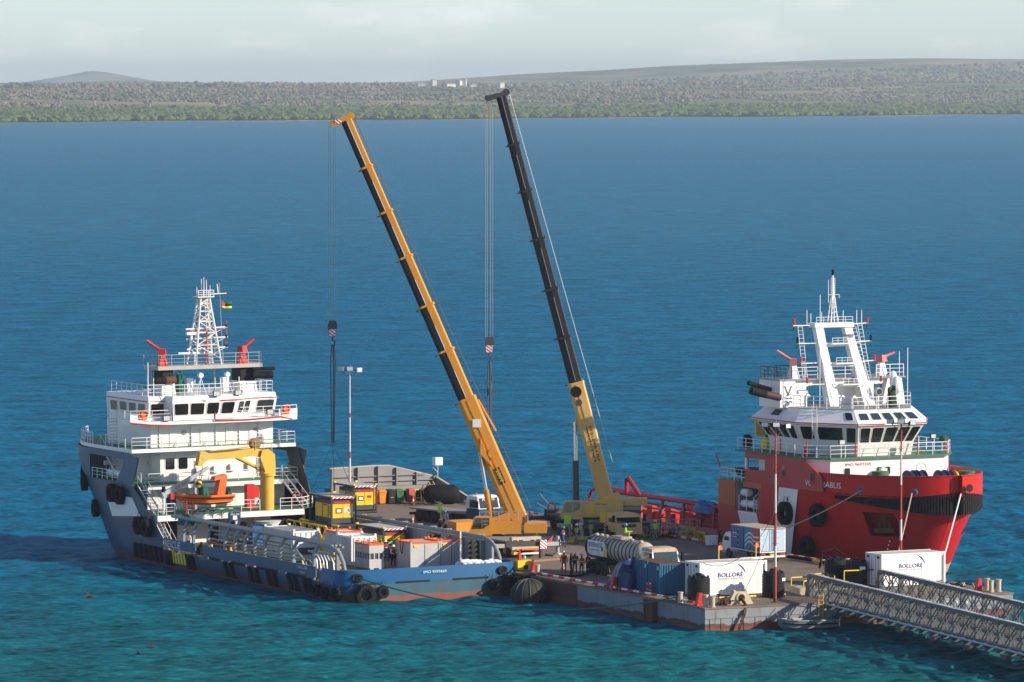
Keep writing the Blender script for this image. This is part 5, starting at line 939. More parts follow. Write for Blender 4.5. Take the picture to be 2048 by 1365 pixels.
# near side plating of the deckhouse block with the life raft recess left open
x = -HR
def sp(name, w0, w1, z0, z1, mat, t_=.14): return MB().box(x, x + t_, -w1, -w0, z0, z1).obj(name, mat, red)
MB().plate([(x, -38.8, 2.55), (x, -41.8, 2.55), (x, -41.8, 5.0), (x, -38.8, 5.0)], (.14, 0, 0)).obj('side_plate', REDF, red)
sp('side_plate', 38.8, 41.8, 5.003, 7.2, ORNG); sp('side_plate', 39.4, 46.3, RD - .1, 2.547, REDF); sp('side_plate', 41.803, 46.3, 2.55, 4.65, REDF); sp('side_plate', 43.2, 46.3, 6.75, 7.2, ORNG); sp('side_plate', 45.9, 46.3, 4.653, 6.747, REDF)
MB().box(-5.9, -5.8, -46.3, -41.8, 4.65, 7.1).obj('recess_wall', GREYP, red); MB().box(-7.36, -5.9, -46.2, -41.8, 4.55, 4.64).obj('recess_floor', GREEN, red); MB().box(-7.3, -5.9, -46.28, -46.18, 4.65, 7.1).obj('recess_wall', GREYP, red); MB().box(-7.36, -5.9, -41.9, -41.8, 4.65, 7.1).obj('recess_wall', GREYP, red)
MB().box(HR - .14, HR, -46.3, -38.8, RD - .1, 7.2).obj('side_plate', REDF, red); MB().box(-HR + .14, HR - .14, -39.0, -38.8, RD, 7.15).obj('block_aft_wall', REDF, red)
MB().box(-HR + .14, HR - .14, -47, -38.9, 7.05, 7.19).obj('raft_deck', GREEN, red)
for w, z in ((42.6, 6.2), (42.6, 5.2), (43.9, 5.2)):
    MB().rev([(.02, -.62), (.3, -.6), (.36, -.45), (.36, .45), (.3, .6), (.02, .62)], (-6.9, -w - .2, z), 14, 0, 'y').obj('liferaft_canister', WHITE, red)
m = MB(); [m.tube([(-7.2, -w, 4.65), (-7.2, -w, 5.9), (-6.6, -w, 6.3)], .045, 5) for w in (42.0, 43.3, 44.6)]; m.obj('raft_cradle', WHITE, red); rail(red, [(-7.3, -44.7, 4.65), (-7.3, -45.8, 4.65)], 1.0, .5)
for zz, c in ((6.2, GRN), (5.7, YELS)): MB().box(-5.99, -5.9, -45.4, -45.1, zz, zz + .3).obj('notice', c, red)
# white stripes
MB().plate([(x - .012, -49.43, 7.15), (x - .012, -52.66, 7.15), (x - .012, -51.5, 1.5), (x - .012, -48.6, 1.5)], (.012, 0, 0)).obj('white_stripe', WHITE, red)
MB().plate([(x - .012, -42.3, 4.62), (x - .012, -45.5, 4.62), (x - .012, -46.9, 1.6), (x - .012, -43.6, 1.6)], (.012, 0, 0)).obj('white_stripe', WHITE, red)
for w, z in ((50.9, 6.2), (51.2, 3.3), (55.4, 6.0), (57.2, 6.3), (56.8, 2.9), (58.3, 3.1), (55.0, 3.0), (47.4, 1.9)): MB().rev([(.13, -.05), (.15, 0), (.02, 0)], (-rhb(w, z) - .0, -w, z), 10, 0, 'x').obj('hull_opening', POCKM, red)
# upper tier: red side, white front
sp('upper_side_plate', 43.5, 47.0, 7.203, 8.35, REDF); sp('upper_side_plate', 43.5, 47.0, 9.35, 9.9, REDF); sp('upper_side_plate', 43.5, 43.8, 8.353, 9.347, WHITE)
def fwdplate(name, sd, wa, wb, z0, z1, mat, n_=12):
    m = MB(); r0 = [(sd * rhb(w, z0), -w, z0) for w in [wa + (wb - wa) * i / n_ for i in range(n_ + 1)]]; r1 = [(sd * min(rhb(w, z1), HR), -w, z1) for w in [wa + (wb - wa) * i / n_ for i in range(n_ + 1)]]
    i0 = [(p[0] - sd * .12, p[1], p[2]) for p in r0]; i1 = [(p[0] - sd * .12, p[1], p[2]) for p in r1]; m.loft([r0, r1, i1, i0, r0], 0, False); return m.obj(name, mat, red, smooth=50)
sp('upper_side_plate', 47.003, 53.2, 7.203, 9.9, REDF); MB().box(HR - .14, HR, -53.2, -43.5, 7.203, 9.9).obj('upper_side_plate', REDF, red)
MB().plate([(x, -53.2, 7.21), (x + .07, -56.7, 7.21), (x + .07, -56.4, 8.5), (x, -53.5, 9.9), (x, -53.2, 9.9)], (.12, 0, 0)).obj('upper_side_plate', REDF, red)
MB().prism([(-7.34, -47.2), (7.34, -47.2), (7.34, -53.3), (5.8, -55.2), (-5.8, -55.2), (-7.34, -53.3)], 7.2, 9.85).obj('forward_house', WHITE, red, smooth=0)
MB().prism([(-7.6, -42), (7.6, -42), (7.6, -53.5), (6.0, -55.6), (-6.0, -55.6), (-7.6, -53.5)], 9.853, 9.98).obj('bridge_deck', GREEN, red)
for w, zz in ((48.9, 8.65), (50.2, 8.6), (55.0, 8.4)):
    c = [(x - .0, -w + .9, zz - .5), (x - .0, -w - .9, zz - .5), (x - .0, -w - .9, zz + .5), (x - .0, -w + .9, zz + .5)]; window(red, c, .36, .64, .1, .9, REDS, GLASS, .08)
o = text('VOS CHABLIS', red, WHITE, (-HR, -56.2, 7.86), (0, -1, 0), (0, 0, 1), .5, 4.6)
for q in o.data.vertices: q.co.x = -rhb(max(-q.co.y, 53.6), 7.6) - (.09 if -q.co.y < 56.8 else .03)
text('IMO 9697105', red, REDS, (-3.0, -55.22, 9.35), (1, 0, 0), (0, 0, 1), .26, 2.6)
MB().prism([(p[0] * .97, p[1]) for p in [(-rhb(w, 7.2), -w) for w in (52, 56, 60, 63, 65, 66.0)] + [(rhb(w, 7.2), -w) for w in (66.0, 65, 63, 60, 56, 52)]], 7.05, 7.18).obj('forecastle_deck', GREEN, red)
# bow bulwark
m = MB()
for sd in (-1, 1):
    rs = []
    for z, top in ((7.2, 0), (8.0, 0), (8.75, 1), (8.75, 2), (7.2, 2)):
        row = []
        for i in range(27):
            e = rend(8.6); w = 53.6 + (e - 53.6) * (1 - (1 - i / 26) ** 1.7); zz = z + (.28 * (i / 26) ** 1.5 if top else 0); r = max(.02, rhb(w, 7.6) * (1 if w < 66 else 1)); row.append((sd * max(.02, r - (.13 if top == 2 else 0)), -w, zz if not (top == 2 and z == 7.2) else 7.2))
        rs.append(row)
    m.loft(rs, 0, False)
m.obj('bow_bulwark', RED, red, smooth=50)
MB().tube([(-max(.0, rhb(53.6 + (67.1 - 53.6) * (1 - (1 - i / 30) ** 1.7), 7.6) - .06), -(53.6 + (67.1 - 53.6) * (1 - (1 - i / 30) ** 1.7)), 8.78 + .28 * (i / 30) ** 1.5) for i in range(31)], .07, 6).obj('bulwark_rail', RED, red); MB().tube([(max(.0, rhb(53.6 + (67.1 - 53.6) * (1 - (1 - i / 30) ** 1.7), 7.6) - .06), -(53.6 + (67.1 - 53.6) * (1 - (1 - i / 30) ** 1.7)), 8.78 + .28 * (i / 30) ** 1.5) for i in range(31)], .07, 6).obj('bulwark_rail', RED, red)
# black ribbed bow fender
m = MB(); hd = MB()
for sd in (-1, 1):
    N = 46; ws = [57.6 + (rend(7.2) - 57.6) * (1 - (1 - i / N) ** 1.7) for i in range(N + 1)]
    for i in range(N):
        f = (i + .5) / N; zt = 7.02 + .75 * max(0, f - .45) / .55 * .9; zb = 6.72 - 1.05 * min(1, f * 1.35); q = []
        for w in (ws[i] + .012, ws[i + 1] - .012):
            h = max(.03, rhb(w, 6.8)); h2 = max(.03, rhb(min(w + .1, rend(6.8)), 6.8)); nx, ny = 1, max(.0, -(h2 - h) / .1) if w < rend(6.8) - .15 else 3; L = math.hypot(1, ny); t_ = .12 + .38 * min(1, f * 1.6)
            q.append(((sd * h, -w), (sd * (h + t_ / L), -(w + t_ * min(ny, 3) / L))))
        (a, b), (c, d) = q; bb = [(b[0], b[1], zb), (d[0], d[1], zb), (c[0], c[1], zb), (a[0], a[1], zb)]; tt = [(p[0], p[1], zt) for p in bb]
        m.hexa([(p[0], p[1], zb) for p in (a, b, d, c)], [(p[0], p[1], zt) for p in (a, b, d, c)]); hd.hexa([(p[0], p[1], zt + .004) for p in (a, b, d, c)], [(p[0], p[1], zt + .05) for p in (a, b, d, c)])
m.obj('bow_fender', BLACK, red, None, 'stuff', 0); hd.obj('fender_flange', RED, red, None, 'stuff', 0)
for sd, w, z in ((-1, 60.6, 7.45), (-1, 64.6, 7.45), (1, 66.4, 7.6)):
    h = rhb(w, 7.4); o = MB().tor((0, 0, 0), .3, .09, 16, 6, 'y').obj('mooring_fairlead', BLUT, red); o.location = (sd * (h + .03), -w, z + .15); o.rotation_euler = (0, 0, R_((-58 if sd < 0 else 10))); o.scale = (1.2, 1, .9)
MB().rev([(.3, -.06), (.34, 0), (.02, 0)], (1.0, -66.75, 7.95), 14, 0, 'y').obj('hull_opening', DARK, red)
for w in (58.2, 59.0, 60.0, 61.6, 62.4, 63.2):
    h = rhb(w, 7.25); MB().box(-h - .02, -h + .1, -w - .25, -w + .25, 7.12, 7.25).obj('freeing_port_shade', DARK, red)  # dark boxes on the shell paint the shade of the slots
for i in range(7): z = 1.1 + .34 * i; w = rend(z) - 2.6; MB().box(-rhb(w, z) - .02, -rhb(w, z) + .05, -w - .1, -w + .1, z, z + .12).obj('draught_mark', WHITE, red)
# foredeck gear behind the bulwark
for u, w, mt, r, h in ((-2.6, 58.2, GREEN, .75, 1.75), (4.6, 60.6, GREEN, .75, 1.7)): MB().tube([(u, -w, 7.18), (u, -w, 7.18 + h)], r, 16).obj('green_drum', GREEN, red)
for u, w, mt in ((-.4, 59.5, NAVY), (.5, 59.6, NAVY), (2.2, 60.4, NAVY)): MB().rev([(.95, -.35), (.95, -.28), (.8, -.26), (.8, .26), (.95, .28), (.95, .35)], (u, -w, 8.1), 18, 0, 'x').obj('mooring_winch', mt, red)
for u in (2.7, 3.1, 3.5): MB().tor((u, -60.4, 8.2), .65, .13, 16, 6, 'x').obj('hose_coil', (NAVY, YELS, NAVY)[int(u * 2) % 3], red)
m = MB(); m.tor((.9, -59.2, 9.1), .5, .035, 16, 5, 'y'); m.obj('hand_wheel', BEIGE, red)
for u, w, z, mt in ((-.9, 55.9, 8.6, WHITE), (1.6, 57.5, 8.2, REDS), (-2.0, 56.5, 8.3, STEEL)): MB().box(u - .3, u + .3, -w - .2, -w + .2, 7.18, z + .4).obj('deck_locker', mt, red)
c = [(-5.8, -55.2, 7.2), (5.8, -55.2, 7.2), (5.8, -55.2, 9.85), (-5.8, -55.2, 9.85)]
for s0 in (.12, .40, .47): window(red, c, s0, s0 + .05, .45, .7, pane=GLASS)
# wheelhouse
def sy(P): return P + [(-a, b) for a, b in P[::-1]]
LO = sy([(-5.2, -44.2), (-5.5, -50.0), (-2.7, -54.6)]); MI = sy([(-5.4, -43.9), (-5.75, -50.2), (-2.85, -54.9)]); HI = sy([(-6.2, -42.9), (-6.45, -50.6), (-3.3, -55.7)]); EV = sy([(-6.5, -42.6), (-6.75, -50.8), (-3.45, -56.0)]); RF = sy([(-5.3, -43.6), (-5.6, -49.9), (-2.9, -54.3)])
def rg(P, z): return [(a, b, z) for a, b in P]
MB().loft([rg(LO, 9.98), rg(MI, 11.3), rg(HI, 12.6), rg(EV, 12.72), rg(EV, 12.78), rg(RF, 13.95)]).obj('wheelhouse', WHITE, red, smooth=20)
def rf(i): (a, b), (c_, d) = (MI[i], MI[i + 1]), (HI[i], HI[i + 1]); return [(a[0], a[1], 11.3), (b[0], b[1], 11.3), (d[0], d[1], 12.6), (c_[0], c_[1], 12.6)]
for s0, s1 in ((.06, .26), (.32, .48), (.54, .70), (.76, .92)): window(red, rf(0), s0, s1, .05, .92)
for s0, s1 in ((.05, .25), (.33, .74)): window(red, rf(1), s0, s1, .05, .92)
window(red, rf(1), .81, .96, -.5, .92)
for s0, s1 in ((.04, .19), (.23, .40), (.44, .62), (.65, .81), (.84, .97)): window(red, rf(2), s0, s1, -.45, .92)
for s0, s1 in ((.06, .28), (.36, .58), (.66, .88)): window(red, rf(3), s0, s1, -.3, .92)
def rr(i): (a, b), (c_, d) = (EV[i], EV[i + 1]), (RF[i], RF[i + 1]); return [(a[0], a[1], 12.78), (b[0], b[1], 12.78), (d[0], d[1], 13.95), (c_[0], c_[1], 13.95)]
window(red, rr(0), .36, .56, .35, .75, pane=GLASS); window(red, rr(1), .82, .94, .3, .8)
for k in range(5): window(red, rr(2), .05 + k * .19, .19 + k * .19, .3, .75, pane=GLASS)
window(red, rr(3), .1, .25, .3, .75, pane=GLASS)
MB().tube([(p[0], p[1], 12.82) for p in EV[:3]] + [(-.8, -56.05, 12.82)], .05, 6).obj('deluge_pipe', REDS, red); MB().tube([(1.2, -56.05, 12.82)] + [(p[0], p[1], 12.82) for p in EV[3:5]], .05, 6).obj('deluge_pipe', REDS, red)
MB().box(-6.2, -5.3, -43.2, -43, 11.2, 12.6).obj('yellow_panel', YEL, red)
vladder(red, (-5.75, -52.6, 9.98), 4.4, .5, d=(.5, -.8, 0), lean=(-.3, -.3, 0))
rail(red, [(-7.45, -42.2, 9.98), (-7.45, -53.4, 9.98), (-5.9, -55.4, 9.98), (5.9, -55.4, 9.98), (7.45, -53.4, 9.98), (7.45, -47, 9.98)], 1.05, 1.4)
for u, w in ((-7.4, 49.5), (-7.2, 53.6), (-3.4, 55.4), (2.9, 55.4), (6.0, 55.3), (7.4, 52.6)): MB().tube([(u, -w, 9.98), (u, -w, 11.35)], .06, 6).obj('fire_hydrant', REDS, red)
MB().box(-6.9, -5.6, -53.2, -52.6, 9.98, 10.8).obj('deck_box', BLUED, red); searchlight(red, (-4.6, -55.2, 11.3), s=1.1); searchlight(red, (5.0, -54.6, 11.5), s=1.0); MB().tube([(-4.6, -55, 9.98), (-4.6, -55, 11.1)], .05, 5).obj('lamp_post', WHITE, red)
MB().rev([(.3, 0), (.36, .2), (.36, .5), (.2, .62), (.02, .62)], (6.2, -54.3, 10.9), 12).obj('covered_searchlight', GRN, red); MB().box(.9, 1.5, -55.16, -55.0, 10.2, 10.8).obj('vent_box', WHITE, red)
# deck above the wheelhouse: funnels, wall, mast
MB().prism(sy([(-5.3, -43.6), (-5.6, -49.9), (-2.9, -54.3)]), 13.953, 14.0).obj('monkey_deck', GREYP, red)
rail(red, [(-5.5, -44, 14.0), (-5.6, -49.8, 14.0), (-2.9, -54.2, 14.0), (2.9, -54.2, 14.0), (5.6, -49.8, 14.0), (5.6, -44.5, 14.0)], 1.05, 1.2)
FW = -47.7
MB().hexa([(-6.4, FW, 13.9), (-4.0, FW, 13.9), (-4.0, FW + 3.6, 13.9), (-6.4, FW + 3.6, 13.9)], [(-6.4, FW, 16.25), (-4.9, FW, 16.25), (-4.9, FW + 3.6, 16.25), (-6.4, FW + 3.6, 16.25)]).obj('funnel', WHITE, red); MB().hexa([(4.0, FW, 13.9), (6.4, FW, 13.9), (6.4, FW + 3.6, 13.9), (4.0, FW + 3.6, 13.9)], [(4.6, FW, 16.3), (6.0, FW, 16.3), (6.0, FW + 3.6, 16.3), (4.6, FW + 3.6, 16.3)]).obj('funnel', WHITE, red)
m = MB(); m.box(-4.9, -3.4, FW + .3, FW + .45, 14, 16.25); m.box(-1.6, 3.3, FW + .3, FW + .45, 14, 16.25); m.box(-3.4, -1.6, FW + .3, FW + .45, 15.75, 16.25); m.box(3.3, 4.9, FW + .3, FW + .45, 15.75, 16.25); m.obj('funnel_bridge_wall', WHITE, red)
MB().box(-6.5, 6.4, FW - .1, FW + 3.7, 16.25, 16.38).obj('monitor_deck', GREYP, red)
DBR = paint('soot_brown', (.07, .03, .03), .6, dirt=.4)
for z, L, r, w0 in ((15.0, 2.9, .33, .2), (15.6, 2.4, .2, 1.6)):
    MB().tube([(-6.3, FW + w0, z - .2), (-6.3 - L * .5, FW + w0, z + .12)], r, 14).obj('exhaust_pipe', DBR, red); MB().tube([(-6.3 - L * .5, FW + w0, z + .12), (-6.3 - L, FW + w0, z + .48)], r * 1.05, 14).obj('exhaust_pipe', BLACK, red)
text('V', red, DGREY, (-5.6, FW - .01, 15.35), (1, 0, 0), (0, 0, 1), .95, .8)
for k in range(2):
    for j in range(2): a = arc((-5.78 + .42 * j, FW - .02, 14.3 + .3 * k), .16, 20, 160, 6, 'xz'); MB().tube(a, .045, 4).obj('wave_mark', BLUT, red)
rail(red, [(-6.3, FW + 3.4, 16.38), (-6.3, FW, 16.38), (-5.2, FW, 16.38)], 1.0, .6, DGREY); rail(red, [(-5.2, FW, 16.38), (-2.6, FW, 16.38)], 1.0, 1.2); rail(red, [(-1.2, FW, 16.38), (1.6, FW, 16.38)], 1.0, 1.2); rail(red, [(3.4, FW, 16.38), (6.2, FW, 16.38)], 1.05, 1.2); rail(red, [(-6.3, FW + 3.5, 16.38), (6.2, FW + 3.5, 16.38)], 1.0, 1.5, DGREY)
PKR = paint('faded_monitor_red', (.50, .16, .16), .5, dirt=.3)
monitor(red, (-4.6, FW + .8, 16.38), 150, 33, PKR, WHITE, 1.15); monitor(red, (4.4, FW + .8, 16.38), 15, 14, PKR, WHITE, 1.25)
for sx_, xb, xt in ((-1, -1.75, -1.55), (1, 1.75, 1.35)):
    MB().loft([[(xb + a * w_ + (xt - xb) * f, -48.9 + 3.1 * f + b * dd, 13.9 + 7.1 * f) for a, b in ((-1, -1), (1, -1), (1, 1), (-1, 1))] for f, w_, dd in ((0, .55, .5), (.5, .44, .38), (1, .36, .3))]).obj('mast_leg', WHITE, red)
    vladder(red, (xb + sx_ * .75 * 0 + .2 * sx_, -49.6, 14.0), 6.8, .4, lean=(xt - xb, 2.7, 0))
for z, w0, wd in ((15.9, -48.4, 1.6), (17.7, -47.3, 1.5), (19.4, -46.6, 1.45)):
    MB().box(-1.5, 1.45, w0 - .25, w0 + .35, z - .3, z).obj('mast_cross_beam', WHITE, red)
    MB().hexa([(-.9, w0 - .8, z - .1), (.8, w0 - .8, z - .1), (1.0, w0, z - .35), (-1.1, w0, z - .35)], [(-.9, w0 - .8, z), (.8, w0 - .8, z), (1.0, w0, z), (-1.1, w0, z)]).obj('radar_platform', WHITE, red); rail(red, [(-.9, w0 - .75, z), (.8, w0 - .75, z)], .45, .6, rows=2, r=.02)
MB().box(-2.1, 1.9, -46.4, -45.2, 20.75, 21.15).obj('mast_cap', WHITE, red); rail(red, [(-1.9, -46.3, 21.15), (1.8, -46.3, 21.15)], .5, .7, rows=2, r=.02)
for z, w0 in ((15.9, -48.3), (17.7, -47.2), (19.4, -46.6), (20.95, -46)):
    MB().tube([(-2.0, w0, z), (-4.1 if z > 20 else -3.9, w0, z)], .05, 5).obj('yard', WHITE, red); MB().tube([(1.8, w0, z), (3.6, w0, z + .1)], .05, 5).obj('yard', WHITE, red)
    for sx_, xx in ((-1, -4.0), (1, 3.5)):
        MB().tube([(xx, w0, z + .1), (xx, w0, z + .6)], .11, 8).obj('signal_lamp', REDS if z < 19 or z > 20 else BLACK, red); MB().tube([(xx, w0, z - .45), (xx, w0, z - .15)], .1, 8).obj('signal_lamp', GRN, red)
for xx in (-3.4, 3.1): vladder(red, (xx, -47, 16), 5.0, .45, lean=(0 if xx < 0 else -.4, 1.0, 0))
MB().box(-.7, 1.9, -47.0, -46.85, 20.0, 20.12).obj('radar_scanner', BLUED, red)
m = MB(); [m.tube([(a * .35, -45.9 + b * .3, 21.15), (a * .12, -45.9 + b * .1, 23.4)], .06, 5) for a in (-1, 1) for b in (-1, 1)]; [m.tube([(-.33 + .06 * k, -46.15, 21.5 + .45 * k), (.33 - .06 * k, -46.15, 21.7 + .45 * k)], .04, 4) for k in range(4)]; m.obj('topmast', WHITE, red)
MB().tube([(0, -45.9, 23.3), (0, -45.9, 25.3)], [.16, .09], 8).obj('topmast', WHITE, red); MB().tube([(0, -45.9, 25.3), (0, -45.9, 25.8)], .12, 8).obj('mast_light', BLACK, red); MB().tube([(-.45, -45.9, 22.9), (-.45, -45.9, 24.9)], .03, 5).obj('aerial', WHITE, red); rail(red, [(-.5, -46, 23.3), (.6, -46, 23.3)], .3, .5, rows=1, r=.02)
m = MB(); [m.tube([(-.25, -45.95, 23.6 + .2 * i), (.25, -45.95, 23.6 + .2 * i)], .03, 4) for i in range(8)]; m.obj('mast_rung', WHITE, red)
for xx, yy, z0, h in ((-3.75, -50, 14, 9.8), (5.2, -50, 14, 5.0), (6.2, -47, 13.9, 4.6), (-2.7, -46, 21, 1.3), (-2.3, -46, 21.1, .9), (2.4, -46, 21, 1.2), (2.9, -46, 21, 1.2), (-1.2, -46, 21.1, 1.0), (1.0, -46, 21.1, 1.1), (-.9, -53.4, 14, 1.8), (3.4, -51, 14, 1.9)): MB().tube([(xx, yy, z0), (xx, yy, z0 + h)], .035, 5).obj('aerial', WHITE, red)
radome(red, (3.9, -50.3, 14.0), .5, 1.0); radome(red, (5.2, -47.6, 14.0), .38, 1.3)
MB().tube([(.2, -53.2, 14.0), (.2, -53.2, 15.1)], .1, 8).obj('lamp_post', WHITE, red); MB().rev([(.3, -.25), (.36, .1), (.28, .3), (.02, .32)], (.2, -53.2, 15.45), 16, 0, 'y').obj('search_lamp', WHITE, red); MB().rev([(.27, -.27), (.02, -.27)], (.2, -53.2, 15.45), 16, 0, 'y').obj('lens', GLASS, red)
o = drape('compass_cover', 'dark green cover', None, paint('dark_green_cover', (.03, .05, .035), .8), (2.1, -52.4, 14.0), 0, .75, .75, 1.55, 3, .8); o.parent = red
for xx, yy in ((-4.6, -49), (-3.0, -52.2), (-2.3, -53)): MB().tube([(xx, yy, 14), (xx, yy, 14.9), (xx + .2, yy, 15.1), (xx + .4, yy, 14.9)], .12, 8).obj('vent_pipe', WHITE, red)
# aft deck: pink bulwark, red cargo rails, deck gear
for sd in (-1, 1):
    o = MB().box(sd * HR - (.0 if sd < 0 else .12), sd * HR + (.12 if sd < 0 else 0), -38.6, -13.5, 1.72, 2.62).obj('aft_bulwark', PINK, red)
    for w0, w1 in ((16, 19), (21, 24), (29, 31), (36.5, 38.4)): MB().box(sd * HR - .02, sd * HR + .03, -w1, -w0, 1.42, 1.7).obj('freeing_port_shade', DARK, red)  # dark strips paint the slot shade below the bulwark
    m = MB(); [m.box(sd * HR - .06, sd * HR + .06, -w - .4, -w + .4, 1.35, 1.75) for w in (15, 20, 25, 28, 32, 35)]; m.obj('bulwark_foot', REDF, red)
    for w in (16.5, 20, 24.3, 28.2, 32.1, 37.6): m = MB(); m.beam((sd * 7.35, -w, RD), (sd * 7.1, -w + .2, 4.4), .22, .26, up=(0, 1, 0)); m.beam((sd * 7.1, -w + .2, 4.4), (sd * 5.9, -w + .2, 4.55), .2, .12); m.obj('rail_frame', REDF, red)
    for dx, z, r in ((7.05, 4.55, .15), (6.6, 4.62, .13), (6.2, 4.6, .13), (6.9, 4.05, .1), (6.6, 3.6, .08)): MB().tube([(sd * dx, -38.4, z - (.0 if r > .1 else .3)), (sd * dx, -22, z), (sd * dx, -15.5, z + .2)] + ([(sd * dx, -14.4, z - .1), (sd * dx, -13.8, z - 1.0), (sd * dx, -13.6, 2.4)] if r > .14 else []), r, 8).obj('cargo_rail', RED, red)
    for w in (17.5, 24, 27.5, 33): MB().box(sd * 6.0 - .25, sd * 6.0 + .25, -w - .5, -w + .5, RD, 3.7).obj('rail_stanchion_box', REDF, red)
    if sd < 0: MB().tube([(-7.0, -21.0, 4.5), (-7.0, -21.0, 5.9), (-6.9, -21.2, 6.0), (-7.0, -23.6, 4.5)], .2, 8).obj('stopper_horn', RED, red)
m = MB(); P = [(7.0, -27.5, 4.6), (7.0, -30, 5.5), (7.0, -33, 6.4), (7.0, -35, 6.75), (7.0, -38.8, 6.85)]; m.tube(P, .22, 10); m.obj('arched_rail', RED, red)
for w, z in ((33.2, 6.3), (37.0, 6.7)): MB().box(6.8, 7.2, -w - .2, -w + .2, RD, z).obj('arch_post', RED, red)
for u, w0, w1, h, mt in ((4.5, 35, 38.2, 4.8, REDS), (-2.0, 33.5, 38.5, 3.0, REDF), (2.5, 28, 33, 2.0, RED), (-5.0, 20, 26, 1.8, REDS), (1.5, 19, 24, 2.0, RED), (-4.6, 28.5, 31, 2.1, REDS), (-4.8, 33.2, 35.6, 2.3, ORR)): MB().box(u - 1, u + 1, -w1, -w0, RD, RD + h).obj('deck_locker', mt, red)
for u, w in ((-5.6, 34.6), (3.6, 26)): MB().rev([(.9, -.6), (.9, -.5), (.6, -.48), (.6, .48), (.9, .5), (.9, .6)], (u, -w, RD + 1.0), 16, 0, 'x').obj('deck_winch', REDF, red)
MB().tube([(5.2, -33.2, 4.6), (5.2, -33.2, 6.9)], [.5, .42], 12).obj('cream_bundle', BEIGE, red); MB().box(2, 6, -34, -29, 4.6, 4.8).obj('green_deck', GREEN, red)
o = drape('blue_tarpaulin', 'blue tarpaulin', None, BLUT, (-6.9, -35.6, 3.9), 0, 1.0, 3.4, .9, 6, .8); o.parent = red
for w0, s_ in ((31.9, 'RE'), (33.5, 'SC'), (35.2, 'ONE')):
    q = MB().box(-7.66, -7.64, -w0 - 1.55, -w0, 1.55 if s_ != 'ONE' else 1.35, 2.55 if s_ != 'ONE' else 2.3).obj('yellow_banner', YELS, red); text(s_, red, BLACK, (-7.665, -w0 - .8, 2.05 if s_ != 'ONE' else 1.85), (0, -1, 0), (0, 0, 1), .5, 1.05)
# raft deck gear aft of the wheelhouse
rail(red, [(-7.4, -39, 7.2), (-7.4, -46.5, 7.2)], 1.0, 1.2); rail(red, [(-7.4, -39, 7.2), (-2, -39, 7.2)], 1.0, 1.2)
rc = MB(); rings = []
for yy, w_, zz in ((-45.6, .2, .5), (-44.8, .8, .1), (-42.5, 1.0, 0), (-40.6, .95, .05)): rings.append([(-5.9 - w_, yy, 8.0 + .25), (-5.9 - w_ * .7, yy, 7.55 + zz), (-5.9, yy, 7.35 + zz), (-5.9 + w_ * .7, yy, 7.55 + zz), (-5.9 + w_, yy, 8.25)])
rc.loft(rings); rc.obj('workboat', BLACK, red)
MB().tube([(-4.2, -41.6, 7.2), (-4.2, -41.6, 9.4)], .35, 12).obj('yellow_crane_post', YEL, red); MB().tube([(-4.2, -41.6, 9.3), (-5.4, -43.4, 9.0), (-6.0, -44.8, 8.4)], [.28, .22, .15], 8).obj('yellow_crane_arm', YEL, red)
MB().box(-6.6, -6.0, -46.9, -44.4, 7.2, 9.85).obj('white_trunk', WHITE, red); MB().tube([(-7.3, -43.6, 7.2), (-7.3, -43.6, 9.85)], .15, 10).obj('deck_pillar', STEEL, red)
for u, w, r in ((-5.9, -41.2, .42), (-4.4, -42.4, .45)): MB().rev([(r * .7, 0), (r, .2), (r, 1.0), (r * .5, 1.2), (.02, 1.2)], (u, w, 9.98), 14).obj('vent_cowl', BLACK, red)
MB().box(-5.2, -3.4, -43.4, -42.2, 9.98, 11.0).obj('yellow_locker', YELS, red); MB().tube([(-7.4, -39.0, 8.2), (-7.6, -38.6, 9.4)], .06, 6).obj('red_davit', REDS, red)
for lab, w, z in (('tyre on the upper part of the white stripe of the red ship', 50.9, 5.0), ('tyre high on the red side forward of the white stripe', 55.4, 5.1), ('tyre low on the red hull beside the white stripe foot', 53.3, 2.15)): tyre(S, lab, -rhb(w, z) - .35, -w, z, .98, .62, 180 + (4 if w > 54 else 0), 'tyres hung on the red ship')
tyre(S, 'old tyre on the red side under the yellow banner', -HR - .3, -38.7, .9, .75, .5, 180, 'tyres hung on the red ship')
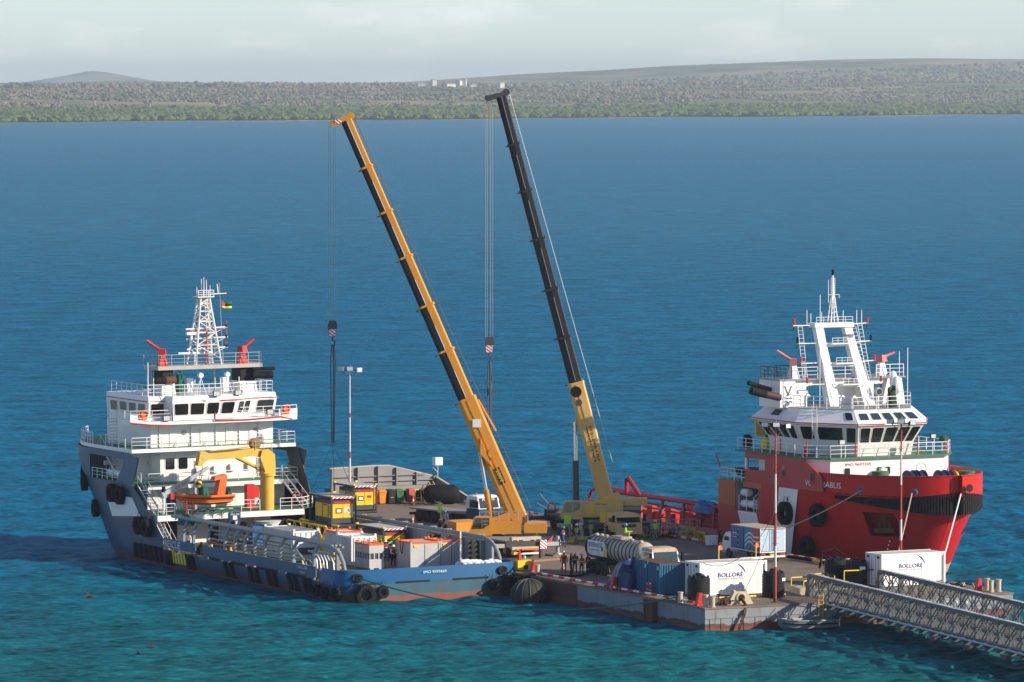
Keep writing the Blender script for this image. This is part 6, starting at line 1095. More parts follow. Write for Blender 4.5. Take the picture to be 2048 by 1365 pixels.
# ---------------------------------------------------------------- wheels, cabs
def wheel(parent, loc, R=.55, w=.32, ax='y', tm=None, rim=None, name='wheel'):
    o = MB().rev([(R * .55, -w / 2), (R * .9, -w / 2), (R, -w * .3), (R, w * .3), (R * .9, w / 2), (R * .55, w / 2), (R * .55, -w / 2)], n=24, ax=ax).obj(name, tm or TYREM, parent); o.location = loc
    MB().rev([(.02, -w * .36), (R * .2, -w * .42), (R * .26, -w * .3), (R * .55, -w * .34), (R * .55, w * .34), (R * .26, w * .3), (R * .2, w * .42), (.02, w * .36)], n=14, ax=ax).obj('rim', rim or DGREY, o); return o
def truck_cab(parent, x0, x1, z0, z1, wd, mat, roof=None, low=None, split=None, dusty=False):
    """forward-control cab; x1 = front"""
    h = wd / 2; zm = z0 + (z1 - z0) * .47; low = low or mat
    MB().hexa([(x0, -h, z0), (x1, -h, z0), (x1, h, z0), (x0, h, z0)], [(x0, -h, zm), (x1 - .02, -h, zm), (x1 - .02, h, zm), (x0, h, zm)]).obj('cab_lower', low, parent)
    zr = z1 - .32
    MB().loft([[(x0, -h, zm), (x1 - .03, -h, zm), (x1 - .03, h, zm), (x0, h, zm)], [(x0, -h, zr), (x1 - .28, -h * .97, zr), (x1 - .28, h * .97, zr), (x0, h, zr)]]).obj('cab_upper', mat, parent)
    MB().loft([[(x0, -h, zr), (x1 - .26, -h * .97, zr), (x1 - .26, h * .97, zr), (x0, h, zr)], [(x0 + .05, -h * .93, z1 - .08), (x1 - .45, -h * .9, z1 - .08), (x1 - .45, h * .9, z1 - .08), (x0 + .05, h * .93, z1 - .08)], [(x0 + .2, -h * .75, z1), (x1 - .7, -h * .75, z1), (x1 - .7, h * .75, z1), (x0 + .2, h * .75, z1)]]).obj('cab_roof', roof or mat, parent)
    a, b = (x1 - .03, -h * .88, zm + .06), (x1 - .03, h * .88, zm + .06); MB().plate([a, b, (x1 - .27, h * .86, zr - .02), (x1 - .27, -h * .86, zr - .02)], (.02, 0, .005)).obj('windscreen', GLASS if dusty else GLASSD, parent)
    for s_ in (-1, 1):
        MB().plate([(x1 - .35, s_ * h * 1.0, zm + .1), (x0 + .45, s_ * h, zm + .1), (x0 + .45, s_ * h * .99, zr - .08), (x1 - .5, s_ * h * .99, zr - .08)], (0, s_ * .012, 0)).obj('side_window', GLASSD, parent)
        MB().box(x0 + .4, x1 - .3, s_ * h - .01 * (s_ < 0), s_ * h + .01 * (s_ > 0) + .001, z0 + .1, zm + .04).obj('door', low, parent)
        MB().box(x1 - .12, x1 + .1, s_ * (h + .22) - .08, s_ * (h + .22) + .08, zm + .15, zm + .75).obj('mirror', BLACK, parent); MB().box(x1 - .02, x1 + .03, s_ * h * .78 - .18, s_ * h * .78 + .18, z0 + .12, z0 + .3).obj('headlight', LAMP, parent)
    MB().box(x1 - .02, x1 + .015, -h * .55, h * .55, z0 + .4, zm - .1).obj('grille', DGREY, parent); MB().box(x1 - .05, x1 + .06, -h, h, z0 - .22, z0 + .05).obj('bumper', low, parent)
    m = MB(); [m.beam((x1 + .0, y, zm + .08), (x1 - .1, y + .5, zm + .4), .02) for y in (-.6, .2)]; m.obj('wiper', BLACK, parent)
# ---------------------------------------------------------------- mobile cranes
def boom_ring(c, d, w, h, lo=False):
    d = Vector(d).normalized(); y = Vector((0, 1, 0)); y = (y - d * y.dot(d)).normalized(); up = d.cross(y).normalized()
    if up.z < 0: up = -up
    return [Vector(c) + y * (a * w / 2) + up * (b * h) for a, b in ((-.6, .5), (-1 * .98, .42), (-1, 0), (-.98, -.3), (-.55, -.5), (.55, -.5), (.98, -.3), (1, 0), (.98, .42), (.6, .5))]
def boom_part(parent, name, p0, p1, w, h, top, low, w1=None, h1=None):
    d = Vector(p1) - Vector(p0); m = MB(); m.loft([boom_ring(p0, d, w, h), boom_ring(p1, d, w1 or w, h1 or h)])
    n_ = 10
    for i in range(n_):
        if i in (2, 3, 4, 5, 6): m.m[i] = 1
    return m.obj(name, [top, low], parent)
def mobile_crane(lab, slew, cdeg, body, foot, tip, fr, wid, topm, lowm, basem, headdir, ropes, cyl, second=False):
    t = thing('mobile_crane', lab, 'mobile crane', (slew[0], slew[1], DZ), 0, 'telescopic mobile cranes'); L = lambda p: (p[0] - slew[0], p[1] - slew[1], p[2] - DZ)
    # carrier: parts turned to the carrier heading
    def C(o): o.rotation_euler = (0, 0, R_(cdeg)); return o
    x0, x1 = (-7.2, 6.6)
    CM = basem if second else GREYP
    C(MB().box(x0, x1 - 1.9, -1.3, 1.3, .95, 1.32).obj('chassis', DGREY, t)); C(MB().box(x0, x1 - 2.0, -1.38, 1.38, 1.32, 1.45).obj('carrier_deck', DECKM if second else GREYP, t))
    for x in (-5.6, -3.9, -1.2, .9, 2.7, 5.0):
        for y in (-1.12, 1.12):
            ca, sa = math.cos(R_(cdeg)), math.sin(R_(cdeg)); w_ = wheel(t, (x * ca - y * sa, x * sa + y * ca, .66), .66, .42, 'y', DUSTY, YEL1 if not second else YELS); w_.rotation_euler = (0, 0, R_(cdeg))
    cab = link('driver_cab', MB().box(x1 - 1.85, x1 - 1.8, -1.2, 1.2, .6, 1.0).mesh('driver_cab', basem), t); C(cab)
    truck_cab(cab, x1 - 1.8, x1, .75, 2.35, 2.65, basem)
    C(MB().box(x1 - 3.0, x1 - 1.9, -1.36, 1.36, 1.46, 2.3).obj('engine_box', YELS if second else basem, t))
    for s_ in (-1, 1):
        C(MB().box(x1 - 1.9, x1 - 1.87, s_ * 1.38 - .12, s_ * 1.38 + .12, .5, 1.6).obj('hazard_plate', HAZR, t)); C(vladder(t, (-2.5, s_ * 1.42, .3), 1.2, .45, d=(1, 0, 0), mat=STEEL))
    for x in (-6.6, 3.9):
        for s_ in (-1, 1):
            C(MB().box(x - .22, x + .22, s_ * 1.3, s_ * 3.4, .95, 1.28).obj('outrigger_beam', DGREY if second else STEEL, t)); C(MB().tube([(x, s_ * 3.3, .3), (x, s_ * 3.3, 1.75)], .17, 10).obj('outrigger_jack', STEEL, t)); C(MB().box(x - .32, x + .32, s_ * 3.42, s_ * 3.45, .85, 1.5).obj('hazard_plate', HAZR, t))
            C(MB().box(x - .8, x + .8, s_ * 3.3 - .8, s_ * 3.3 + .8, .02, .2).obj('outrigger_pad', YELS if second else WOOD, t)); C(MB().rev([(.4, .2), (.36, .3), (.12, .34)], (x, s_ * 3.3, 0), 12).obj('jack_foot', STEEL, t))
    C(MB().box(x0 - .08, x0 + .5, -1.38, 1.38, .8, 1.85).obj('rear_box', BEIGE if not second else DGREY, t))
    if not second:
        for y in (-1.1, -.55, .55, 1.1): C(MB().box(x0 - .1, x0 - .08, y - .18, y + .18, 1.1, 1.6).obj('rear_recess_shade', DARK, t))  # dark plates paint the shade of the rear openings
        C(MB().box(x0 - .25, x0 - .1, -1.4, 1.4, .38, .52).obj('under_run_bar', WHITE, t)); C(MB().box(x0 - .12, x0 - .08, -1.2, 1.0, .72, .86).obj('tail_lamp', ORR, t)); C(MB().box(x0 - .27, x0 - .25, .8, 1.38, .38, .6).obj('number_plate', YELS, t)); C(MB().tube([(1.2, -.9, 1.4), (1.2, -.9, 2.5)], .38, 12).obj('exhaust_stack', DGREY, t))
    # upper works: parts placed straight in the boom plane
    z0 = 1.5; MB().rev([(1.15, 1.46), (1.15, 1.62), (.9, 1.64)], n=24).obj('slew_ring', DGREY, t)
    bx0, bx1, cb0, cb1, cw0, cw1, bz = body; yb = 1.25
    for s_ in (-1, 1): MB().plate([(bx0, s_ * .75, 1.65), (bx1 - .1, s_ * .75, 1.65), (bx1, s_ * .75, foot[2] - DZ - .25), (bx1 - .5, s_ * .75, foot[2] - DZ + .3), (bx1 - 1.2, s_ * .75, foot[2] - DZ + .1), (bx0, s_ * .75, 2.5)], (0, -s_ * .14, 0)).obj('turntable_cheek', basem, t)
    MB().box(bx0 - .1, bx1 - .1, -1.42, -.8, 1.66, bz).obj('machinery_house', basem, t); MB().box(bx0 + .1, bx1 - .3, .8, 1.42, 1.66, bz).obj('machinery_house', basem, t)
    MB().box(bx0 + .55, bx0 + .95, -1.45, -1.42, 1.95, bz - .35).obj('access_panel', DGREY if not second else YELS, t)
    if not second: [MB().box(bx0 + .5, bx0 + 1.0, -1.56, -1.45, 1.85 + .3 * k, 1.9 + .3 * k).obj('step', basem, t) for k in range(4)]
    # cab
    MB().loft([[(cb0, -1.55, 1.5), (cb1, -1.55, 1.5), (cb1, -.62, 1.5), (cb0, -.62, 1.5)], [(cb0 - .02, -1.55, 2.05), (cb1, -1.55, 2.05), (cb1, -.62, 2.05), (cb0 - .02, -.62, 2.05)], [(cb0 + .42, -1.5, 3.15), (cb1, -1.5, 3.15), (cb1, -.65, 3.15), (cb0 + .42, -.65, 3.15)]]).obj('crane_cab', basem, t)
    MB().plate([(cb0 + .08, -1.545, 2.1), (cb0 + .95, -1.545, 2.1), (cb0 + .95, -1.5, 3.05), (cb0 + .45, -1.5, 3.05)], (0, -.02, 0)).obj('cab_window', GLASSD, t); MB().plate([(cb0 + 1.02, -1.55, 2.1), (cb1 - .25, -1.55, 2.45), (cb1 - .25, -1.5, 3.05), (cb0 + 1.02, -1.5, 3.05)], (0, -.02, 0)).obj('cab_window', GLASSD, t); MB().plate([(cb0, -1.5, 2.1), (cb0, -.7, 2.1), (cb0 + .38, -.7, 3.05), (cb0 + .38, -1.5, 3.05)], (-.03, 0, 0)).obj('cab_windscreen', GLASS, t)
    o = MB().beam((cb0 - .15, -1.5, 1.6), (cb0 + .3, -1.5, 3.1), .05).obj('cab_guard', basem if not second else YELS, t)
    if second:
        for k in range(3): MB().box(cw0, cw1, -1.35, 1.35, 1.72 + .3 * k, 1.99 + .3 * k).obj('counterweight', (GREYP, DGREY)[k % 2], t)
        MB().box(cw0 + .2, cw1 + .6, -.7, .7, 2.65, 3.3).obj('winch_frame', basem, t); MB().box(bx0 + 1.0, bx0 + 2.2, -1.47, -1.43, 1.72, bz).obj('notice_panel', YEL2, t)
        for k, s_ in enumerate(('SERVITRADE',)): text(s_, t, DGREY, (bx0 + 1.6, -1.475, bz - .25), (1, 0, 0), (0, 0, 1), .14, 1.0)
        MB().box(foot[0] - slew[0] - 1.0, foot[0] - slew[0] + .5, -.95, -.8, 2.6, 3.2).obj('yellow_box', YELS, t)
    else:
        MB().box(cw0, cw1, -1.35, 1.35, 1.72, 2.55).obj('counterweight', basem, t); MB().box(cw1 - .02, cw1 + .02, -1.3, -.7, 1.85, 2.4).obj('hazard_plate', HAZR, t); MB().rev([(.34, -.6), (.34, .6)], (cw0 - .1, 0, 2.7), 14, 0, 'y').obj('winch', RUST, t)
        rail(t, [(bx0 + .2, -1.4, bz), (cw0 + .3, -1.4, bz)], .8, .8, STEEL, 2, .025)
    # boom
    f, p = Vector(L(foot)), Vector(L(tip)); P = [f.lerp(p, k) for k in fr]; d = (p - f).normalized(); up = d.cross(Vector((0, 1, 0))); up = up if up.z > 0 else -up
    boom_part(t, 'boom_base', P[0] - d * .6, P[1], wid[0], wid[0] * 1.12, basem, basem)
    MB().beam(P[0] + up * .1 + Vector((0, -wid[0] * .52, 0)), P[1] + Vector((0, -wid[0] * .52, 0)), .03, .12, up=up).obj('boom_rib', basem, t)
    for i in range(1, len(P) - 1):
        w_ = wid[i]; boom_part(t, 'boom_section', P[i], P[i + 1], w_, w_ * 1.15, topm, lowm)
        q = MB(); q.loft([boom_ring(P[i] - d * .02, d, w_ * 1.32, w_ * 1.45), boom_ring(P[i] + d * .16, d, w_ * 1.32, w_ * 1.45)]); q.obj('boom_collar', basem if i == 1 or not second else topm, t); q = MB(); q.beam(P[i] - up * w_ * .7, P[i] - up * w_ * .98, .1); q.obj('collar_lug', DGREY, t)
        MB().beam(P[i] + d * .2 + up * .02 + Vector((0, -w_ * .515, 0)), P[i + 1] + up * .02 + Vector((0, -wid[min(i + 1, len(wid) - 1)] * .515, 0)), .02, .05, up=up).obj('boom_seam', WHITE if not second else STEEL, t)
    h = P[-1]; hv = Vector(headdir)
    for y in (-.32, .32): MB().plate([h + Vector((0, y, 0)) + k for k in (up * .6 + d * .05, up * .55 + d * .35, hv * 1.2 + d * .2, hv * 1.4 - Vector((0, 0, .05)), hv * 1.15 - Vector((0, 0, .32)), -up * .5 - d * .1)], (0, .07, 0)).obj('boom_head', basem if not second else DGREY, t)
    for k, rr_ in ((up * .5 + d * .25, .33), (hv * 1.2 - Vector((0, 0, .02)), .26), (hv * .9, .24)): MB().rev([(rr_, -.25), (rr_ * .8, -.1), (rr_ * .8, .1), (rr_, .25), (.02, .25)], h + k, 14, 0, 'y').obj('sheave', basem if not second else DGREY, t)
    MB().tube([h + Vector((0, 0, .4)), h + Vector((-.3, 0, 1.3))], .03, 5).obj('anemometer', STEEL, t)
    if not second: MB().box(h.x - 1.0, h.x - .4, -.36 + h.y, -.33 + h.y, h.z - .25, h.z + .1).obj('hazard_plate', HAZR, t)
    MB().tube([h + up * .75, f + up * .9 + d * .2 + Vector((.6, 0, -.2))], .03, 4).obj('hoist_rope', WIRE if not second else STEEL, t)
    # luffing ram
    a, b = Vector(L(cyl[0])), Vector(L(cyl[1])); mid = a.lerp(b, cyl[2]); MB().tube([a, mid], .17, 12).obj('ram_rod', CHROME, t); MB().tube([mid, b], .29, 12).obj('ram_barrel', basem if not second else DGREY, t); MB().plate([a + Vector((0, -.5, .0)), a + up * .55 + d * 1.2 + Vector((0, -.5, 0)), a + up * .5 - d * 1.4 + Vector((0, -.5, 0))], (0, 1.0, 0)).obj('ram_bracket', basem, t)
    if second:
        for z_, k, rr_ in ((.93, BLACK, .5), (.835, DGREY, .3)): q = f.lerp(p, fr[1] * z_) + Vector((0, -wid[0] * .5, 0)) - up * .2; MB().rev([(rr_, -.1), (rr_, .0), (rr_ * .85, .02), (.02, .02)], q, 20, 0, 'y').obj('hose_reel', k, t)
        q = f.lerp(p, fr[1] * .46) + Vector((0, -wid[0] * .515, 0)); text('SERVITRADE', t, BLACK, q + up * .1, -d, up, .5, 3.3)
    else:
        q = f.lerp(p, fr[1] * .33) + Vector((0, -wid[0] * .515, 0)); MB().plate([q + d * .75 + up * .28, q - d * .75 + up * .28, q - d * .75 - up * .22, q + d * .75 - up * .22], (0, -.02, 0)).obj('capacity_plate', DARK, t); text('200T', t, YELS, q + Vector((0, -.025, 0)) + up * .03, -d, up, .34, 1.15)
        q = f.lerp(p, fr[1] * .52) + Vector((0, -wid[0] * .5, 0)); MB().rev([(.42, -.28), (.42, -.05), (.36, 0), (.02, 0)], q + up * .25, 18, 0, 'y').obj('hose_reel', basem, t); q = f.lerp(p, fr[1] * .8) + Vector((0, -wid[0] * .52, 0)); MB().box(q.x - .35, q.x + .35, q.y - .1, q.y, q.z - .35, q.z + .35).obj('control_box', WHITE, t)
        q = f.lerp(p, fr[1] * .97) + up * .9; MB().tube([q, q - d * 3.1 + up * .35], .09, 6).obj('stowed_pendant', basem, t)
    return t
E1 = YEL1; E2 = YEL2
mobile_crane('amber mobile crane with black undersided boom hoisting the yellow generator', (-2.0, 447.0), G.deg + 90, (-1.0, 2.9, -1.55, .3, 3.05, 5.0, 2.75), (.3, 447.0, 5.2), (-14.35, 451.2, 38.9), (0, .285, .408, .523, .647, .763, .878, 1.0), (1.5, 1.2, 1.12, 1.04, .96, .9, .84, .8), YEL1, BOOMB, YEL1, (-1, 0, -.18), None, ((-2.75, 447, 10.3), (-1.75, 447, 4.6), .55))
mobile_crane('pale yellow mobile crane with dark telescopic boom and black lettering', (7.4, 464.1), G.deg - 90, (-1.0, 2.6, -3.0, -1.1, .8, 4.1, 3.1), (8.35, 464.1, 5.3), (-.95, 459.5, 41.0), (0, .285, .40, .52, .645, .765, .88, 1.0), (1.3, 1.04, 1.0, .95, .9, .85, .8, .77), BOOMD, BOOMB, YEL2, (-1, 0, -.1), None, ((5.65, 464.1, 11.9), (5.75, 464.1, 4.7), .48), True)  # dark grey boom; lit edge and shaded side put into its two colours
# hoist ropes, hook blocks and slings (hang from the cranes)
def hookset(lab, x, y, zt, zb, mat, sw, chain_to, slings, legs):
    t = thing('hook_block', lab, 'hook block', (x, y, zb), 0, 'crane hook blocks')
    for dx in (-.34, -.2, .1, .3): MB().tube([(dx, 0, .6), (dx * .9, 0, zt - zb)], .013, 4).obj('hoist_rope', ROPEM, t)
    for y_ in (-.2, .12): MB().plate([(-.3, y_, -.75), (.25, y_, -.75), (.42, y_, .2), (.3, y_, .65), (-.3, y_, .65), (-.42, y_, .2)], (0, .08, 0)).obj('cheek_plate', mat, t)
    MB().rev([(.36, -.12), (.36, .12)], (0, 0, .2), 16, 0, 'y').obj('sheave', DGREY, t); MB().plate([(-.28, -.215, -.72), (.24, -.215, -.72), (.33, -.215, -.1), (-.33, -.215, -.1)], (0, .012, 0)).obj('hazard_plate', HAZR, t)
    MB().tube([(0, 0, -.75), (0, 0, -1.05), (.2, 0, -1.2), (.16, 0, -1.5), (-.12, 0, -1.55)], .08, 8).obj('hook', DGREY, t)
    m = MB(); r_ = random.Random(4)
    for k in range(legs): a = k * 1.3; m.tube([(.1 * math.cos(a), .1 * math.sin(a), -1.45), (.22 * math.cos(a), .22 * math.sin(a), -3 - k * .2), (.1 * math.cos(a), .1 * math.sin(a), chain_to * (.5 + .5 * (k % 3) / 2) if legs > 3 else chain_to)], .045, 5)
    m.obj('chain_bundle', RUST if slings else WIRE, t)
    for p in slings: MB().tube([(0, 0, chain_to), (p[0] - x, p[1] - y, p[2] - zb)], .022, 4).obj('sling', WIRE, t)
    return t
GX, GY, GZ = -15.6, 451.6, 3.75
gd = G.deg + 90
def gpt(lx, ly, lz): a = R_(gd); return (GX + lx * math.cos(a) - ly * math.sin(a), GY + lx * math.sin(a) + ly * math.cos(a), GZ + lz)
hookset('hook block of the amber crane with a long rusty chain to the hoisted generator', -15.6, 451.6, 38.4, 20.9, DGREY, 0, -10.0, [gpt(a, b, 2.62) for a in (-2.2, 2.2) for b in (-1.15, 1.15)], 3)
hookset('striped hook block of the dark boomed crane with loose hanging chains', -2.0, 459.4, 40.6, 19.1, DGREY, 1, -9.0, [], 6)
# ---------------------------------------------------------------- generators in lifting frames
FRM = paint('charcoal_frame', (.05, .055, .065), .5, dirt=.3); GENY = paint('generator_yellow', (.80, .52, .02), .4, dirt=.15); ROOFP = paint('pale_frame_roof', (.46, .45, .42), .6, dirt=.4)
def genset(lab, loc, deg, L=4.6, Wd=2.44, H=2.6, logo=False):
    t = thing('generator', lab, 'generator', loc, deg, 'yellow generators in lifting frames'); h, k = L / 2, Wd / 2
    for x in (-h, h - .14):
        for y in (-k, k - .14): MB().box(x, x + .14, y, y + .14, 0, H).obj('corner_post', FRM, t)
    for y in (-k, k - .14): MB().box(-h + .14, h - .14, y, y + .14, 0, .28).obj('base_rail', FRM, t); MB().box(-h + .14, h - .14, y, y + .1, H - .16, H).obj('top_rail', FRM, t)
    for x in (-h, h - .14): MB().box(x, x + .14, -k + .14, k - .14, .05, .2).obj('base_rail', FRM, t); MB().box(x, x + .1, -k + .14, k - .14, H - .16, H - .01).obj('hazard_beam', HAZR, t)
    MB().box(-h + .1, h - .1, -k + .1, k - .1, H - .05, H + .02).obj('roof', ROOFP, t)
    for x in (-h + .1, h - .1):
        for y in (-k + .1, k - .1): MB().box(x - .12, x + .12, y - .12, y + .12, H + .02, H + .14).obj('lifting_corner', YELS, t)
    b0, b1, w = -h + .2, h - .75, k - .25
    MB().box(b0, b1, -w, w, .3, .75).obj('generator_base', DGREY, t); MB().box(b0, b1, -w, w, .753, 1.95).obj('generator_body', GENY, t); MB().box(b0, b1, -w + .02, w - .02, 1.953, 2.3).obj('generator_top', FRM, t)
    for s_ in (-1, 1):
        for x in (b0 + .9, b0 + 2.1): MB().box(x, x + .12, s_ * w - .02, s_ * w + .02, .76, 1.95).obj('door_frame', FRM, t)
        for i in range(5): MB().box(b0 + .2 + .0, b0 + .82, s_ * w - .015, s_ * w + .015, 1.0 + i * .17, 1.06 + i * .17).obj('louvre', FRM, t)
        MB().box(b0 + 1.2, b0 + 2.0, s_ * w - .012, s_ * w + .012, 1.75, 1.9).obj('red_sticker', REDS, t); MB().box(b0 + .1, b0 + 1.0, s_ * w - .012, s_ * w + .012, .76, .84).obj('lime_strip', LIME, t)
    x = b0 - .012
    MB().box(x, b0, -w + .1, w - .1, 1.97, 2.16).obj('red_sticker', REDS, t); MB().box(x - .01, x, .1, .7, 1.15, 1.6).obj('control_panel', FRM, t); MB().box(x - .015, x - .01, .18, .6, 1.24, 1.5).obj('control_screen', WHITE, t); MB().box(x - .005, b0, -w, -w + .4, .76, .84).obj('lime_strip', LIME, t); MB().box(x, b0, -.02, .01, .76, 1.95).obj('door_gap', FRM, t)
    if logo: MB().box(x - .006, x, -.78, -.15, 1.15, 1.65).obj('logo_plate', WHITE, t); text('A', t, PR, (x - .01, -.5, 1.4), (0, -1, 0), (0, 0, 1), .28, .34); q = MB().tube(arc((x - .012, -.36, 1.4), .2, 60, 300, 10, 'yz'), .02, 4).obj('logo_arc', REDS, t)
    else: MB().box(x - .006, x, -.7, -.25, 1.4, 1.65).obj('red_sticker', REDS, t)
    return t
genset('yellow generator in a charcoal frame hanging from the amber crane', (GX, GY, GZ), gd, logo=True)
genset('yellow generator in a frame standing on the barge behind the hoisted one', G(14.0, 94.5, DZ + .02), G.deg + 90)
genset('yellow generator in a frame standing on the blue ship deck by the grey wall', B(5.9, 21.4, BD + .02), B.deg + 90, 5.4, 2.4, 2.6)
# ---------------------------------------------------------------- cargo on the blue ship
CG = paint('light_grey_tank_paint', (.46, .47, .47), .5, dirt=.3, rust=.08); CW = paint('dull_white_container', (.66, .67, .66), .5, dirt=.35, rust=.12)
def cargo(name, lab, u, v, L, Wd, H, mat, rim=None, corr=True, group='cargo units on the blue ship', cat='container', ft=None):
    t = thing(name, lab, cat, B(u, v, BD + .02), B.deg, group); MB().box(.05, Wd - .05, .05, L - .05, .1, H - .06).obj('body', mat, t)
    for x in (0, Wd - .12):
        for y in (0, L - .12): MB().box(x, x + .12, y, y + .12, 0, H).obj('corner_post', mat, t)
    for x in (0, Wd - .1): MB().box(x, x + .1, .12, L - .12, H - .12, H + .03).obj('top_rail', rim or mat, t); MB().box(x, x + .1, .12, L - .12, .0, .12).obj('bottom_rail', mat, t)
    for y in (0, L - .1): MB().box(.12, Wd - .12, y, y + .1, H - .12, H + .03).obj('top_rail', rim or mat, t); MB().box(.12, Wd - .12, y, y + .1, 0, .12).obj('bottom_rail', mat, t)
    for x in (.02, Wd - .2):
        for y in (.02, L - .2): MB().box(x, x + .18, y, y + .18, H + .035, H + .2).obj('lifting_eye', rim or mat, t)
    if corr:
        for i in range(int(L / .42)):
            for s_ in (0, Wd): MB().box(s_ - .02 if s_ == 0 else s_ - .05, .05 if s_ == 0 else s_ + .02, .2 + i * .42, .4 + i * .42, .14, H - .14).obj('corrugation', mat, t)
        for i in range(int(Wd / .5)): MB().box(.25 + i * .5, .55 + i * .5, -.01, .05, .14, H - .14).obj('corrugation', mat, t)
    return t
c = cargo('waste_tank', 'grey open tank with red rim in front of the white sacks on the stern', 2.35, 8.7, 2.6, 2.75, 2.3, CG, ORR, False, cat='tank'); MB().box(.3, .7, -.012, 0, 1.85, 2.08).obj('yellow_sticker', YELS, c); MB().box(1.35, 1.38, .02, .05, .2, 2.1).obj('seam', DGREY, c); MB().tube([(-.05, 1.9, 2.3), (-.1, 1.7, 1.5), (-.1, 1.4, 1.25), (-.08, 1.2, 2.2)], .04, 5).obj('lifting_sling', BLACK, c)
c = cargo('waste_tank', 'grey open tank with red rim nearest the curved crash rail', 5.3, 9.0, 2.6, 2.15, 2.3, CG, ORR, False, cat='tank'); MB().box(.25, .65, -.012, 0, 1.85, 2.08).obj('yellow_sticker', YELS, c); MB().box(1.05, 1.08, .02, .05, .2, 2.1).obj('seam', DGREY, c)
for v, lab in ((10.5, 'front grey steel tote with orange rim left of the man in black'), (11.95, 'rear grey steel tote with orange rim left of the man in black')):
    t = thing('steel_tote', lab, 'tote', B(-.6, v, BD + .02), B.deg, 'grey steel totes'); Wt = 1.35
    MB().box(0, Wt, 0, 1.35, .1, .85).obj('lower_body', CG, t); MB().box(.08, Wt - .08, .08, 1.27, .85, 1.35).obj('cage_core', DGREY, t); MB().box(0, Wt, 0, 1.35, 1.35, 2.0).obj('upper_body', CG, t); MB().box(-.02, Wt + .02, -.02, 1.37, 2.0, 2.12).obj('rim', ORR, t)
    for x in (0, .42, .84, Wt - .1):
        MB().box(x, x + .1, 0, .08, .85, 1.35).obj('cage_bar', CG, t); MB().box(0, .08, x, x + .1, .85, 1.35).obj('cage_bar', CG, t)
    MB().box(-.012, 0, .5, .85, 1.55, 1.8).obj('yellow_sticker', YELS, t)
    for x in (.05, Wt - .2):
        for y in (.05, 1.15): MB().box(x, x + .15, y, y + .15, 2.12, 2.3).obj('lifting_eye', ORR, t)
    for x in (.1, .9): MB().box(x, x + .3, 0, 1.35, 0, .1).obj('skid', CG, t)
cargo('offshore_container', 'white ribbed offshore container with yellow corners behind the totes', -.3, 14.6, 2.8, 2.4, 2.4, CW, WHITE); cargo('offshore_container', 'tall white container with orange rim behind the ribbed one', -.15, 17.7, 2.4, 2.4, 2.6, CW, ORR)
c = cargo('offshore_container', 'long white reefer container by the pipe rack on the port side', -2.9, 20.6, 6.0, 2.5, 2.5, CW, CW); MB().box(.2, 2.3, -.06, -.01, 1.45, 2.0).obj('cowling', WHITE, c); MB().box(.9, 1.5, -.08, -.06, 1.6, 1.75).obj('badge', BLUED, c); MB().box(.5, 2.0, -.05, -.01, .5, 1.1).obj('cooling_grille', DGREY, c); MB().box(.14, 2.36, .14, 5.86, 2.42, 2.47).obj('roof', GREYP, c)
tr = thing('boom_sections', 'yellow lattice boom sections stacked on the deck before the boat deck', 'boom section', B(1.4, 24.8, BD + .05), B.deg)
for k, (dx, dz) in enumerate(((0, 0), (1.7, 0), (.8, 1.3))):
    for x in (0, 1.2):
        for z in (0, 1.1): MB().tube([(dx + x, 0, dz + z), (dx + x + .1, 8.0, dz + z)], .09, 6).obj('chord', YELS, tr)
    m = MB(); [m.tube([(dx + (x if i % 2 else x), i * .8, dz + (0 if i % 2 else 1.1)), (dx + x, (i + 1) * .8, dz + (1.1 if i % 2 else 0))], .05, 5) for i in range(10) for x in (0, 1.2)]; m.obj('lacing', YELS, tr)
sk = MB(); r_ = random.Random(2)
for i in range(16): x = i * .24; sk.ball((x, r_.uniform(-.15, .15), .15 + .25 * abs(math.sin(i * 1.7)) * (1 if i < 7 else .5)), .3, .25, .2 + .1 * r_.random(), 7, 5)
o = sk.obj('white_sacks', paint('white_sack_cloth', (.74, .74, .72), .9, dirt=.2)); o.location = B(2.9, .75, 2.45); o.rotation_euler = (0, 0, R_(B.deg)); tag(o, 'heap of white cloth lying along the stern bulwark', 'cloth heap', None, 'stuff')
t = thing('jack_staff', 'patchy white staff standing at the stern bulwark before the grey tank', 'staff', B(2.95, .7, BD), B.deg); [MB().tube([(0, 0, .001 + .55 * k), (.02, 0, .545 + .55 * k)], .07, 6).obj('staff_section', (WHITE, ORR, WHITER, STEEL, WHITE, BEIGE, WHITE)[k], t) for k in range(7)]
for lab, u, v in (('green crate by the hazard posts at the stern corner', 6.5, 2.6),): t = thing('deck_crate', lab, 'crate', B(u, v, BD), B.deg); MB().box(-.45, .45, -.4, .4, 0, 1.0).obj('body', paint('pale_green', (.22, .33, .24), .6, dirt=.3), t); MB().box(-.5, .5, -.45, .45, 1.0, 1.12).obj('lid', GREEN, t)
t = thing('deck_crates', 'bright blue crate stacked with a green crate under the boat deck', 'crate', B(1.4, 37.2, BD), B.deg); MB().box(-.7, .3, -.5, .5, 0, 1.6).obj('blue_crate', BLUT, t); MB().box(.4, 1.2, -.5, .5, 0, 1.7).obj('green_crate', GREEN, t)
# ---------------------------------------------------------------- trucks on the barge
def place(o, F, u, v, deg): o.location = F(u, v, DZ); o.rotation_euler = (0, 0, R_(deg)); return o
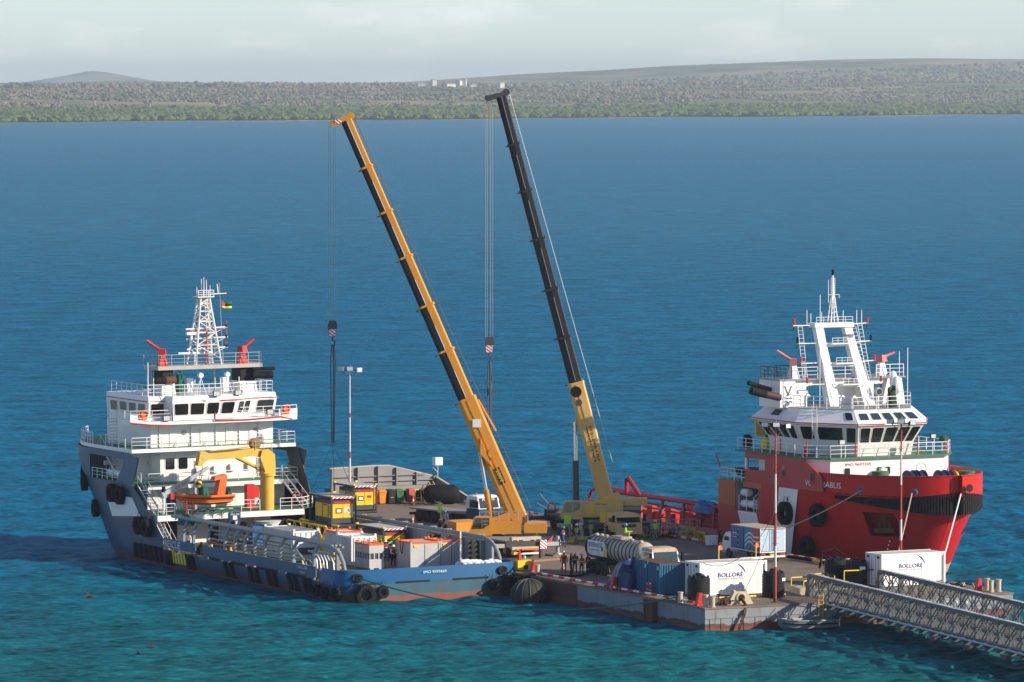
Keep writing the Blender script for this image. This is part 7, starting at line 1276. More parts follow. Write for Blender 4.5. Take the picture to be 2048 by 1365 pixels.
# tanker
t = thing('tanker_truck', 'dusty cream vacuum tanker truck with rusty roofed white cab', 'truck', G(6.35, 30.2, DZ), G.deg - 90)
BAND = paint('dark_band', (.03, .045, .06), .5, dirt=.3)
MB().rev([(.3, -.45), (.75, -.3), (.95, 0), (.98, .1), (.98, 8.3), (.9, 8.6), (.6, 8.85), (.02, 8.95)], (0, 0, 2.15), 28, 0, 'x').obj('tank', TANK, t)
for i in range(13): MB().rev([(.985, -.05), (1.03, -.04), (1.03, .04), (.985, .05)], (.25 + i * .66, 0, 2.15), 28, 0, 'x').obj('tank_band', BAND, t)
MB().rev([(.02, -.5), (1.0, -.38), (1.02, -.28), (.9, -.2)], (0, 0, 2.15), 24, 0, 'x').obj('rear_door', BAND, t)
sgn = MB().plate([(.3, -1.06, 1.55), (3.7, -1.06, 1.55), (3.7, -1.06, 2.75), (.3, -1.06, 2.75)], (0, .02, 0)).obj('sign_board', WHITER, t); text('INTERWASTE', t, BLUED, (1.7, -1.075, 2.42), (1, 0, 0), (0, 0, 1), .38, 2.3); text('ENVIRONMENTAL SOLUTIONS', t, BLUED, (1.5, -1.075, 2.0), (1, 0, 0), (0, 0, 1), .12, 1.7); MB().plate([(2.95, -1.075, 1.57), (3.7, -1.075, 1.57), (3.7, -1.075, 2.73), (3.35, -1.075, 2.3)], (0, .01, 0)).obj('yellow_panel', YELS, t); MB().box(2.75, 3.05, -1.085, -1.075, 2.0, 2.35).obj('blue_square', BLUT, t); MB().plate([(3.3, -1.085, 2.73), (3.7, -1.085, 2.73), (3.7, -1.085, 2.2)], (0, .008, 0)).obj('green_panel', GRN, t)
MB().box(3.4, 5.2, -.5, .5, 3.08, 3.32).obj('walkway_box', TANK, t); rail(t, [(5.2, -.4, 3.1), (6.3, -.4, 3.1)], .35, .3, BEIGE, 1, .03)
for x in (.4, 1.3, 2.2, 3.3, 6.6, 8.2): MB().rev([(.18, 0), (.18, .14), (.1, .2), (.02, .2)], (x, -.25, 3.08), 10).obj('tank_fitting', BEIGE, t)
MB().box(.2, 12.2, -.45, .45, .75, 1.1).obj('chassis', RUST, t); MB().tube([(2.5, -1.0, 1.35), (5, -1.05, 1.2), (8.6, -1.0, 1.05)], .07, 6).obj('suction_hose', BLACK, t)
for x in (.9, 2.1, 3.3, 9.3, 11.4):
    for y in (-1.05, 1.05): wheel(t, (x, y, .53), .53, .36, 'y', DUSTY, RUST)
for x0 in (.3, 1.5, 2.7): MB().plate([(x0, -1.25, 1.06), (x0 + 1.15, -1.25, 1.06), (x0 + 1.15, -1.25, 1.14), (x0, -1.25, 1.14)], (0, 2.5, 0)).obj('mudguard', DGREY, t)
MB().box(4.6, 5.4, -1.2, -.5, .5, 1.0).obj('side_locker', RUST, t); MB().box(6.2, 7.4, -1.15, -.5, .45, .95).obj('fuel_tank', DGREY, t)
truck_cab(t, 10.0, 12.1, .75, 2.95, 2.45, WHITE, paint('rusty_cab_roof', (.50, .37, .26), .6, dirt=.5, rust=.3), WHITE, dusty=True)
# box truck
BXB = paint('box_truck_blue', (.05, .15, .34), .45, dirt=.25); BXL = paint('box_truck_pale_blue', (.42, .55, .68), .45, dirt=.3); BXR = paint('box_truck_red', (.45, .10, .12), .5, dirt=.2); BXT = paint('box_truck_teal', (.03, .25, .36), .45, dirt=.2)
t = thing('box_truck', 'blue box truck with white waves and red stripes on its side, seen from behind', 'truck', G(23.4, 31.0, DZ), G.deg + 90)
MB().box(0, 5.1, -1.2, 1.2, .95, 2.85).obj('cargo_box', BXB, t); MB().box(-.02, 5.12, -1.22, 1.22, 2.85, 2.93).obj('box_roof', BEIGE, t); MB().box(-.02, 5.12, -1.22, 1.22, .85, .95).obj('box_floor', WHITER, t)
for y in (-1.22, 1.14): MB().box(-.04, .0, y, y + .08, .95, 2.85).obj('rear_post', WHITE, t)
for y0, y1 in ((-1.12, -.03), (.03, 1.12)): MB().box(-.05, -.01, y0, y1, 1.0, 2.78).obj('rear_door', BXL, t)
for y in (-.3, -.1, .1, .3): MB().tube([(-.07, y, 1.0), (-.07, y, 2.8)], .025, 5).obj('locking_bar', STEEL, t)
for y in (-1.1, 1.1):
    for z in (1.2, 1.65, 2.1, 2.55): MB().box(-.075, -.05, y - .1, y + .1, z, z + .07).obj('hinge', WHITE, t)
yl = 1.2
MB().box(.02, 1.5, yl, yl + .012, 1.0, 2.8).obj('red_panel', BXR, t); MB().box(1.5, 2.7, yl, yl + .012, 1.0, 2.8).obj('teal_panel', BXT, t)
for k in range(3):
    z = 2.25 - .36 * k; m = MB(); pts = [(0.05 + i * .1, z - .12 if i < 11 else z - .12 + .3 * math.sin((i - 11) / 14 * PI * 1.05)) for i in range(27)]
    for (a, za), (b, zb) in zip(pts[:-1], pts[1:]): m.add([(a, yl + .014, za - .07), (b, yl + .014, zb - .07), (b, yl + .014, zb + .07), (a, yl + .014, za + .07), (a, yl + .02, za - .07), (b, yl + .02, zb - .07), (b, yl + .02, zb + .07), (a, yl + .02, za + .07)], [(4, 5, 6, 7), (0, 3, 2, 1), (0, 1, 5, 4), (2, 3, 7, 6)])
    m.obj('white_wave', WHITE, t)
MB().box(2.85, 2.9, yl, yl + .03, .96, 2.84).obj('side_door_frame', DGREY, t); MB().box(3.85, 3.9, yl, yl + .03, .96, 2.84).obj('side_door_frame', DGREY, t)
for z in (1.2, 1.65, 2.1, 2.55): MB().box(3.75, 3.87, yl + .01, yl + .04, z, z + .07).obj('hinge', WHITE, t)
for k, mt in enumerate((WHITE, BXR, BXL, BXR)): MB().box(4.1, 4.75, yl, yl + .012, 2.2 - .17 * k, 2.28 - .17 * k).obj('print_line', mt, t)
MB().box(-.1, 6.9, -.4, .4, .6, .85).obj('chassis', DGREY, t); MB().box(-.12, -.02, -1.15, 1.15, .45, .6).obj('rear_bumper', WHITER, t)
for y in (-.95, .95): MB().box(-.13, -.05, y - .2, y + .2, .68, .8).obj('tail_lamp', REDS, t)
MB().box(-.14, -.1, -.3, .3, .62, .76).obj('number_plate', YELS, t)
for x in (1.1, 5.7):
    for y in (-1.0, 1.0): wheel(t, (x, y, .42), .42, .28, 'y', DUSTY)
truck_cab(t, 5.25, 6.9, .6, 2.2, 2.1, WHITE)
# white barrier beam behind it
# pickup
t = thing('pickup_truck', 'silver double cab pickup squeezed between the blue and white containers', 'pickup', G(3.3 + 1.35, 11.9, DZ), G.deg + 90); SIL = paint('silver_paint', (.45, .47, .47), .3, metal=.4, dirt=.15)
MB().loft([[(x, y * w, z) for y, z in ((-.88, .42), (-.92, .75), (-.85, zt), (.85, zt), (.92, .75), (.88, .42))] for x, w, zt in ((0, .96, .98), (.15, 1, 1.0), (3.5, 1, 1.0), (4.7, .95, .96), (5.0, .85, .8))]).obj('body', SIL, t)
MB().loft([[(.1, -.84, 1.0), (3.6, -.84, 1.0), (3.6, .84, 1.0), (.1, .84, 1.0)], [(.25, -.7, 1.62), (2.9, -.7, 1.62), (2.9, .7, 1.62), (.25, .7, 1.62)]]).obj('canopy', WHITE, t)
for s_ in (-1, 1):
    for x0, x1 in ((.35, 1.35), (1.45, 2.3), (2.4, 3.05)): MB().plate([(x0, s_ * .82, 1.1), (x1, s_ * .82, 1.1), (x1 - .05, s_ * .735, 1.5), (x0 + .05, s_ * .735, 1.5)], (0, s_ * .02, .005)).obj('side_window', GLASSD, t)
    for x in (1.05, 4.05): wheel(t, (x, s_ * .8, .36), .36, .24, 'y', TYREM, STEEL)
    MB().box(-.02, .06, s_ * .8 - .09, s_ * .8 + .09, .62, .95).obj('tail_lamp', REDS, t)
MB().plate([(.12, -.65, 1.12), (.12, .65, 1.12), (.22, .6, 1.52), (.22, -.6, 1.52)], (-.03, 0, 0)).obj('rear_window', GLASSD, t); MB().box(-.1, .0, -.85, .85, .42, .55).obj('rear_bumper', STEEL, t); MB().box(.2, .24, -.2, .2, 1.62, 1.67).obj('brake_lamp', REDS, t)
# flatbed trailer and its blue and white tractor
TD = -52; t = thing('flatbed_trailer', 'empty grey flatbed semi trailer parked behind the cranes', 'trailer', (-8.3, 480.0, DZ), TD)
MB().box(-.4, 8.2, -1.25, 1.25, 1.08, 1.22).obj('deck_bed', paint('grey_trailer_deck', (.26, .235, .22), .8, dirt=.5), t); MB().box(-.3, 8.0, -.5, .5, .75, 1.08).obj('frame', DGREY, t)
for x in (.9, 2.05, 3.2):
    for y in (-1.05, 1.05): wheel(t, (x, y, .52), .52, .36, 'y', DUSTY)
MB().box(4.3, 5.6, -1.2, -.75, .4, 1.05).obj('side_locker', paint('locker_white', (.5, .49, .45), .6, dirt=.4), t); MB().box(4.3, 5.6, -1.215, -1.2, .72, .8).obj('yellow_stripe', YELS, t); MB().box(-.42, -.38, -1.2, 1.2, .5, .75).obj('rear_lamp_bar', RUST, t)
for x in (6.2,): [MB().box(x, x + .15, y - .1, y + .1, .05, 1.0).obj('landing_leg', DGREY, t) for y in (-.8, .8)]
t = thing('truck_tractor', 'blue and white truck tractor coupled to the flatbed behind the amber crane boom', 'truck', (-8.3 + 7.6 * math.cos(R_(TD)), 480 + 7.6 * math.sin(R_(TD)), DZ), TD)
MB().box(-2.6, 2.4, -.45, .45, .55, .9).obj('chassis', DGREY, t); truck_cab(t, .7, 2.6, .6, 2.9, 2.45, WHITE, WHITE, BLUED); MB().box(2.34, 2.38, -1.05, 1.05, 2.42, 2.66).obj('visor', BLUED, t); text('REGIS', t, WHITE, (2.4, 0, 2.54), (0, 1, 0), (0, 0, 1), .26, 1.4)
for x in (-2.0, -.7, 1.6):
    for y in (-1.0, 1.0): wheel(t, (x, y, .5), .5, .34, 'y', DUSTY)
for y in (-.7, .7): MB().rev([(.1, 0), (.1, .16), (.02, .2)], (1.5, y, 2.9), 10).obj('beacon', ORR, t)
# ---------------------------------------------------------------- people
def body_mesh(pose):
    """one continuous skinned figure, about 1.75 m; returns a mesh with slots skin, shirt, trousers, boots"""
    J = {'pel': (0, 0, .95), 'wst': (0, .0, 1.1), 'chs': (0, .0, 1.32), 'nek': (0, .0, 1.47), 'hd0': (0, -.02, 1.56), 'hd1': (0, -.03, 1.68)}
    Rr = {'pel': .15, 'wst': .135, 'chs': .165, 'nek': .06, 'hd0': .085, 'hd1': .095}; E_ = [('pel', 'wst'), ('wst', 'chs'), ('chs', 'nek'), ('nek', 'hd0'), ('hd0', 'hd1')]
    P = {'stand': ((.05, .02, 0), (.06, .03, 0), -.05, .1), 'talk': ((.07, .06, 0), (.04, -.06, 0), -.22, .55), 'walk': ((.06, -.2, .0), (.06, .22, .04), -.12, .3), 'work': ((.06, -.1, 0), (.06, .1, 0), -.32, .8), 'wave': ((.06, .02, 0), (.06, .03, 0), -.1, .2)}[pose if pose != 'sit' else 'work']
    for s_, ft in ((-1, P[0]), (1, P[1])):
        k = 'LR'[s_ > 0]; J['sh' + k] = (s_ * .19, 0, 1.40); J['hp' + k] = (s_ * .1, 0, .9)
        if pose == 'sit': J['kn' + k] = (s_ * .2, -.35, 1.05); J['an' + k] = (s_ * .18, -.2, .62); J['to' + k] = (s_ * .18, -.36, .6)
        else: J['kn' + k] = (s_ * (.1 + ft[0] * .3), ft[1] * .4 - .05, .5); J['an' + k] = (s_ * (.1 + ft[0]), ft[1], .09 + ft[2]); J['to' + k] = (s_ * (.12 + ft[0]), ft[1] - .16, .05 + ft[2])
        f = P[3]; J['el' + k] = (s_ * .27, .04 - .1 * f, 1.13 + .03 * f); J['wr' + k] = (s_ * (.28 - .12 * f), P[2] - .22 * f, .92 + .28 * f); J['ha' + k] = (s_ * (.27 - .16 * f), P[2] - .06 - .28 * f, .84 + .33 * f)
        if pose == 'wave' and s_ > 0: J['elR'] = (.36, 0, 1.6); J['wrR'] = (.3, -.02, 1.85); J['haR'] = (.28, -.03, 1.95)
        for a, r in (('sh', .075), ('el', .052), ('wr', .038), ('ha', .042), ('hp', .105), ('kn', .072), ('an', .055), ('to', .05)): Rr[a + k] = r
        E_ += [('chs', 'sh' + k), ('sh' + k, 'el' + k), ('el' + k, 'wr' + k), ('wr' + k, 'ha' + k), ('pel', 'hp' + k), ('hp' + k, 'kn' + k), ('kn' + k, 'an' + k), ('an' + k, 'to' + k)]
    names = list(J); me = bpy.data.meshes.new('person_tmp'); me.from_pydata([J[n] for n in names], [(names.index(a), names.index(b)) for a, b in E_], [])
    o = bpy.data.objects.new('person_tmp', me); COL.objects.link(o); md = o.modifiers.new('skin', 'SKIN'); sb = o.modifiers.new('sub', 'SUBSURF'); sb.levels = 1; sb.render_levels = 1
    for i, n in enumerate(names): me.skin_vertices[0].data[i].radius = (Rr[n], Rr[n] * (.8 if n in ('pel', 'wst', 'chs') else 1)); me.skin_vertices[0].data[i].use_root = n == 'pel'
    bpy.context.view_layer.update(); me2 = bpy.data.meshes.new_from_object(o.evaluated_get(bpy.context.evaluated_depsgraph_get())); bpy.data.objects.remove(o); me2.materials.clear()
    for _ in range(4): me2.materials.append(SKIN)
    hands = [Vector(J['ha' + k]) for k in 'LR']; wr_ = [Vector(J['wr' + k]) for k in 'LR']
    for p in me2.polygons:
        c = p.center; p.use_smooth = True; z = c.z
        if z > 1.47 and abs(c.x) < .14: p.material_index = 0
        elif min((c - h).length for h in hands) < .075: p.material_index = 0
        elif pose == 'sit' and z < .75 or pose != 'sit' and z < .13: p.material_index = 3
        elif z < (1.0 if pose != 'sit' else 1.08) and abs(c.x) < .24 and min((c - h).length for h in wr_) > .09: p.material_index = 2
        else: p.material_index = 1
    return me2
BODY = {p: body_mesh(p) for p in ('stand', 'talk', 'walk', 'work', 'sit', 'wave')}
HELM = MB().rev([(.17, 0), (.17, .012), (.128, .02), (.125, .08), (.09, .14), (.03, .165), (.01, .166)], n=14).mesh('helmet', WHITE)
VEST = MB().loft([[(x * a, y * b, z) for x, y in [(math.cos(2 * PI * j / 12), math.sin(2 * PI * j / 12)) for j in range(12)]] for z, a, b in ((1.02, .185, .15), (1.2, .19, .16), (1.36, .215, .165), (1.45, .12, .10))], 0, True, False).mesh('vest', ORR)
BELT = MB().loft([[(x * .196, y * .168, z) for x, y in [(math.cos(2 * PI * j / 12), math.sin(2 * PI * j / 12)) for j in range(12)]] for z in (1.14, 1.2)], 0, True, False).mesh('reflective_band', LIME)
CUFF = MB().rev([(.095, .0), (.095, .06)], n=10).mesh('reflective_band', LIME)
PC = {k: paint('cloth_' + k, c, .9, dirt=.15, noise2=.08) for k, c in dict(navy=(.015, .025, .07), blue=(.03, .08, .36), grey=(.22, .22, .20), black=(.015, .015, .017), white=(.7, .7, .7), red=(.38, .03, .03), jean=(.10, .16, .26), dark=(.03, .035, .04), orange=(.55, .16, .05), lime=(.35, .65, .06), khaki=(.28, .25, .19)).items()}
HC = {k: paint('helmet_' + k, c, .35, dirt=.05, noise2=0) for k, c in dict(white=(.8, .8, .8), teal=(.03, .35, .45), blue=(.03, .09, .35), green=(.02, .35, .12), yellow=(.8, .55, .03)).items()}
BOOT = paint('boot_black', (.02, .018, .016), .7)
def person(label, loc, deg, pose, shirt, trous, helm=None, vest=None, band=False, group=None, sc=1.0, reach=None):
    t = thing('person', label, 'person', loc, deg, group); t.scale = (sc,) * 3
    b = link('body', BODY[pose], t)
    for i, m_ in enumerate((SKIN, PC[shirt], PC[trous], BOOT)): b.material_slots[i].link = 'OBJECT'; b.material_slots[i].material = m_
    def ch(me, m_, z=0):
        o = link(me.name, me, t); o.material_slots[0].link = 'OBJECT'; o.material_slots[0].material = m_; return o
    if helm: o = ch(HELM, HC[helm]); o.location = (0, -.03, 1.66)
    else: o = ch(HELM, PC['black']); o.location = (0, -.0, 1.62); o.name = 'hair'; o.scale = (.62, .7, .9)
    if vest: ch(VEST, PC[vest])
    if band:
        ch(BELT, PC['lime'])
        if pose != 'sit':
            for s_ in (-1, 1): o = ch(CUFF, PC['lime']); o.location = (s_ * .125, -.02, .42)
    return t
gq = 'workers on the barge'
for a in [('man in white helmet and orange vest standing apart from the group by the barge edge', G(3.45, 30.6, DZ), G.deg + 150, 'stand', 'orange', 'jean', 'white', 'red', False),
          ('man in teal helmet at the left of the huddle beside the tanker wheels', G(3.2, 28.9, DZ), G.deg + 60, 'talk', 'dark', 'navy', 'teal', None, True),
          ('man in white helmet half hidden at the back of the huddle by the tanker', G(4.1, 29.9, DZ), G.deg - 20, 'talk', 'dark', 'navy', 'white', 'red', True),
          ('man in teal helmet with red pack in the middle of the huddle', G(3.75, 28.0, DZ), G.deg + 170, 'stand', 'lime', 'navy', 'teal', 'red', True),
          ('man in blue helmet next to the tanker wheels', G(4.65, 28.6, DZ), G.deg + 200, 'stand', 'dark', 'navy', 'blue', 'red', True),
          ('man in blue overalls and green helmet walking below the pale crane', G(14.4, 52.2, DZ), G.deg + 40, 'walk', 'blue', 'blue', 'green', 'red', True),
          ('man in white helmet and lime vest near the outrigger of the pale crane', G(16.8, 54.3, DZ), G.deg + 60, 'stand', 'grey', 'grey', 'white', 'lime', False),
          ('man in grey overalls beside the outrigger of the pale crane', G(19.3, 56.4, DZ), G.deg + 20, 'walk', 'khaki', 'khaki', 'green', None, True),
          ('man in yellow helmet and lime vest by the red ship gangway', G(24.8, 54.6, DZ), G.deg - 60, 'stand', 'lime', 'grey', 'yellow', 'lime', False),
          ('man in red overalls and blue helmet leaning at the gangway of the red ship', G(27.6, 59.0, DZ + .45), G.deg + 30, 'work', 'red', 'red', 'blue', 'orange', True),
          ('man with raised arm signalling between the trailer and the amber crane', G(12.6, 72.2, DZ), G.deg + 120, 'wave', 'blue', 'blue', 'green', 'orange', True),
          ('worker in yellow helmet sitting in the shade under the bulkhead', G(22.3, 103.4, DZ - .1), G.deg, 'work', 'khaki', 'dark', 'yellow', None, False),
          ('worker in grey leaning on the bench under the bulkhead', G(23.2, 103.5, DZ - .1), G.deg + 20, 'work', 'grey', 'dark', None, None, False),
          ('worker in orange vest at the right end of the bench under the bulkhead', G(25.2, 103.5, DZ - .1), G.deg - 10, 'work', 'orange', 'dark', 'yellow', None, False)]: person(*a, group=gq)
gs = 'crew on the blue ship'
for a in [('man in white helmet and black trousers with red vest crossing the cargo deck', B(2.7, 12.7, BD), B.deg + 10, 'talk', 'white', 'black', 'white', 'red', False),
          ('man in blue overalls with red vest seen from behind by the ribbed container', B(4.2, 17.2, BD), B.deg + 170, 'stand', 'blue', 'blue', 'white', 'red', True),
          ('man in green helmet and lime vest behind the man in blue overalls', B(4.4, 18.6, BD), B.deg + 150, 'stand', 'lime', 'dark', 'green', 'lime', True),
          ('man in grey overalls and red vest beside the yellow boom sections', B(.9, 24.0, BD), B.deg + 180, 'stand', 'grey', 'grey', 'white', 'red', True),
          ('bareheaded person in white shirt leaning at the bulwark by the rescue lettering', B(-7.3, 32.6, BD), B.deg - 60, 'stand', 'white', 'dark', None, None, False)]: person(*a, group=gs)
person('man in teal helmet crouching on top of the tanker', G(6.55, 25.6, DZ + 2.55), G.deg + 60, 'sit', 'lime', 'khaki', 'teal', None, False, group=gq)
t = thing('signal_flag', 'lime flag held up by the signalman by the trailer', 'flag', G(12.3, 72.3, DZ + 1.55), G.deg + 120); MB().loft([[(0, 0, 0), (.3, .1, .05)], [(.05, 0, .5), (.35, .06, .45)], [(-.1, .02, .9), (.1, .05, 1.0)]], 0, False).obj('flag_cloth', LIME, t); MB().tube([(0, 0, -.1), (-.1, 0, .95)], .02, 5).obj('flag_stick', WOOD, t)
# ---------------------------------------------------------------- cones, rings, boards, crates
def cone(label, u, v, h=.75):
    t = thing('traffic_cone', label, 'traffic cone', G(u, v, DZ), G.deg + 20 * u, 'traffic cones on the barge'); MB().box(-.2, .2, -.2, .2, 0, .04).obj('base', BLACK, t); MB().rev([(.15, .04), (.095, h * .42)], n=12).obj('cone_body', ORR, t); MB().rev([(.094, h * .42), (.066, h * .66)], n=12).obj('white_band', WHITE, t); MB().rev([(.065, h * .66), (.025, h), (.01, h)], n=12).obj('cone_top', ORR, t)
cone('orange traffic cone left of the trailer wheels', 13.2, 80.2); cone('orange traffic cone between the two cranes', 16.1, 60.6); cone('traffic cone near the man with the orange vest', 4.9, 33.6); cone('orange traffic cone beside the scrap heap', 22.0, 98.6, .95)
def ring_on(label, loc, deg): t = thing('lifebuoy', label, 'lifebuoy', loc, deg, 'orange lifebuoys'); MB().tor((0, 0, 0), .33, .085, 22, 7, 'y').obj('ring', REDF if 'blue' in label else ORR, t); [MB().tor((.33 * math.cos(a), 0, .33 * math.sin(a)), .01, .095, 6, 6, 'y').obj('white_band', WHITE, t) for a in (.8, 2.4, 3.9, 5.5)]
ring_on('orange lifebuoy hung before the blue containers', G(1.2, 11.4, DZ + .62), G.deg - 90); MB_ = MB().box(-.08, .08, -.05, .05, 0, 1.0).obj('ring_post', WOOD); MB_.location = G(1.32, 11.4, DZ); tag(MB_, 'short post carrying the lifebuoy by the blue containers', 'post')
ring_on('orange lifebuoy on the rear of the pale crane', (3.55, 466.6, DZ + 2.3), 0); ring_on('orange lifebuoy by the red ship gangway', G(25.7, 54.6, DZ + .9), G.deg - 20)
t = thing('lime_board', 'lime green board hung on the pale crane outrigger', 'board', (4.95, 462.2, DZ + .9), 10); MB().box(-.3, .3, -.02, .02, 0, 1.0).obj('board', LIME, t)
t = thing('outrigger_support', 'grey steel outrigger box with striped plates between the cranes', 'outrigger box', G(17.2, 57.5, DZ), G.deg + 60); MB().box(-1.8, 1.8, -.5, .5, .55, 1.35).obj('box_beam', DGREY, t); MB().box(-1.4, -.6, -.55, .55, 0, 1.6).obj('jack_box', GREYP, t); [MB().box(x - .3, x + .3, -.58, -.555, .5, 1.1).obj('hazard_plate', HAZR, t) for x in (-1.0, 1.5)]; MB().box(-2.0, 2.0, -.9, .9, .02, .14).obj('mat', YELS, t); MB().box(-2.6, -.4, 1.0, 3.0, .02, .4).obj('steel_plate', GREYP, t)
t = thing('timber_pallet', 'brown timber mat with yellow marks under the amber crane jack', 'timber mat', G(6.6, 41.6, DZ), G.deg + 15); [MB().box(-1.9, 1.9, -1.0 + .5 * k, -.53 + .5 * k, .01, .2).obj('plank', WOOD, t) for k in range(4)]; MB().tube([(.3, 0, .2), (.3, 0, 1.6)], .16, 10).obj('jack', DGREY, t); MB().box(-.05, .7, -.35, -.32, 1.0, 1.75).obj('hazard_plate', HAZR, t); MB().plate([(.7, -.3, 1.5), (1.5, -.3, 2.1), (1.35, -.3, 1.6)], (0, .03, 0)).obj('red_pennant', PR, t); MB().beam((.3, 0, 1.45), (-2.6, 1.2, 1.45), .4, .45).obj('outrigger_arm', DGREY, t)
t = thing('yellow_crate', 'yellow steel crate beside the blue stern corner', 'crate', G(1.6, 34.4, DZ), G.deg); MB().box(-.75, .75, -.5, .5, .05, .85).obj('body', YELS, t); MB().box(-.2, .2, -.52, -.5, .1, .45).obj('opening', DARK, t); MB().hexa([(-.5, -.2, .86), (-.2, -.2, .86), (-.2, .1, .86), (-.5, .1, .86)], [(-.4, -.1, 1.6), (-.3, -.1, 1.6), (-.3, 0, 1.6), (-.4, 0, 1.6)]).obj('red_tool', REDS, t); MB().ball((.1, 0, 1.05), .16, mi=0).obj('teal_can', paint('teal_can', (.2, .55, .6), .4), t)
for lab, u, v, L in (('black yellow banded discharge pipe along the red ship side', 26.4, 25.5, 10),):
    t = thing('discharge_pipe', lab, 'pipe', G(u, v, DZ + .2), G.deg + 90); [MB().tube([(x, .1 * math.sin(x), 0), (x + 1.98, .1 * math.sin(x + 2), 0)], .14, 8).obj('pipe_section', (BLACK, YELS, BLACK, BLACK, YELS)[int(x / 2) % 5], t) for x in (0, 2, 4, 6, 8)]
t = thing('discharge_pipe', 'yellow pipe lying along the left barge edge', 'pipe', G(1.3, 14.5, DZ + .1), G.deg + 90); [MB().tube([(x, 0, 0), (x + 2.9, 0, 0)], .09, 7).obj('pipe_section', m_, t) for x, m_ in ((0, BLACK), (3, BEIGE), (6, BLACK), (9, paint('dull_yellow_pipe', (.45, .30, .08), .6, dirt=.4)))]
t = thing('hose_line', 'black cargo hose running from the blue stern across the barge edge', 'hose', (0, 0, 0)); MB().tube([B(8.0, .9, 2.2), G(-1.1, 30.4, 1.6), G(-.3, 30.0, 1.75), G(.9, 29.2, DZ + .12), G(2.0, 27.0, DZ + .1), G(3.3, 27.2, DZ + .1), G(5.0, 28.4, DZ + .3), G(5.4, 28.6, 2.7)], .09, 8).obj('hose', BLACK, t)
t = thing('yellow_floor_pipe', 'yellow pipe on the deck along the near barge edge', 'pipe', G(4.3, 5.6, DZ + .12), G.deg); [MB().tube([(x, 0, 0), (x + 1.95, 0, 0)], .08, 7).obj('pipe_section', YELS, t) for x in (0, 2, 4)]
t = thing('white_beam', 'white beam resting behind the front container under the box truck', 'beam', G(9.2, 10.6, DZ + 2.5), G.deg + 8); MB().box(-.2, 2.0, -.12, .12, 0, .16).obj('beam', WHITE, t); MB().tube([(.1, 0, -2.5), (.1, 0, 0)], .06, 6).obj('post', STEEL, t); MB().tube([(1.8, 0, -2.5), (1.8, 0, 0)], .06, 6).obj('post', STEEL, t)
for lab, u, v, d in (('orange flag on a yellow rod above the front white container', 8.6, 13.5, 5), ('orange flag on a yellow rod right of the box truck', 12.4, 14.2, 15)):
    t = thing('marker_flag', lab, 'flag', G(u, v, DZ), G.deg + d, 'orange marker flags'); MB().tube([(0, 0, 0), (0, 0, 4.0 if u < 6 else 3.4)], .05, 6).obj('rod', YELS, t); z = 3.6 if u < 6 else 3.0; MB().plate([(0, 0, z), (.45, .1, z + .1), (.3, .05, z + .45), (0, 0, z + .4)], (0, .02, 0)).obj('flag_cloth', ORR, t)
m = MB(); r_ = random.Random(5)
for i in range(60): x, y = r_.uniform(-2.6, 2.6), r_.uniform(-1.0, 1.0); m.tube([(x, y, .08 + .3 * r_.random()), (x + r_.uniform(-.5, .5), y + r_.uniform(-.5, .5), .08 + .4 * r_.random())], .06, 5, r_.randrange(5))
o = m.obj('mooring_clutter', [RUST, YELS, NAVY, BEIGE, BLACK]); o.location = G(25.6, 6.6, DZ); o.rotation_euler = (0, 0, R_(-60)); tag(o, 'tangle of ropes, chain and yellow floats on the barge corner beyond the bridge', 'clutter', None, 'stuff')
m = MB()
for i in range(45): x, y = r_.uniform(-3, 3), r_.uniform(-.5, .5); m.tube([(x, y, .06 + .12 * r_.random()), (x + r_.uniform(-.7, .7), y + r_.uniform(-.3, .3), .06 + .2 * r_.random())], .06, 5, r_.randrange(4))
o = m.obj('hose_clutter', [RUST, YELS, BLACK, BEIGE]); o.location = G(25.7, 20.3, DZ); o.rotation_euler = (0, 0, R_(G.deg + 90)); tag(o, 'hoses and rusty gear heaped along the red ship edge of the barge', 'clutter', None, 'stuff')
m = MB()
for i in range(50): x, y = r_.uniform(-1.6, 1.6), r_.uniform(-1.4, 1.4); m.tube([(x, y, .06), (x + r_.uniform(-.5, .5), y + r_.uniform(-.5, .5), .1 + 1.0 * r_.random() ** 2)], .05, 5, r_.randrange(3))
o = m.obj('gangway_gear', [RUST, DGREY, BLACK]); o.location = G(26.4, 56.4, DZ); tag(o, 'dark tangle of gangway gear beside the red ship', 'clutter', None, 'stuff')
t = thing('gangway', 'grey mesh gangway leading from the barge onto the red ship', 'gangway', G(26.6, 58.4, DZ), G.deg - 12); MB().box(-.5, 4.2, -.45, .45, .3, .38).obj('walkway', STEEL, t)
for s_ in (-.45, .45): rail(t, [(-.5, s_, .38), (4.2, s_, .38)], 1.05, .9, STEEL, 3, .022)
t = thing('lpg_locker', 'small pale cabinet by the kerb rail near the red ship', 'cabinet', G(26.4, 47.2, DZ), G.deg); MB().box(-.45, .45, -.3, .3, .1, .85).obj('cabinet', WHITER, t); MB().box(-.5, .5, -.35, .35, .85, .92).obj('cabinet_lid', WHITE, t)
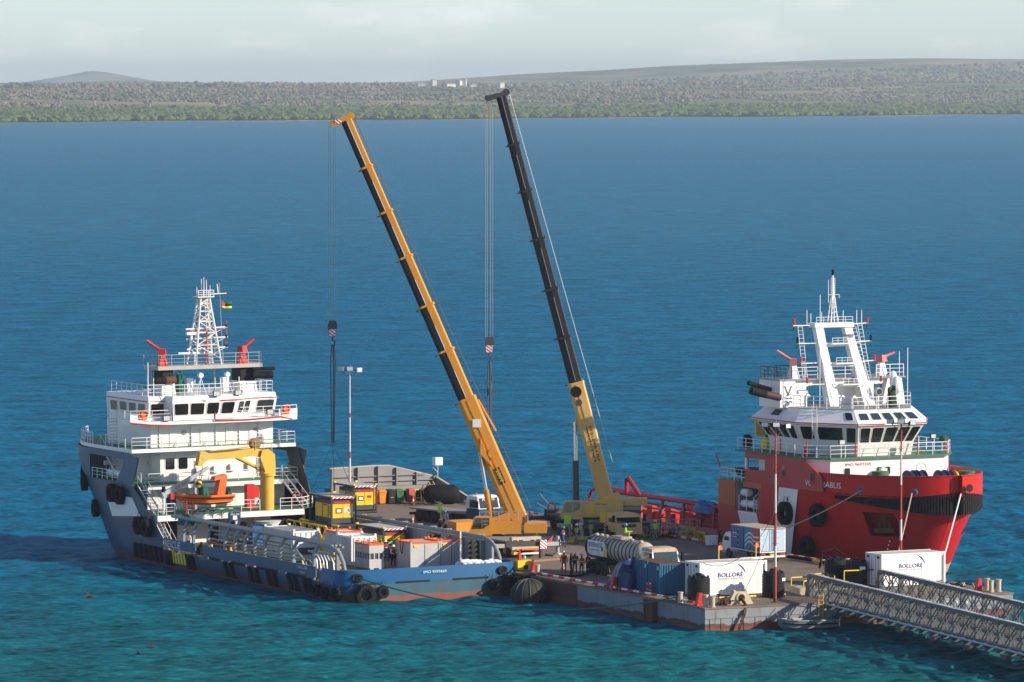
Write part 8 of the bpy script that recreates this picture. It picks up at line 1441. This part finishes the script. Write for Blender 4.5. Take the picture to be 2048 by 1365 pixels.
# ---------------------------------------------------------------- floating things and ropes
buoy = thing('mooring_buoy', 'big dark netted mooring buoy floating between the blue stern and the barge', 'buoy', (1.35, 421.6, .55), 20); MB().ball((0, 0, 0), 1.5, 1.35, 1.3, 22, 12).obj('float', paint('dark_buoy', (.035, .035, .032), .75, dirt=.5, dcol=(.08, .075, .06), streak=False), buoy); m = MB()
for k in range(7): a = k * PI / 7; m.tube([(1.53 * math.cos(b) * math.cos(a), 1.38 * math.cos(b) * math.sin(a), 1.33 * math.sin(b)) for b in [2 * PI * j / 24 for j in range(24)]], .035, 4, closed=True)
m.obj('net_rope', WIRE, buoy); MB().tor((1.3, -.6, .0), .3, .12, 14, 6, 'x').obj('net_tyre', TYREM, buoy)
dg = thing('dinghy', 'small grey open boat with outboard moored under the near barge side', 'boat', G(8.25, -1.25, .05), G.deg - 4)
GB = paint('dinghy_grey', (.20, .225, .22), .5, dirt=.4); rings = []
for x, w, zk, zs_ in ((-2.45, .05, .3, .78), (-2.0, .5, -.1, .7), (-1.0, .85, -.3, .6), (.8, .92, -.32, .56), (2.3, .85, -.28, .56)): rings.append([(x, -w, zs_), (x, -w * .85, zk + .3), (x, 0, zk), (x, w * .85, zk + .3), (x, w, zs_), (x, w * .88, zs_), (x, w * .7, zk + .42), (x, 0, zk + .3), (x, -w * .7, zk + .42), (x, -w * .88, zs_)])
MB().loft(rings).obj('hull', GB, dg)
for s_ in (-1, 1): MB().tube([(-2.45, s_ * .05, .79), (-2.0, s_ * .5, .71), (-1, s_ * .86, .61), (.8, s_ * .93, .57), (2.3, s_ * .86, .57)], .05, 6).obj('gunwale', STEEL, dg); MB().tube([(-2.2, -.36, .42), (-1, -.88, .36), (.8, -.95, .32), (2.3, -.88, .32)] if s_ < 0 else [(-2.2, .36, .42), (-1, .88, .36), (.8, .95, .32), (2.3, .88, .32)], .05, 6).obj('black_stripe', BLACK, dg)
MB().hexa([(.5, -.6, .5), (2.2, -.7, .5), (2.2, .7, .5), (.5, .6, .5)], [(.9, -.5, .8), (2.1, -.6, .62), (2.1, .6, .62), (.9, .5, .8)]).obj('cover', DGREY, dg); MB().hexa([(2.3, -.2, .5), (2.75, -.2, .5), (2.75, .2, .5), (2.3, .2, .5)], [(2.35, -.15, 1.05), (2.8, -.15, 1.0), (2.8, .15, 1.0), (2.35, .15, 1.05)]).obj('outboard', BLUED, dg); MB().box(2.75, 2.85, -.12, .12, -.3, .9).obj('outboard_leg', WHITE, dg); [MB().box(x, x + .25, -.75, .75, .38, .43).obj('thwart', WOOD, dg) for x in (-1.2, -.2)]
dgr = MB().tube([G(5.9, -1.2, .8), G(6.1, -.2, 1.3), G(6.4, .2, DZ + .02)], .03, 5).obj('mooring_rope', ROPEM); tag(dgr, 'short rope tying the grey dinghy to the barge', 'rope')
t = thing('boarding_ladder', 'yellow ladder down the barge side above the dinghy', 'ladder', G(10.2, -.12, .1), G.deg); vladder(t, (0, 0, 0), 2.4, .4, mat=YELS)
def rope(label, a, b, sag, r=.05, mat=None):
    a, b = Vector(a), Vector(b); n_ = 24; o = MB().tube([a.lerp(b, i / n_) - Vector((0, 0, sag * 4 * (i / n_) * (1 - i / n_))) for i in range(n_ + 1)], r, 6).obj('mooring_rope', mat or ROPEM); return tag(o, label, 'rope', 'mooring ropes')
rope('green mooring rope sagging from the blue stern to the barge corner', B(-6.75, -.15, 2.0), G(.3, 4.55, DZ + .5), 1.75, .06, ROPEG)
rope('pale mooring rope from the red bow down to the barge behind the box truck', S(-rhb(60.6, 7.4) - .1, -60.6, 7.55), G(26.7, 44, DZ + .3), .5, .055)
rope('pale mooring rope from the red bow passing behind the light pole', S(-rhb(64.6, 7.4) - .1, -64.6, 7.55), G(26.6, 16.5, DZ + .3), .15, .055)
rope('taut white mooring rope from the red bow tip to the barge', S(rhb(66.4, 7.4), -66.5, 7.7), G(26.5, 9.2, DZ + .6), .1, .06, WHITE)
rope('thin stay wire from the front light pole to the anchor fairlead', G(7.15, 1.7, DZ + 7.5), G(4.4, 1.6, DZ + 1.1), .6, .02, WIRE); rope('stay wire draped from the front light pole over the white container', G(7.15, 1.7, DZ + 7.0), G(4.0, 7.7, DZ + 2.7), 1.6, .02, WIRE)
rope('mooring line running from the far barge edge out to the red stern', G(27.2, 74, DZ + .6), S(-6.5, -2.5, 2.4), .4, .05); rope('upper mooring line from the barge to the red stern', G(27.2, 78, DZ + 1.0), S(-6.0, -2.2, 3.2), .3, .05)
# birds low over the water
BIRD = paint('bird_dark', (.06, .05, .045), .8, noise2=0); 
for i, (lab, px, py, z, s_, a) in enumerate((('dark seabird with wings raised skimming the water left of the blue ship', 177, 1196, 1.6, 1.0, 30), ('dark seabird sitting low over the teal water', 297, 1297, .5, .75, 0), ('dark seabird behind the other over the teal water', 275, 1311, .3, .55, 160))):
    y = (42 - z) / ((py - 170) / 10400); x = (px - 1024) / 10400 * y
    t = thing('seabird', lab, 'bird', (x, y, z), a, 'seabirds over the water'); m = MB(); m.loft([[(q, r * math.cos(k), r * math.sin(k)) for k in [2 * PI * j / 8 for j in range(8)]] for q, r in ((-.45, .02), (-.3, .07), (0, .13), (.25, .1), (.36, .06), (.48, .055), (.55, .02))])
    m.loft([[(-.1, .08, .05), (.14, .08, .05), (.14, .08, .08), (-.1, .08, .08)], [(-.12, .5, .3), (.06, .5, .3), (.06, .5, .32), (-.12, .5, .32)], [(-.2, .95, .45), (-.15, .95, .45), (-.15, .95, .46), (-.2, .95, .46)]]); m.loft([[(-.1, -.08, .05), (.14, -.08, .05), (.14, -.08, .08), (-.1, -.08, .08)], [(-.12, -.5, .1), (.06, -.5, .1), (.06, -.5, .12), (-.12, -.5, .12)], [(-.2, -.9, .02), (-.15, -.9, .02), (-.15, -.9, .03), (-.2, -.9, .03)]]); o = m.obj('bird_body', BIRD, t); t.scale = (s_,) * 3
